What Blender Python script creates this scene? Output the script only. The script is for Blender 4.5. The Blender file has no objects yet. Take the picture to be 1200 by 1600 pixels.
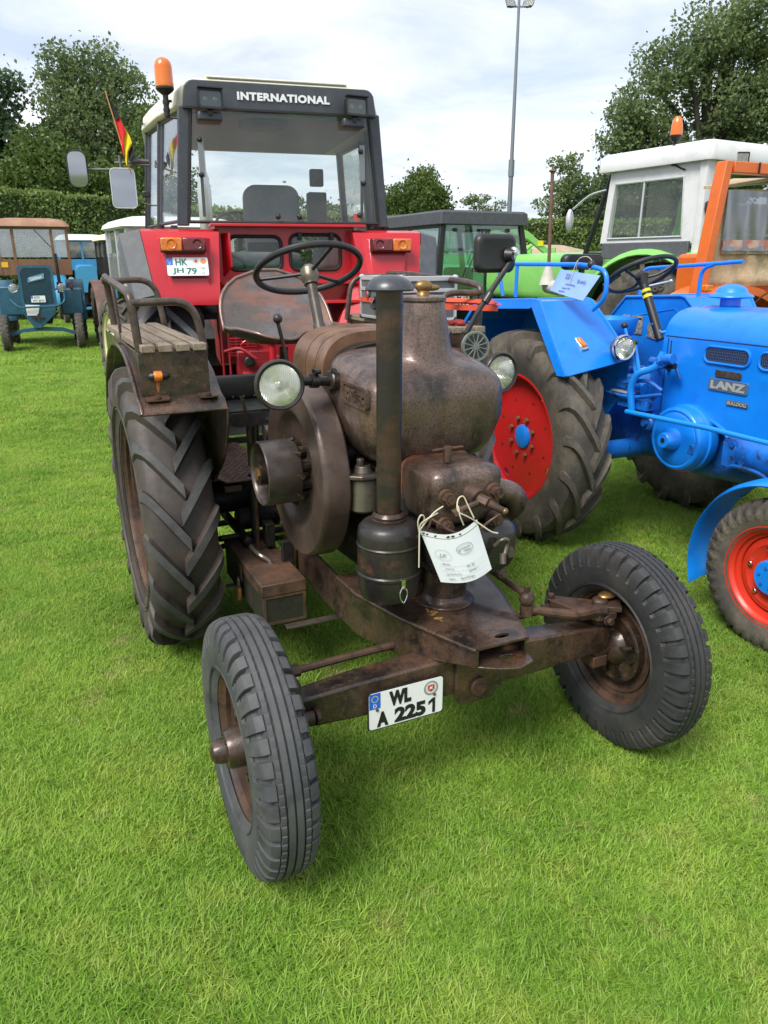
import bpy, bmesh, math, random
import numpy as np
from mathutils import Vector, Matrix

random.seed(7); RNG = np.random.default_rng(7)
R = math.radians
SC = bpy.context.scene
COL = SC.collection

# ---------------------------------------------------------------- camera
cam_d = bpy.data.cameras.new('camera')
cam_d.sensor_fit = 'VERTICAL'; cam_d.sensor_height = 24.0
cam_d.lens = 24.0 * 1165 / 1600
cam_d.clip_start = 0.05; cam_d.clip_end = 2000
cam = bpy.data.objects.new('camera', cam_d); COL.objects.link(cam)
cam.matrix_world = (Matrix.Translation((0, 0, 1.65)) @ Matrix.Rotation(R(90 - 18.55), 4, 'X') @ Matrix.Rotation(R(-0.2), 4, 'Z'))
SC.camera = cam

# ---------------------------------------------------------------- world: bright veiled sky with cloud sheets
SUN_EL, SUN_AZ = 52.0, 215.0      # azimuth clockwise from +Y (north): behind and left of the camera
w = bpy.data.worlds.new('World'); SC.world = w; w.use_nodes = True
nt = w.node_tree; N = nt.nodes; Lk = nt.links
for n in list(N): N.remove(n)
out = N.new('ShaderNodeOutputWorld'); bg = N.new('ShaderNodeBackground')
sky = N.new('ShaderNodeTexSky'); sky.sky_type = 'NISHITA'; sky.sun_disc = False
sky.sun_elevation = R(SUN_EL); sky.sun_rotation = R(SUN_AZ); sky.air_density = 1.0; sky.dust_density = 1.5
tc = N.new('ShaderNodeTexCoord')
sep = N.new('ShaderNodeSeparateXYZ'); Lk.new(tc.outputs['Generated'], sep.inputs[0])
# project the view direction on a cloud plane: (x, y) / (z + 0.12)
ad = N.new('ShaderNodeMath'); ad.operation = 'MAXIMUM'; ad.inputs[1].default_value = 0.0; Lk.new(sep.outputs['Z'], ad.inputs[0])
ad2 = N.new('ShaderNodeMath'); ad2.operation = 'ADD'; ad2.inputs[1].default_value = 0.14; Lk.new(ad.outputs[0], ad2.inputs[0])
dx = N.new('ShaderNodeMath'); dx.operation = 'DIVIDE'; Lk.new(sep.outputs['X'], dx.inputs[0]); Lk.new(ad2.outputs[0], dx.inputs[1])
dy = N.new('ShaderNodeMath'); dy.operation = 'DIVIDE'; Lk.new(sep.outputs['Y'], dy.inputs[0]); Lk.new(ad2.outputs[0], dy.inputs[1])
cmb = N.new('ShaderNodeCombineXYZ'); Lk.new(dx.outputs[0], cmb.inputs[0]); Lk.new(dy.outputs[0], cmb.inputs[1])
n1 = N.new('ShaderNodeTexNoise'); n1.inputs['Scale'].default_value = 0.75; n1.inputs['Detail'].default_value = 6; n1.inputs['Roughness'].default_value = .55
n1.inputs['Distortion'].default_value = .5
Lk.new(cmb.outputs[0], n1.inputs['Vector'])
r1 = N.new('ShaderNodeValToRGB'); r1.color_ramp.elements[0].position = .36; r1.color_ramp.elements[1].position = .56
r1.color_ramp.elements[0].color = (.70, .70, .70, 1); r1.color_ramp.elements[1].color = (1, 1, 1, 1)
Lk.new(n1.outputs['Fac'], r1.inputs[0])
n2 = N.new('ShaderNodeTexNoise'); n2.inputs['Scale'].default_value = 1.3; n2.inputs['Detail'].default_value = 7; n2.inputs['Roughness'].default_value = .6
n2.inputs['Distortion'].default_value = .3
mp = N.new('ShaderNodeMapping'); mp.inputs['Location'].default_value = (3.1, 7.7, 0); Lk.new(cmb.outputs[0], mp.inputs[0]); Lk.new(mp.outputs[0], n2.inputs['Vector'])
r2 = N.new('ShaderNodeValToRGB'); r2.color_ramp.elements[0].position = .36; r2.color_ramp.elements[1].position = .64
r2.color_ramp.elements[0].color = (3.4, 3.85, 4.6, 1); r2.color_ramp.elements[1].color = (5.5, 5.65, 5.95, 1)
Lk.new(n2.outputs['Fac'], r2.inputs[0])
mx = N.new('ShaderNodeMix'); mx.data_type = 'RGBA'
Lk.new(r1.outputs[0], mx.inputs[0]); Lk.new(sky.outputs[0], mx.inputs[6]); Lk.new(r2.outputs[0], mx.inputs[7])
Lk.new(mx.outputs[2], bg.inputs['Color']); bg.inputs['Strength'].default_value = 0.1
Lk.new(bg.outputs[0], out.inputs[0])

# ---------------------------------------------------------------- sun behind thin cloud
sd = bpy.data.lights.new('sun', 'SUN'); sd.energy = 2.1; sd.angle = R(26); sd.color = (1, .96, .9)
sun = bpy.data.objects.new('sun', sd); COL.objects.link(sun)
az = R(SUN_AZ); d = Vector((math.sin(az) * math.cos(R(SUN_EL)), math.cos(az) * math.cos(R(SUN_EL)), math.sin(R(SUN_EL))))
sun.rotation_euler = d.to_track_quat('Z', 'Y').to_euler(); sun.location = (0, 0, 30)

SC.view_settings.view_transform = 'Standard'; SC.view_settings.look = 'None'
SC.view_settings.exposure = 1.12; SC.view_settings.gamma = 1.0; SC.view_settings.use_curve_mapping = False
try:
    SC.cycles.max_bounces = 8; SC.cycles.transparent_max_bounces = 16; SC.cycles.glossy_bounces = 4; SC.cycles.diffuse_bounces = 3
    SC.cycles.transmission_bounces = 6
except Exception: pass

# ================================================================ helpers
def V(*a): return Vector(a)

class M:
    """collects vertices and faces for ONE mesh"""
    def __init__(s): s.v = []; s.f = []; s.mi = []; s.cur = 0
    def add(s, vs, fs):
        b = len(s.v); s.v += [tuple(q) for q in vs]; s.f += [tuple(b + i for i in f) for f in fs]; s.mi += [s.cur] * len(fs); return s
    def box(s, c, d, rot=None, top=(1, 1)):
        hx, hy, hz = d[0] / 2, d[1] / 2, d[2] / 2; tx, ty = top
        q = [V(x * hx * (tx if z > 0 else 1), y * hy * (ty if z > 0 else 1), z * hz) for z in (-1, 1) for y in (-1, 1) for x in (-1, 1)]
        if rot is not None: q = [rot @ p for p in q]
        q = [p + V(*c) for p in q]
        return s.add(q, [(0, 2, 3, 1), (4, 5, 7, 6), (0, 1, 5, 4), (2, 6, 7, 3), (0, 4, 6, 2), (1, 3, 7, 5)])
    def lathe(s, prof, o=(0, 0, 0), ax=(1, 0, 0), n=48, a0=0., a1=2 * math.pi):
        ax = V(*ax).normalized(); u, w_ = basis(ax); o = V(*o); full = abs(a1 - a0 - 2 * math.pi) < 1e-6
        m = n if full else n + 1; vs = []
        for r, h in prof:
            for i in range(m):
                a = a0 + (a1 - a0) * i / n; vs.append(o + ax * h + (u * math.cos(a) + w_ * math.sin(a)) * r)
        fs = []
        for j in range(len(prof) - 1):
            for i in range(n):
                k = (i + 1) % m if full else i + 1
                fs.append((j * m + i, j * m + k, (j + 1) * m + k, (j + 1) * m + i))
        return s.add(vs, fs)
    def cyl(s, p0, p1, r0, r1=None, n=20, ch=0.0):
        p0 = V(*p0); p1 = V(*p1); r1 = r0 if r1 is None else r1; L = (p1 - p0).length
        if L < 1e-7: return s
        pr = [(0, 0), (r0 - ch, 0)] + ([(r0, ch)] if ch else []) + ([(r1, L - ch)] if ch else []) + [(r1 - ch, L), (0, L)]
        return s.lathe(pr, p0, (p1 - p0) / L, n)
    def tube(s, pts, r, n=8, k=5, closed=False, rs=None):
        pts = [V(*p) for p in pts]
        if k > 1 and len(pts) > 2: pts = catmull(pts, k, closed)
        m = len(pts)
        if rs: rr = [rs[0] + (rs[1] - rs[0]) * i / (m - 1) for i in range(m)]
        else: rr = [r] * m
        vs = []; u = None
        for i, p in enumerate(pts):
            a = pts[i - 1] if (i > 0 or closed) else p; b = pts[(i + 1) % m] if (i < m - 1 or closed) else p
            t = (b - a).normalized()
            if u is None: u, w_ = basis(t)
            else:
                u = (u - t * u.dot(t)).normalized(); w_ = t.cross(u)
            vs += [p + (u * math.cos(2 * math.pi * j / n) + w_ * math.sin(2 * math.pi * j / n)) * rr[i] for j in range(n)]
        fs = []
        for i in range(m if closed else m - 1):
            i2 = (i + 1) % m
            for j in range(n): fs.append((i * n + j, i * n + (j + 1) % n, i2 * n + (j + 1) % n, i2 * n + j))
        if not closed: fs += [tuple(range(n - 1, -1, -1)), tuple((m - 1) * n + j for j in range(n))]
        return s.add(vs, fs)
    def loft(s, rings, cap=True, closed=True):
        n = len(rings[0]); vs = [p for r_ in rings for p in r_]; fs = []
        for i in range(len(rings) - 1):
            for j in range(n if closed else n - 1):
                k = (j + 1) % n; fs.append((i * n + j, i * n + k, (i + 1) * n + k, (i + 1) * n + j))
        if cap: fs += [tuple(range(n - 1, -1, -1)), tuple((len(rings) - 1) * n + j for j in range(n))]
        return s.add(vs, fs)
    def prism(s, poly, vec):
        vec = V(*vec); a = [V(*p) for p in poly]; b = [p + vec for p in a]; n = len(a)
        return s.add(a + b, [tuple(range(n - 1, -1, -1)), tuple(range(n, 2 * n))] + [(i, (i + 1) % n, n + (i + 1) % n, n + i) for i in range(n)])
    def sphere(s, c, r, n=16, sc=(1, 1, 1), rot=None):
        vs = []; m = n // 2 + 1
        for j in range(m):
            t = math.pi * j / (m - 1)
            for i in range(n):
                a = 2 * math.pi * i / n
                p = V(math.sin(t) * math.cos(a) * sc[0], math.sin(t) * math.sin(a) * sc[1], math.cos(t) * sc[2]) * r
                if rot is not None: p = rot @ p
                vs.append(p + V(*c))
        fs = [(j * n + i, (j + 1) * n + i, (j + 1) * n + (i + 1) % n, j * n + (i + 1) % n) for j in range(m - 1) for i in range(n)]
        return s.add(vs, fs)
    def bolt(s, p, ax, r=.01, h=.008, washer=True):
        p = V(*p); ax = V(*ax).normalized()
        if washer: s.cyl(p, p + ax * h * .3, r * 1.35, n=14)
        s.cyl(p + ax * h * .3, p + ax * h * 1.3, r, r * .97, n=6)
        return s
    def holed(s, outline, holes, vec):
        """plate with real holes: outline and holes are 3D loops in one plane"""
        b = bmesh.new(); vec = V(*vec); loops = []
        for lp in [outline] + holes:
            vs = [b.verts.new(V(*p)) for p in lp]; loops.append(vs)
            for i in range(len(vs)): b.edges.new((vs[i], vs[(i + 1) % len(vs)]))
        bmesh.ops.triangle_fill(b, edges=b.edges[:], use_beauty=True, use_dissolve=False)
        b.verts.index_update()
        n = len(b.verts); vs = [v.co.copy() for v in b.verts]; fs = [tuple(v.index for v in f.verts) for f in b.faces]
        al = vs + [q + vec for q in vs]; ff = [f[::-1] for f in fs] + [tuple(i + n for i in f) for f in fs]
        st = 0
        for lp in loops:
            k = len(lp); ff += [(st + i, st + (i + 1) % k, n + st + (i + 1) % k, n + st + i) for i in range(k)]; st += k
        b.free(); return s.add(al, ff)
    def xf(s, mt):
        s.v = [tuple(mt @ V(*q)) for q in s.v]; return s

def basis(t):
    a = V(0, 0, 1) if abs(t.z) < .9 else V(0, 1, 0)
    u = a.cross(t).normalized(); return u, t.cross(u).normalized()

def catmull(p, k, closed=False):
    o = []; n = len(p); rng = n if closed else n - 1
    for i in range(rng):
        a = p[(i - 1) % n] if (closed or i > 0) else p[0] * 2 - p[1]
        b = p[i]; c = p[(i + 1) % n]; d_ = p[(i + 2) % n] if (closed or i + 2 < n) else p[-1] * 2 - p[-2]
        for j in range(k):
            t = j / k
            o.append(.5 * ((2 * b) + (c - a) * t + (2 * a - 5 * b + 4 * c - d_) * t * t + (3 * b - a - 3 * c + d_) * t ** 3))
    if not closed: o.append(p[-1])
    return o

def bent(pts, rad=.03, k=4):
    """polyline with rounded corners (for bent pipe)"""
    pts = [V(*p) for p in pts]; o = [pts[0]]
    for i in range(1, len(pts) - 1):
        a, b, c = pts[i - 1], pts[i], pts[i + 1]; r_ = min(rad, (a - b).length * .45, (c - b).length * .45)
        p = b + (a - b).normalized() * r_; q = b + (c - b).normalized() * r_
        for j in range(k + 1):
            t = j / k; o.append(p * (1 - t) ** 2 + b * 2 * t * (1 - t) + q * t * t)
    o.append(pts[-1]); return o

def rrect(hx, hy, r, n=5):
    o = []
    for cx_, cy_, a0 in ((hx - r, hy - r, 0), (-hx + r, hy - r, 90), (-hx + r, -hy + r, 180), (hx - r, -hy + r, 270)):
        for i in range(n + 1):
            a = R(a0 + 90 * i / n); o.append((cx_ + r * math.cos(a), cy_ + r * math.sin(a)))
    return o

def sup(hx, hy, p, n=48):
    o = []
    for i in range(n):
        a = 2 * math.pi * i / n; c, s_ = math.cos(a), math.sin(a)
        o.append((hx * math.copysign(abs(c) ** (2 / p), c), hy * math.copysign(abs(s_) ** (2 / p), s_)))
    return o

def mk(name, m, mats, parent=None, bev=0, ang=35, label=None, kind=None, weld=True, seg=2):
    me = bpy.data.meshes.new(name); me.from_pydata(m.v, [], m.f)
    mats = mats if isinstance(mats, (list, tuple)) else [mats]
    for q in mats: me.materials.append(q)
    if len(mats) > 1: me.polygons.foreach_set('material_index', m.mi)
    if weld:
        b = bmesh.new(); b.from_mesh(me); bmesh.ops.remove_doubles(b, verts=b.verts, dist=2e-5)
        bmesh.ops.recalc_face_normals(b, faces=b.faces); b.to_mesh(me); b.free()
    me.polygons.foreach_set('use_smooth', [True] * len(me.polygons))
    try: me.set_sharp_from_angle(angle=R(ang))
    except Exception: pass
    me.update()
    o = bpy.data.objects.new(name, me); COL.objects.link(o); o.parent = parent
    if bev:
        bm_ = o.modifiers.new('bevel', 'BEVEL'); bm_.width = bev; bm_.segments = seg; bm_.limit_method = 'ANGLE'; bm_.angle_limit = R(35)
        bm_.harden_normals = False
    if label: o['label'] = label
    if kind: o['kind'] = kind
    return o

def tag(o, label, cat, group=None):
    o['label'] = label; o['category'] = cat
    if group: o['group'] = group
    return o

def empty(name, parent=None, loc=(0, 0, 0), rz=0):
    o = bpy.data.objects.new(name, None); COL.objects.link(o); o.location = loc; o.rotation_euler = (0, 0, R(rz)); o.parent = parent
    o.empty_display_size = .1; return o

def thing(name, label, cat, loc=(0, 0, 0), rz=0, group=None): return tag(empty(name, None, loc, rz), label, cat, group)

def copy_tree(o, parent=None):
    c = o.copy(); COL.objects.link(c); c.parent = parent
    for ch in list(o.children): copy_tree(ch, c)
    return c

def text(name, s, mat_, parent, at, w=None, h=.1, x=(1, 0, 0), y=(0, 0, 1), ext=.0008, bold=0.0, space=1.0, align='CENTER', kind=None):
    """flat lettering; x = reading direction, y = up"""
    cu = bpy.data.curves.new(name, 'FONT'); cu.body = s; cu.size = 1; cu.extrude = 0; cu.offset = bold; cu.space_character = space
    cu.align_x = align; cu.align_y = 'CENTER'; cu.resolution_u = 3
    t = bpy.data.objects.new(name, cu); COL.objects.link(t)
    dg = bpy.context.evaluated_depsgraph_get(); me = bpy.data.meshes.new_from_object(t.evaluated_get(dg))
    bpy.data.objects.remove(t); bpy.data.curves.remove(cu)
    co = np.zeros(len(me.vertices) * 3); me.vertices.foreach_get('co', co); co = co.reshape(-1, 3)
    mn, mxx = co.min(0), co.max(0); sy = h / (mxx[1] - mn[1]); sx = (w / (mxx[0] - mn[0])) if w else sy
    ctr = (mn + mxx) / 2 if align == 'CENTER' else np.array([mn[0], (mn[1] + mxx[1]) / 2, 0])
    X = V(*x).normalized(); Y = V(*y).normalized(); Z = X.cross(Y)
    vs = [V(*at) + X * ((c[0] - ctr[0]) * sx) + Y * ((c[1] - ctr[1]) * sy) for c in co]
    fs = [tuple(p.vertices) for p in me.polygons]
    m = M(); n = len(vs)
    edge = {}
    for f in fs:
        for i in range(len(f)):
            e = (f[i], f[(i + 1) % len(f)]); edge[e] = edge.get(e, 0) + 1
    side = [(a, b, b + n, a + n) for (a, b) in edge if (b, a) not in edge]
    m.add(vs + [v + Z * ext for v in vs], [f[::-1] for f in fs] + [tuple(i + n for i in f) for f in fs] + side)
    bpy.data.meshes.remove(me)
    return mk(name, m, mat_, parent, kind=kind)

# ================================================================ materials
MATS = {}
def lin(h):
    """sRGB 0-255 triple to linear"""
    return tuple(((c / 255) / 12.92 if c / 255 <= .04045 else ((c / 255 + .055) / 1.055) ** 2.4) for c in h)

def mat(name, base, rough=.5, metal=0., layers=(), bump=(), rvar=None, coat=0., spec=.5, coord='Object', emit=None, sheen=0):
    if name in MATS: return MATS[name]
    m = bpy.data.materials.new(name); MATS[name] = m; m.use_nodes = True; nt = m.node_tree; N = nt.nodes; L = nt.links
    p = N['Principled BSDF']; p.inputs['Base Color'].default_value = (*base, 1); p.inputs['Roughness'].default_value = rough
    p.inputs['Metallic'].default_value = metal; p.inputs['Coat Weight'].default_value = coat; p.inputs['Specular IOR Level'].default_value = spec
    p.inputs['Coat Roughness'].default_value = .12
    if emit: p.inputs['Emission Color'].default_value = (*emit[0], 1); p.inputs['Emission Strength'].default_value = emit[1]
    if not (layers or bump or rvar): return m
    tc = N.new('ShaderNodeTexCoord'); vec = tc.outputs[coord]
    def noise(scale, det=5, ro=.6, st=None, seed=0):
        n = N.new('ShaderNodeTexNoise'); n.inputs['Scale'].default_value = scale; n.inputs['Detail'].default_value = det; n.inputs['Roughness'].default_value = ro
        mpn = N.new('ShaderNodeMapping'); mpn.inputs['Location'].default_value = (seed * 3.7, seed * 1.3, seed * 5.1)
        if st: mpn.inputs['Scale'].default_value = st
        L.new(vec, mpn.inputs[0]); L.new(mpn.outputs[0], n.inputs['Vector']); return n.outputs['Fac']
    def mr(x, lo, hi, a=0., b=1.):
        q = N.new('ShaderNodeMapRange'); q.inputs[1].default_value = lo; q.inputs[2].default_value = hi; q.inputs[3].default_value = a; q.inputs[4].default_value = b
        L.new(x, q.inputs[0]); return q.outputs[0]
    cur = None
    for i, ly in enumerate(layers):
        sc_, c2, lo, hi = ly[:4]; st = ly[4] if len(ly) > 4 else None; amt = ly[5] if len(ly) > 5 else 1.
        f = mr(noise(sc_, 6, .62, st, i + 1), lo, hi, 0, amt)
        x = N.new('ShaderNodeMix'); x.data_type = 'RGBA'; L.new(f, x.inputs[0])
        if cur is None: x.inputs[6].default_value = (*base, 1)
        else: L.new(cur, x.inputs[6])
        x.inputs[7].default_value = (*c2, 1); cur = x.outputs[2]
    if cur is not None: L.new(cur, p.inputs['Base Color'])
    if rvar: L.new(mr(noise(rvar[0], 5, .6, rvar[3] if len(rvar) > 3 else None, 9), .3, .7, rvar[1], rvar[2]), p.inputs['Roughness'])
    nrm = None
    for i, b_ in enumerate(bump):
        bp = N.new('ShaderNodeBump'); bp.inputs['Strength'].default_value = b_[1]; bp.inputs['Distance'].default_value = b_[2]
        L.new(noise(b_[0], 6, .6, b_[3] if len(b_) > 3 else None, 20 + i), bp.inputs['Height'])
        if nrm is not None: L.new(nrm, bp.inputs['Normal'])
        nrm = bp.outputs[0]
    if nrm is not None: L.new(nrm, p.inputs['Normal'])
    return m

def glass(name, tint=(.9, .95, .93), amount=.12, rough=.02, dirt=0.03):
    if name in MATS: return MATS[name]
    m = bpy.data.materials.new(name); MATS[name] = m; m.use_nodes = True; nt = m.node_tree; N = nt.nodes; L = nt.links
    for n in list(N): N.remove(n)
    o = N.new('ShaderNodeOutputMaterial'); t = N.new('ShaderNodeBsdfTransparent'); t.inputs[0].default_value = (*tint, 1)
    g = N.new('ShaderNodeBsdfGlossy'); g.inputs['Roughness'].default_value = rough; g.inputs[0].default_value = (.95, .97, 1, 1)
    lw_ = N.new('ShaderNodeLayerWeight'); lw_.inputs[0].default_value = .5; fr = N.new('ShaderNodeMath'); fr.operation = 'POWER'; fr.inputs[1].default_value = 4.0; L.new(lw_.outputs['Facing'], fr.inputs[0])
    a = N.new('ShaderNodeMath'); a.operation = 'ADD'; a.inputs[1].default_value = amount; L.new(fr.outputs[0], a.inputs[0])
    x = N.new('ShaderNodeMixShader'); L.new(a.outputs[0], x.inputs[0]); L.new(t.outputs[0], x.inputs[1]); L.new(g.outputs[0], x.inputs[2])
    df = N.new('ShaderNodeBsdfDiffuse'); df.inputs[0].default_value = (.45, .45, .42, 1)
    tc = N.new('ShaderNodeTexCoord'); n = N.new('ShaderNodeTexNoise'); n.inputs['Scale'].default_value = 6; n.inputs['Detail'].default_value = 6; L.new(tc.outputs['Object'], n.inputs['Vector'])
    q = N.new('ShaderNodeMapRange'); q.inputs[1].default_value = .35; q.inputs[2].default_value = .75; q.inputs[3].default_value = dirt * .3; q.inputs[4].default_value = dirt * 2; L.new(n.outputs[0], q.inputs[0])
    y = N.new('ShaderNodeMixShader'); L.new(q.outputs[0], y.inputs[0]); L.new(x.outputs[0], y.inputs[1]); L.new(df.outputs[0], y.inputs[2])
    L.new(y.outputs[0], o.inputs[0]); return m

patina = mat('oiled_rusty_steel', (.044, .028, .020), .36, .3, [(2.6, (.105, .060, .038), .40, .60), (7, (.20, .080, .032), .56, .74, None, .7), (13, (.010, .008, .007), .46, .64, None, .9), (45, (.16, .11, .08), .55, .72, None, .5), (150, (.012, .009, .008), .50, .64, None, .65)],
             [(12, .3, .005), (60, .35, .002), (220, .35, .001)], (9, .24, .60), coat=.4)
patina2 = mat('oiled_cast_iron', (.080, .051, .039), .36, .3, [(2.0, (.155, .100, .078), .40, .60), (5, (.20, .078, .034), .57, .75, (1, 1, .45), .7), (9, (.018, .012, .010), .45, .64, (1, 1, .6), .9), (60, (.19, .15, .128), .54, .72, None, .5), (170, (.018, .014, .012), .49, .64, None, .7)],
              [(7, .22, .007), (45, .4, .0025), (190, .5, .0012)], (8, .26, .56), coat=.4)
copper = mat('browned_copper_sheet', (.21, .115, .068), .32, .5, [(3, (.32, .19, .12), .4, .62), (9, (.055, .035, .026), .52, .74, None, .8), (60, (.26, .17, .11), .6, .8, None, .5)], [(60, .2, .001)], (8, .28, .5), coat=.1)
rust = mat('dark_rusty_steel', (.055, .032, .022), .46, .2, [(5, (.115, .058, .034), .42, .66), (22, (.022, .017, .015), .5, .68), (90, (.16, .1, .07), .6, .85, None, .5)], [(60, .4, .0015)], (9, .42, .7))
blackmet = mat('black_painted_steel', (.012, .011, .011), .30, .1, [(4, (.032, .024, .018), .45, .65, None, .9), (7, (.22, .06, .035), .60, .72, (1, 1, 1.6), .75), (40, (.010, .009, .009), .5, .66, None, .7), (60, (.012, .012, .012), .4, .8)], [(80, .15, .001)], (10, .25, .5), coat=.15)
chassis = mat('greasy_black_iron', (.02, .018, .017), .5, .3, [(14, (.06, .042, .03), .5, .75), (50, (.012, .011, .01), .4, .7)], [(40, .5, .003)], (12, .35, .7))
worn = mat('worn_bare_steel', (.12, .10, .085), .33, .65, [(6, (.20, .17, .14), .4, .7), (20, (.07, .05, .04), .5, .8)], [(90, .2, .001)], (9, .25, .5))
seatm = mat('worn_seat_steel', (.115, .098, .088), .42, .35, [(3.5, (.26, .12, .085), .47, .6, (1, 1, 3), .8), (9, (.19, .19, .21), .5, .7, (.6, 1, 1), .75), (24, (.05, .04, .04), .58, .78, None, .7), (50, (.2, .13, .1), .6, .8, None, .6)], [(50, .2, .001)], (12, .3, .55), coat=.15)
brass = mat('dull_brass', (.28, .17, .06), .4, .75, [(18, (.12, .07, .03), .45, .7)], [(50, .2, .001)])
bowl = mat('tarnished_nickel', (.22, .2, .15), .4, .7, [(9, (.1, .08, .055), .45, .7), (30, (.3, .27, .2), .55, .8)], [(70, .2, .001)])
rubber = mat('tyre_rubber', (.026, .027, .029), .58, 0, [(6, (.055, .050, .044), .48, .72), (14, (.10, .092, .07), .62, .8, None, .6), (60, (.05, .047, .045), .5, .8, None, .6)], [(180, .3, .0008), (20, .2, .002)], (15, .5, .75))
rubber_g = mat('grey_tyre_rubber', (.046, .049, .053), .64, 0, [(5, (.080, .080, .078), .42, .66), (11, (.022, .023, .025), .52, .7, None, .8), (60, (.045, .045, .046), .5, .8, None, .6), (14, (.11, .10, .07), .66, .85, None, .5)], [(180, .3, .0008)], (15, .55, .8))
rubber_d = mat('dusty_tyre_rubber', (.056, .050, .044), .74, 0, [(4, (.155, .132, .098), .42, .66), (40, (.04, .038, .036), .5, .75, None, .7)], [(120, .35, .001)], (15, .6, .85))
rubber_b = mat('dusty_brown_tyre_rubber', (.042, .034, .03), .66, 0, [(4, (.085, .064, .052), .42, .66), (30, (.028, .026, .026), .5, .75, None, .8), (90, (.075, .068, .06), .6, .8, None, .5)], [(150, .35, .001), (18, .25, .003)], (12, .48, .72))
lugtop = mat('worn_tyre_lug', (.058, .058, .06), .7, 0, [(30, (.088, .085, .08), .45, .75), (8, (.038, .036, .035), .5, .7)], [(160, .4, .001)])
blackplastic = mat('black_plastic', (.014, .014, .015), .42, 0, [(30, (.02, .02, .021), .4, .7)], [(200, .1, .0005)])
blackrub = mat('black_rubber_trim', (.012, .012, .013), .6)
chrome = mat('dull_chrome', (.62, .62, .6), .14, 1., [(12, (.4, .38, .35), .55, .8)])
alu = mat('brushed_aluminium', (.66, .67, .69), .34, .6, [(30, (.52, .53, .55), .5, .7, (1, 1, 8))])
greyabs = mat('grey_case_board', (.10, .104, .112), .5, 0, [(40, (.125, .13, .138), .4, .7)], [(220, .25, .0006)])
oldwood = mat('weathered_slat_wood', (.24, .19, .135), .75, 0, [(7, (.15, .105, .07), .42, .62, (6, .5, 6)), (30, (.30, .265, .215), .5, .7, (8, .6, 8), .8), (60, (.06, .045, .035), .62, .8, (9, .5, 9), .8)], [(40, .6, .003, (9, .6, 9))])
white = mat('white_plate', (.78, .78, .77), .35, 0, [(20, (.7, .7, .68), .5, .8, None, .5)])
black = mat('black_print', (.012, .012, .013), .45)
eublue = mat('blue_band', (.02, .12, .55), .4)
greenprint = mat('green_print', (.03, .16, .12), .45)
redprint = mat('red_print', (.55, .03, .03), .45)
greyprint = mat('grey_print', (.22, .24, .23), .5)
yellow = mat('yellow_tape', (.75, .7, .02), .5)
amber = mat('amber_lens', (.66, .16, .008), .2, 0, [(18, (.85, .30, .02), .5, .66), (60, (.35, .05, .004), .5, .7, None, .8)], coat=.6)
amber2 = mat('amber_beacon_lens', (.95, .28, .01), .15, 0, [(9, (.75, .14, .004), .4, .65)], coat=.8)
redlens = mat('red_lens', (.13, .006, .010), .18, 0, [(18, (.42, .02, .025), .52, .68), (60, (.06, .004, .006), .5, .7, None, .8)], coat=.7)
string = mat('cream_string', (.55, .5, .36), .8)
paper = mat('white_paper', (.78, .80, .83), .45, 0, [(4, (.72, .75, .8), .4, .7)], coat=.25)
bpaper = mat('blue_paper', (.30, .46, .80), .5, 0, [(5, (.24, .40, .75), .4, .7)], coat=.3)
winglass = glass('cab_glass', (.90, .93, .91), .03)
darkglass = glass('tinted_glass', (.62, .70, .66), .07)
greenglass = glass('green_tinted_glass', (.80, .91, .86), .10)
# ================================================================ wheels
def body_profile(Rb, w, rr, rimw):
    """cross-section (r, s) of a tyre carcass from bead to bead"""
    half = [(rr, rimw / 2), (rr + .012, rimw / 2 + .004), (rr + (Rb - rr) * .3, w * .47), (rr + (Rb - rr) * .55, w * .5), (rr + (Rb - rr) * .8, w * .47),
            (rr + (Rb - rr) * .93, w * .40), (rr + (Rb - rr) * .985, w * .26), (Rb, 0)]
    return [(r, -s_) for r, s_ in half] + [(r, s_) for r, s_ in half[-2::-1]]

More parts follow.
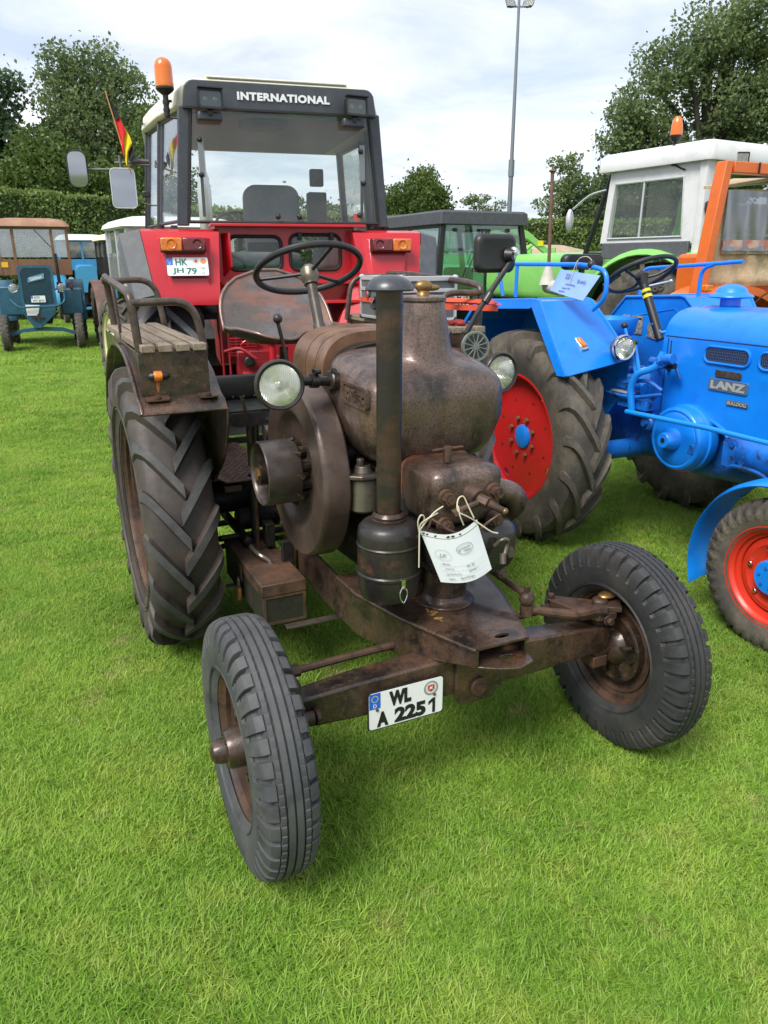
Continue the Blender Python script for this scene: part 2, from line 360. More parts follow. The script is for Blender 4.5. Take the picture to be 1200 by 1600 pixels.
def ag_tyre(name, Ro, w, rr, rimw, c, parent, mats, n=20, lug=.034, lw=.05, flip=1, rise=.95, phase=0.0, marks=False):
    """farm drive tyre: carcass with staggered chevron lugs; axis = x"""
    m = M(); Rb = Ro - lug
    m.lathe(body_profile(Rb, w * .97, rr, rimw), c, (1, 0, 0), 96)
    top = [(.0, Ro), (.16, Ro), (.32, Ro - .004), (.42, Ro - .014), (.485, Ro - .040), (.505, Ro - .085), (.50, Ro - .12)]
    bot = [(.0, Rb - .01), (.16, Rb - .01), (.30, Rb - .02), (.37, Rb - .035), (.43, Rb - .06), (.455, Rb - .09), (.46, Rb - .125)]
    C_ = V(*c); pitch = 2 * math.pi / n
    def P(s_, r, th): return C_ + V(s_, -math.cos(th) * r, math.sin(th) * r)
    for side in (-1, 1):
        for k in range(n):
            th0 = pitch * (k + (.5 if side > 0 else 0) + phase)
            rings = []; tops = []
            for i, ((st, rt), (sb, rb)) in enumerate(zip(top, bot)):
                t = st / .505
                th = th0 + flip * pitch * rise * (t ** .85)
                wt = lw * (1 - .12 * t) / Ro; wb = lw * 1.5 / Ro
                ssh = -.012 if i == 0 else 0
                a, b_ = side * (st * w + ssh), side * (sb * w + ssh)
                rings.append([P(b_, rb, th - wb / 2), P(a, rt, th - wt / 2), P(a, rt, th + wt / 2), P(b_, rb, th + wb / 2)])
            b0 = len(m.v); m.cur = 0; m.loft(rings, cap=True)
            # tops get the worn material
            nf = (len(rings) - 1) * 4
            base = len(m.mi) - nf - 2
            for i in range(len(rings) - 1): m.mi[base + i * 4 + 1] = 1
    if marks:   # circumferential moulding lines
        for q in (.25, .32):
            r_ = rr + (Rb - rr) * q
            for sd_ in (-1, 1): m.cur = 0; m.lathe([(r_, sd_ * w * .455), (r_ + .004, sd_ * w * .48), (r_ + .008, sd_ * w * .47)], c, (1, 0, 0), 64)
    return mk(name, m, mats, parent, ang=38, weld=True)

def rib_tyre(name, Ro, w, rr, rimw, c, parent, mt, n=36, ribs=True):
    """front tyre: circumferential ribs with stepped shoulder blocks; fine grid"""
    C_ = V(*c); G = .0085
    half = [(0.0, -.008), (.013, -.008), (.020, 0), (.118, 0), (.125, -G), (.150, -G), (.158, 0), (.235, -.001), (.242, -.008), (.254, -.008), (.262, -.003)]
    sh = [(.330, -.006), (.395, -.012), (.445, -.024), (.482, -.046)]
    side = [(.50, -.072), (.503, -.10), (.475, -.125), (.42, -(Ro - rr) + .012), (rimw / 2 / w, -(Ro - rr))]
    P_ = [(s_, r, 'c') for s_, r in half] + [(s_, r, 's') for s_, r in sh] + [(s_, r, 'w') for s_, r in side]
    full = [(-s_, r, k) for s_, r, k in P_[::-1]] + P_[1:]
    vs = []; nP = len(full)
    # two staggered block rows: each block steps down sharply over part of its pitch
    steps = [0.0, .035, .30, .335, .50, .535, .80, .835]
    low_l = {1, 2}; low_r = {5, 6}
    ss = n * len(steps)
    for i in range(ss):
        j_ = i % len(steps); th = 2 * math.pi * (i // len(steps) + steps[j_]) / n
        for s_, r, k in full:
            lo_ = (j_ in low_l) if s_ < 0 else (j_ in low_r)
            rr_, sx = Ro + r, s_ * w
            if k == 's' and lo_: rr_ -= .019; sx *= .945
            elif k == 's' and abs(s_) > .45 and j_ in (3, 4, 7, 0): sx *= 1.012
            if k == 'c' and abs(s_) > .26 and lo_: rr_ -= .004
            if k == 'c' and (.157 < abs(s_) < .24) and j_ in (1, 5): rr_ -= .003
            vs.append(C_ + V(sx, -math.cos(th) * rr_, math.sin(th) * rr_))
    fs = []
    for i in range(ss):
        k = (i + 1) % ss
        for j in range(nP - 1): fs.append((i * nP + j, k * nP + j, k * nP + j + 1, i * nP + j + 1))
    m = M(); m.add(vs, fs)
    for q in (.10, .16, .9):
        r_ = rr + (Ro - rr) * q * .6 + .01
        for sd_ in (-1, 1): m.lathe([(r_, sd_ * w * .44), (r_ + .0025, sd_ * w * .475), (r_ + .005, sd_ * w * .46)], c, (1, 0, 0), 64)
    return mk(name, m, mt, parent, ang=24, weld=False)

def knob_tyre(name, Ro, w, rr, rimw, c, parent, mt, n=36):
    """front tyre of the blue tractor: rounded shoulder blocks with a rib"""
    m = M(); m.lathe(body_profile(Ro - .014, w, rr, rimw), c, (1, 0, 0), 96); C_ = V(*c)
    for k in range(n):
        for sd_ in (-1, 1):
            th = 2 * math.pi * (k + (.5 if sd_ > 0 else 0)) / n
            def P(s_, r, t): return C_ + V(sd_ * s_ * w, -math.cos(t) * r, math.sin(t) * r)
            h = 2 * math.pi / n * .33
            r0 = []
            for q, (s0, rA, s1, rB) in enumerate(((.20, Ro - .012, .21, Ro), (.34, Ro - .02, .34, Ro - .004), (.43, Ro - .036, .455, Ro - .020), (.475, Ro - .065, .50, Ro - .055), (.49, Ro - .085, .495, Ro - .082))):
                hh = h * (1 if 0 < q < 4 else .6)
                r0.append([P(s0, rA, th - hh * 1.15), P(s1, rB, th - hh), P(s1, rB, th + hh), P(s0, rA, th + hh * 1.15)])
            m.loft(r0)
    for s0, s1 in ((-.15, -.04), (.04, .15)):
        m.lathe([(Ro - .016, s0 * w), (Ro, s0 * w + .003), (Ro, s1 * w - .003), (Ro - .016, s1 * w)], c, (1, 0, 0), 96)
    return mk(name, m, mt, parent, ang=38)

def rim(name, rr, rimw, c, parent, mt, out=-1, dish=.03, disc=True, steps=True, hubr=.07, slots=0, th=.006, nseg=64):
    """rolled rim with a dished centre disc; out = side (sign of x) the disc faces"""
    m = M(); h = rimw / 2
    p = [(rr + .014, -h - .006), (rr + .016, -h), (rr + .002, -h + .004), (rr - .004, -h + .014)]
    if steps: p += [(rr - .012, -h + .020), (rr - .012, -h + .034), (rr - .030, -h + .040), (rr - .032, 0), (rr - .030, h - .040), (rr - .012, h - .034), (rr - .012, h - .020)]
    else: p += [(rr - .018, 0)]
    p += [(rr - .004, h - .014), (rr + .002, h - .004), (rr + .016, h), (rr + .014, h + .006)]
    inner = [(r - .006, s_) for r, s_ in p[::-1]]
    m.lathe(p + inner + [p[0]], c, (1, 0, 0), nseg)
    if disc:
        q = out; d0 = q * (h - dish)
        ro = rr - (.036 if steps else .022)
        prof = [(ro, d0 - q * .02), (ro * .93, d0), (ro * .80, d0 + q * .004), (ro * .62, d0 - q * .014), (ro * .5, d0 - q * .016), (ro * .45, d0 + q * .006), (hubr, d0 + q * .008), (0, d0 + q * .008)]
        m.lathe(prof, c, (1, 0, 0), nseg)
        m.lathe([(r, s_ - q * th) for r, s_ in prof], c, (1, 0, 0), nseg)
    return mk(name, m, mt, parent, ang=35)
# ================================================================ lawn sheet
gm = mat('lawn_ground', (.12, .19, .035), .95, 0, [(1.2, (.16, .24, .045), .4, .65), (7, (.10, .15, .03), .45, .7), (.35, (.17, .22, .06), .5, .7), (40, (.09, .12, .03), .45, .7)], [(25, .8, .03), (5, .5, .05)])
g = M(); g.add([(-400, -400, 0), (400, -400, 0), (400, 700, 0), (-400, 700, 0)], [(0, 1, 2, 3)])
mk('ground', g, gm, kind='structure', weld=False)

# ================================================================ the bare-metal vintage tractor
BX, BY, BR = .2325, 2.077, 25.25
tr = thing('vintage_tractor', 'brown bare-metal vintage tractor in the foreground with number plate WL A 2251', 'tractor', (BX, BY, 0), BR)
cx = .045

def front_wheel(side):
    wz = empty('front_wheel', tr, (side * .663, 0, .363))
    rib_tyre('tyre', .363, .158, .205, .112, (0, 0, 0), wz, rubber_g if side < 0 else rubber, n=40)
    rim('rim', .205, .112, (0, 0, 0), wz, rust, out=side, dish=.052, hubr=.06)
    o = side; m = M()
    m.lathe([(.0, -.03), (.055, -.03), (.06, .0), (.062, .012), (.058, .03), (.055, .075), (.05, .085), (.036, .088), (.034, .105), (.028, .120), (.016, .127), (0, .128)], (0, 0, 0), (o, 0, 0), 32)
    for k in range(6):
        a = k * math.pi / 3; m.bolt((o * .02, math.cos(a) * .088, math.sin(a) * .088), (o, 0, 0), .011, .016)
        m.bolt((o * .083, math.cos(a) * .044, math.sin(a) * .044), (o, 0, 0), .005, .005, False)
    mk('hub', m, patina, wz)
    i = -side; m = M()   # brake drum and back plate on the inner side
    m.lathe([(.03, .0), (.125, .0), (.13, .006), (.13, .03), (.124, .034), (.118, .036), (.115, .030), (.07, .030), (.062, .042), (.05, .055), (.036, .06), (0, .06)], (0, 0, 0), (i, 0, 0), 40)
    for k in range(3):
        a = R(40 + 120 * k); m.tube([(i * .038, math.cos(a) * .045, math.sin(a) * .045), (i * .045, math.cos(a) * .075, math.sin(a) * .075), (i * .036, math.cos(a) * .11, math.sin(a) * .11)], .008, 8, 4)
        m.bolt((i * .03, math.cos(a + .5) * .1, math.sin(a + .5) * .1), (i, 0, 0), .008, .008)
    mk('brake_plate', m, patina, wz)
for s_ in (-1, 1): front_wheel(s_)

def rear_wheel(side):
    wz = empty('rear_wheel', tr, (side * .644, 1.524, .62))
    ag_tyre('tyre', .62, .285, .385, .22, (0, 0, 0), wz, [rubber_b, lugtop], n=19, lug=.036, lw=.052, flip=1, rise=1.05, phase=.1, marks=True)
    rim('rim', .385, .22, (0, 0, 0), wz, rust, out=side, dish=.10, hubr=.11, nseg=80)
    m = M(); m.lathe([(.0, -.12), (.10, -.12), (.11, -.02), (.09, .02), (.05, .03), (.045, .06), (0, .065)], (0, 0, 0), (side, 0, 0), 32)
    for k in range(8):
        a = k * math.pi / 4; m.bolt((side * .02, math.cos(a) * .13, math.sin(a) * .13), (side, 0, 0), .013, .014)
    mk('hub', m, rust, wz)
for s_ in (-1, 1): rear_wheel(s_)

# axle beam
m = M(); rings = []
for x, y0, y1, z0, z1 in ((-.555, -.02, .03, .40, .468), (-.52, -.03, .045, .382, .478), (-.36, -.032, .055, .372, .487), (-.15, -.034, .06, .366, .492), (.06, -.036, .062, .360, .495), (.25, -.034, .06, .360, .49), (.45, -.03, .05, .362, .475), (.56, -.028, .045, .366, .462), (.60, -.02, .035, .375, .45)):
    rings.append([(x, y0, z0), (x, y1, z0), (x, y1, z1), (x, y0, z1)])
m.loft(rings); mk('axle_beam', m, patina, tr, bev=.008, seg=3)
# pivot bracket and bolt
m = M(); m.prism([(-.035, -.048, .50), (.13, -.048, .50), (.135, -.048, .36), (.10, -.048, .325), (-.01, -.048, .325), (-.035, -.048, .35)], (0, .014, 0)); mk('pivot_plate', m, patina, tr, bev=.004)
m = M(); m.cyl((.045, -.048, .385), (.045, -.064, .385), .032, n=28, ch=.004); m.cyl((.045, -.06, .385), (.045, -.074, .385), .016, n=6); m.cyl((.045, -.07, .385), (.045, -.078, .385), .007, n=10); mk('pivot_bolt', m, rust, tr)

# king pins, knuckles and steering rods
for sd_ in (-1, 1):
    m = M(); kx = sd_ * .565
    m.cyl((kx, .01, .30), (kx, .01, .545), .024, n=20, ch=.004); m.cyl((kx, .01, .545), (kx, .01, .556), .030, .022, n=20)
    m.cyl((kx, .01, .363), (sd_ * .66, 0, .363), .030, .026, n=20); m.box((kx, .01, .505), (.075, .075, .045)); m.box((kx, .01, .325), (.06, .065, .04))
    mk('knuckle', m, rust, tr, bev=.004)
m = M()
m.prism([(.44, .12, .50), (.47, .155, .50), (.59, .05, .50), (.62, -.02, .50), (.585, -.055, .50), (.52, -.045, .50), (.47, .03, .50)], (0, 0, .026))
m.box((.60, .0, .535), (.07, .11, .018), Matrix.Rotation(R(-35), 3, 'Z')); m.bolt((.455, .135, .522), (0, 0, 1), .014, .016); m.bolt((.53, -.02, .528), (0, 0, 1), .015, .02)
m.bolt((.548, -.055, .505), (0, -1, 0), .014, .016)
mk('steering_arm', m, rust, tr, bev=.004)
m = M(); m.sphere((.598, .012, .560), .036, 16, (1, .7, .3)); mk('dust_cap', m, brass, tr)
m = M(); m.tube([(.26, .0, .583), (.33, -.02, .565), (.42, -.035, .545), (.50, -.03, .54), (.545, -.035, .535)], .017, 10, 5, rs=(.013, .022)); m.cyl((.25, .0, .565), (.25, 0, .60), .021, n=16)
m.sphere((.25, 0, .622), .026, 14); m.cyl((.25, 0, .64), (.25, 0, .665), .009, n=6)
mk('ball_link', m, rust, tr)
m = M(); m.tube([(.25, .0, .632), (.22, .12, .662), (.19, .35, .70), (.17, .65, .76)], .012, 10, 4); mk('drag_rod', m, rust, tr)
m = M(); m.tube([(-.525, .13, .478), (-.2, .15, .475), (.2, .15, .472), (.455, .135, .485)], .0125, 10, 3)
for x, z in ((-.51, .478), (.44, .485)): m.cyl((x - .02, .133, z), (x + .03, .133, z), .02, n=6)
mk('tie_rod', m, rust, tr)
m = M(); m.tube([(-.575, .015, .535), (-.555, .075, .515), (-.53, .135, .485)], .016, 8, 4); m.box((-.553, .03, .512), (.03, .16, .02), Matrix.Rotation(R(-12), 3, 'Z')); m.cyl((-.585, -.045, .43), (-.50, -.052, .43), .019, n=16, ch=.003); m.bolt((-.50, -.052, .43), (1, 0, 0), .019, .012)
mk('steering_arm', m, rust, tr, bev=.003)

# number plate
pl = M(); c0 = (-.2085, -.047, .393)
def plate_at(parent, c, w_, h_, x=(1, 0, 0), y=(0, 0, 1), rows=('WL', 'A 2251'), col=None, extra='seal', th=.004):
    X = V(*x).normalized(); Y = V(*y).normalized(); Z = X.cross(Y); C_ = V(*c)
    def pts(hw, hh, r, z): return [C_ + X * a + Y * b + Z * z for a, b in rrect(hw, hh, r, 4)]
    m = M(); m.prism(pts(w_ / 2, h_ / 2, .012, 0), Z * th); root = mk('number_plate', m, black, parent)
    m = M(); m.prism(pts(w_ / 2 - .004, h_ / 2 - .004, .009, th), Z * .0012); mk('plate_face', m, white, root)
    z = th + .0014; k = w_ / .255
    def at(a, b, q=0): return C_ + X * a + Y * b + Z * (z + q)
    m = M(); hb = h_ * .40
    m.prism([at(-w_ / 2 + .0045, h_ / 2 - .0045 - hb), at(-w_ / 2 + .0045 + .036 * k, h_ / 2 - .0045 - hb), at(-w_ / 2 + .0045 + .036 * k, h_ / 2 - .0045), at(-w_ / 2 + .0045, h_ / 2 - .0045)], Z * .0006); mk('blue_band', m, eublue, root)
    text('country_letter', 'D', white, root, at(-w_ / 2 + .0045 + .018 * k, h_ / 2 - hb + .006, .0007), None, h_ * .09, X, Y, .0004)
    m = M()
    for i in range(12):
        a = i * math.pi / 6; m.cyl(at(-w_ / 2 + .0045 + .018 * k + math.cos(a) * .010 * k, h_ / 2 - .023 * k + math.sin(a) * .010 * k, .0006), at(-w_ / 2 + .0045 + .018 * k + math.cos(a) * .010 * k, h_ / 2 - .023 * k + math.sin(a) * .010 * k, .001), .0016 * k, n=5)
    mk('star_ring', m, yellow, root)
    return root, at, X, Y, Z
root, at, X, Y, Z = plate_at(tr, c0, .255, .13)
text('lettering', 'WL', black, root, at(-.022, .029), .074, .051, X, Y, .0008, .065)
text('lettering', 'A', black, root, at(-.080, -.031), .038, .051, X, Y, .0008, .06)
text('lettering', '225', black, root, at(.012, -.031), .106, .051, X, Y, .0008, .055)
m = M(); m.prism([at(.088, -.0565), at(.0975, -.0565), at(.0975, -.0055), at(.089, -.0055), at(.074, -.016), at(.074, -.027), at(.088, -.018)], Z * .0008); mk('lettering', m, black, root)
m = M(); m.cyl(at(.082, .031, 0), at(.082, .031, .0012), .024, n=28); mk('seal', m, greyprint, root)
m = M(); m.cyl(at(.082, .031, .0012), at(.082, .031, .0016), .019, n=28); mk('seal_ring', m, mat('seal_silver', (.55, .6, .57), .4), root)
m = M(); m.prism([at(.071, .042, .0016), at(.071, .027, .0016), at(.082, .018, .0016), at(.093, .027, .0016), at(.093, .042, .0016)], Z * .0006); mk('red_crest', m, redprint, root)
m = M(); m.prism([at(.0745, .028, .0023), at(.078, .031, .0023), at(.0765, .038, .0023), at(.081, .0345, .0023), at(.087, .038, .0023), at(.0845, .032, .0023), at(.089, .027, .0023), at(.083, .0295, .0023)], Z * .0004); mk('white_horse', m, white, root)
for a, b in ((-.098, .004), (.094, .006)):
    m = M(); m.cyl(at(a, b), at(a, b, .003), .005, n=12); mk('plate_screw', m, brass, root)

# frame: folded nose plate and side rails
def oval(cx_, cy_, z, a, b, n=20, rot=0):
    return [(cx_ + math.cos(t) * a * math.cos(rot) - math.sin(t) * b * math.sin(rot), cy_ + math.cos(t) * a * math.sin(rot) + math.sin(t) * b * math.cos(rot), z) for t in [2 * math.pi * i / n for i in range(n)]]
m = M(); zt = .585
hwt = ((-.168, .088), (-.13, .105), (.12, .195), (.34, .246), (.50, .250))
m.holed([(cx + h, y, zt) for y, h in hwt] + [(cx - h, y, zt) for y, h in hwt[::-1]], [oval(cx + .025, -.128, zt, .026, .012)], (0, 0, .007))
for sd_, a in ((-1, .09), (1, .09)):
    rings = []
    for y, hw, dz in ((-.168, .088, .052), (-.13, .105, .06), (.12, .195, .13), (.34, .246, .15), (.50, .250, .15), (.9, .246, .15), (1.5, .22, .14)):
        x = cx + sd_ * hw; x2 = x - sd_ * .008; rings.append([(x, y, zt + .006), (x2, y, zt + .006), (x2, y, zt - dz), (x, y, zt - dz)])
    m.loft(rings)
mk('frame_plate', m, patina, tr, ang=25)
m = M(); m.tube([(cx - h, y, zt + .001) for y, h in hwt], .0075, 8, 1); m.tube([(cx + h, y, zt + .001) for y, h in hwt], .0075, 8, 1); mk('folded_edge', m, patina, tr, ang=80)
m = M(); zl = .525
m.holed([(cx - .086, -.163, zl), (cx - .03, -.20, zl), (cx + .03, -.222, zl), (cx + .088, -.205, zl), (cx + .1, -.17, zl), (cx + .15, .1, zl), (cx - .15, .1, zl)], [oval(cx + .028, -.150, zl, .026, .012)], (0, 0, .007))
mk('towing_tongue', m, patina, tr, bev=.002)
m = M(); gr = random.Random(4)
for (x, y) in ((-.025, .262), (-.035, .215), (-.040, .180), (-.036, .150), (-.044, .118), (-.040, .090), (-.046, .066), (-.036, .045), (-.028, .235), (-.05, .25)):
    for _ in range(3): m.sphere((x + gr.uniform(-.010, .010), y + gr.uniform(-.012, .012), .5925), gr.uniform(.003, .009), 8, (gr.uniform(.6, 1.6), gr.uniform(.6, 1.6), .16))
mk('grease_streak', m, mat('yellow_grease', (.34, .20, .05), .5, 0, [(60, (.14, .08, .03), .42, .6)]), tr, kind='stuff')
# crankcase mass under the tank and gearbox
m = M()
m.loft([[(cx + a, y, z_ + b) for a, b in sup(hx, hz, 5, 28)] for y, hx, hz, z_ in ((.20, .13, .14, .80), (.24, .16, .20, .82), (.45, .18, .24, .82), (.80, .18, .24, .80), (.95, .15, .2, .78), (1.0, .13, .17, .74), (1.5, .13, .17, .68), (1.75, .13, .15, .66))])
mk('crankcase', m, chassis, tr)
m = M()
m.cyl((cx + .0, .17, .592), (cx + .0, .17, .75), .07, n=28); m.lathe([(.0, .0), (.10, 0), (.095, .006), (.08, .012), (.07, .03)], (cx + .0, .17, .592), (0, 0, 1), 28); m.box((cx, .30, .66), (.22, .16, .14))
mk('engine_mount', m, patina, tr, bev=.006)
m = M(); m.cyl((-.60, 1.524, .62), (.60, 1.524, .62), .075, n=24); m.box((0.03, 1.53, .64), (.34, .32, .32)); m.cyl((-.35, 1.35, .56), (-.12, 1.35, .56), .05); m.cyl((-.45, 1.3, .5), (.4, 1.3, .5), .014)
m.cyl((-.35, 1.15, .52), (-.35, 1.6, .52), .02); m.cyl((-.43, 1.36, .44), (-.12, 1.36, .44), .012)
mk('rear_axle', m, chassis, tr, bev=.01)

# water hopper (tank)
m = M(); rings = []
for z, hx, hy, yc, p in ((1.030, .140, .105, .38, 3.2), (1.038, .170, .135, .385, 3.4), (1.055, .198, .158, .39, 3.8), (1.085, .222, .180, .395, 4.2), (1.13, .240, .196, .40, 4.6), (1.19, .250, .206, .40, 5.2), (1.25, .250, .208, .40, 5.2),
                         (1.290, .249, .207, .40, 5.2), (1.316, .243, .203, .40, 5.0), (1.335, .231, .195, .398, 4.6), (1.349, .212, .180, .394, 4.0), (1.359, .186, .161, .388, 3.3), (1.367, .154, .138, .378, 2.7), (1.373, .120, .114, .367, 2.25), (1.390, .101, .099, .358, 2.1), (1.415, .089, .089, .353, 2), (1.450, .081, .081, .351, 2), (1.49, .074, .074, .35, 2), (1.528, .068, .068, .35, 2), (1.534, .066, .066, .35, 2)):
    rings.append([(cx + a, yc + b, z + .16 * (yc + b - .42) * min(1, max(0, (z - 1.15) / .15)) * (1 if hx > .1 else max(0, (hx - .08) / .02))) for a, b in sup(hx, hy, p, 64)])
m.loft(rings)
o = mk('water_hopper', m, patina2, tr, ang=60)
hopper = o
m = M(); m.lathe([(0, 0), (.070, 0), (.073, .004), (.073, .012), (.068, .017), (.03, .019), (0, .02)], (cx, .35, 1.533), (0, 0, 1), 36); mk('filler_cap', m, patina2, tr)
m = M(); m.cyl((cx, .35, 1.55), (cx, .35, 1.565), .022, .018, n=16)
m.sphere((cx + .002, .35, 1.578), .03, 18, (1.0, .62, .62)); m.sphere((cx + .030, .35, 1.573), .022, 16, (1.35, .55, .45)); mk('cap_handle', m, brass, tr, ang=80)
# embossed maker's name on its left side
sx_ = cx - .2535
m = M()
fr_o = [(sx_, .32 + a, 1.262 + b) for a, b in rrect(.088, .034, .008, 3)]; fr_i = [(sx_, .32 + a, 1.262 + b) for a, b in rrect(.080, .026, .006, 3)]
m.holed(fr_o, [fr_i], (.012, 0, 0)); m.xf(Matrix.Identity(4)); mk('name_frame', m, patina2, tr)
text('embossed_name', 'SCHLÜTER', patina2, tr, (sx_ + .006, .32, 1.262), .140, .036, (0, -1, 0), (0, 0, 1), .007, .02)
# copper-brown cowl behind the hopper in three bands
for k, (y0, y1, g_) in enumerate(((.628, .705, .0), (.709, .80, .001), (.804, .97, .002))):
    m = M(); rings = []
    for y, q in ((y0, 1), (y1, 1)) if k < 2 else ((y0, 1), (.93, 1), (.955, .975), (.97, .92)):
        ring = []
        for a, b in sup((.236 + g_) * q, .19 * q, 3.4, 56): ring.append((cx + a, y, 1.225 + b + (.01 if b > 0 else 0) + .0 * k))
        rings.append(ring)
    m.loft(rings); mk('cowl_band', m, copper, tr)
m = M(); m.loft([[(cx + a, y, 1.22 + b) for a, b in sup(.215, .17, 3.4, 40)] for y in (.56, .96)]); mk('cowl_core', m, blackmet, tr)

# exhaust: canister, pipe, rain cap
px, py = -.195, .10
m = M(); m.lathe([(0, .0), (.065, .0), (.084, .008), (.091, .03), (.094, .055), (.094, .078), (.098, .081), (.098, .088), (.094, .092), (.094, .172), (.0975, .176), (.094, .180), (.094, .205), (.090, .226), (.076, .240), (.05, .246), (0, .247)], (px, py, .682), (0, 0, 1), 48); mk('exhaust_silencer', m, blackmet, tr)
m = M(); m.lathe([(.051, 0), (.052, .008), (.048, .010), (.049, .018), (.044, .024), (.040, .028)], (px, py, .925), (0, 0, 1), 32)
m.cyl((px, py, .93), (px + .004, py + .0, 1.578), .0355, .0365, n=40); m.lathe([(.038, 0), (.038, .006)], (px + .004, py, 1.535), (0, 0, 1), 32)
mk('exhaust_pipe', m, mat('heat_marked_pipe', (.026, .021, .018), .42, .3, [(4, (.10, .046, .026), .44, .64, (1, 1, 2)), (7, (.040, .040, .032), .58, .74, (1, 1, 1.5), .4), (26, (.02, .018, .018), .5, .75, (3, 3, .6), .8), (12, (.2, .08, .03), .68, .82, (1, 1, 2), .7)], [(60, .25, .001, (3, 3, .3))], (9, .26, .5), coat=.2), tr)
m = M(); m.lathe([(.0, .040), (.02, .039), (.038, .034), (.055, .024), (.064, .011), (.066, .002), (.063, -.002), (.045, .0), (0, .0)], (px + .004, py, 1.578), (0, 0, 1), 44); mk('rain_cap', m, mat('dark_grey_steel', (.05, .055, .065), .38, .3, [(20, (.08, .08, .085), .5, .7)], [(60, .1, .001)], coat=.2), tr)
m = M(); m.box((px - .0, py - .098, .757), (.012, .006, .03)); m.tube([(px - .006, py - .102, .747), (px - .014, py - .105, .727), (px - .004, py - .108, .702), (px + .01, py - .106, .727), (px + .004, py - .102, .747)], .002, 6, 3, True); mk('clamp_catch', m, chrome, tr)
# fuel filter bowl
fx, fy = -.152, .38
m = M(); m.cyl((fx, fy, .868), (fx, fy, .985), .050, n=32, ch=.008); mk('filter_bowl', m, bowl, tr)
m = M(); m.prism([(fx - .075 + .0, fy - .02, .985), (fx - .03, fy - .058, .985), (fx + .05, fy - .058, .985), (fx + .08, fy, .985), (fx + .05, fy + .05, .985), (fx - .04, fy + .05, .985)], (0, 0, .014)); m.cyl((fx, fy, .998), (fx, fy, 1.022), .034, .026, n=24); m.cyl((fx - .01, fy, 1.02), (fx - .01, fy, 1.045), .014, n=6); m.cyl((fx + .03, fy - .03, 1.01), (fx + .08, fy - .055, 1.005), .012, n=12)
mk('filter_head', m, worn, tr, bev=.003)
m = M(); m.sphere((fx + .086, fy - .058, 1.004), .014, 12); mk('filter_valve', m, brass, tr)
m = M(); m.tube([(fx + .04, fy + .02, 1.03), (fx + .0, fy + .1, 1.08), (fx - .03, fy + .2, 1.05), (fx + .02, fy + .3, .98)], .006, 8, 5); m.tube([(fx + .06, fy, 1.01), (fx + .09, fy + .04, 1.06), (fx + .07, fy + .12, 1.10)], .006, 8, 5); mk('fuel_pipe', m, rust, tr)

# cylinder head: upper and lower castings
def rblock(c, hx, hy, hz, p=5, q=6, taper=.0):
    rings = []
    for i in range(11):
        t = -1 + 2 * i / 10; tt = math.copysign(abs(t) ** .75, t); k = (1 - abs(tt) ** q) ** (1 / q) if abs(tt) < 1 else 0
        k = max(k, .55) if abs(t) == 1 else max(k, .6)
        rings.append([(c[0] + a * k * (1 + taper * t), c[1] + b * k, c[2] + tt * hz) for a, b in sup(hx, hy, p, 44)])
    return rings
m = M(); m.loft(rblock((cx - .010, .13, .986), .125, .110, .092, 6, 6, .02)); mk('cylinder_head', m, patina2, tr, ang=60)
m = M(); m.loft([[(cx - .012 + a, y, .990 + b) for a, b in sup(.124, .094, 4.5, 40)] for y in (.220, .246)]); mk('head_gasket', m, mat('orange_rust', (.22, .08, .025), .7, 0, [(30, (.1, .05, .03), .45, .6)]), tr)
m = M(); m.loft([[(cx - .012 + a, y, .985 + b) for a, b in sup(.128 + k_, .09 + k_, 4.5, 40)] for y, k_ in ((.21, -.01), (.30, .0), (.40, -.02))]); mk('cylinder_barrel', m, patina2, tr, ang=60)
m = M(); m.loft(rblock((cx + .022, .125, .812), .156, .140, .090, 4.0, 4, .04)); mk('head_cover', m, mat('oily_black_cast', (.022, .019, .017), .28, .2, [(8, (.055, .036, .026), .5, .7), (30, (.02, .02, .02), .5, .8)], [(50, .3, .001)], (8, .2, .42), coat=.3), tr, ang=60)
for bx_, bz_ in ((-.052, 1.0), (.112, .998), (-.055, .915), (.115, .912)):
    m = M(); m.cyl((bx_, .016, bz_), (bx_, .004, bz_), .026, .024, n=20); m.cyl((bx_, .004, bz_), (bx_, -.018, bz_), .019, n=6); m.cyl((bx_, -.018, bz_), (bx_, -.026, bz_), .011, n=12); mk('head_bolt', m, rust, tr)
m = M(); m.cyl((.035, .03, 1.00), (.045, -.012, .99), .028, n=20); m.cyl((.045, -.012, .99), (.06, -.04, .982), .018, n=6); m.cyl((.06, -.04, .982), (.095, -.065, .962), .013, .010, n=12); m.cyl((-.03, -.02, .965), (.03, -.03, .985), .010, n=10); m.cyl((-.045, -.02, .955), (-.02, -.022, .965), .017, n=8)
mk('injector', m, rust, tr)
m = M(); m.sphere((.1, -.068, .96), .011, 12); mk('injector_tip', m, brass, tr)
m = M(); m.cyl((-.005, .09, 1.085), (-.005, .09, 1.13), .013, n=14); m.tube([(-.058, .085, 1.125), (.05, .095, 1.123)], .0045, 8, 1); mk('tee_handle', m, rust, tr)
m = M(); m.tube([(.10, .2, 1.0), (.19, .16, .96), (.262, .14, .935), (.29, .15, .895), (.275, .18, .86), (.22, .2, .84)], .04, 16, 6); mk('exhaust_elbow', m, patina2, tr, ang=80)
m = M(); m.tube([(.095, -.03, .84), (.11, -.045, .862), (.128, -.05, .86), (.13, -.045, .84), (.112, -.055, .80)], .0065, 8, 4); m.cyl((.113, -.05, .82), (.108, -.06, .79), .010, n=10); mk('cover_hook', m, worn, tr)
for q, r_ in (((.06, -.02, .81), .011), ((.165, -.005, .80), .015), ((.15, .0, .73), .012)):
    m = M(); m.bolt(q, (0, -1, 0), r_, .013); mk('cover_bolt', m, worn, tr)
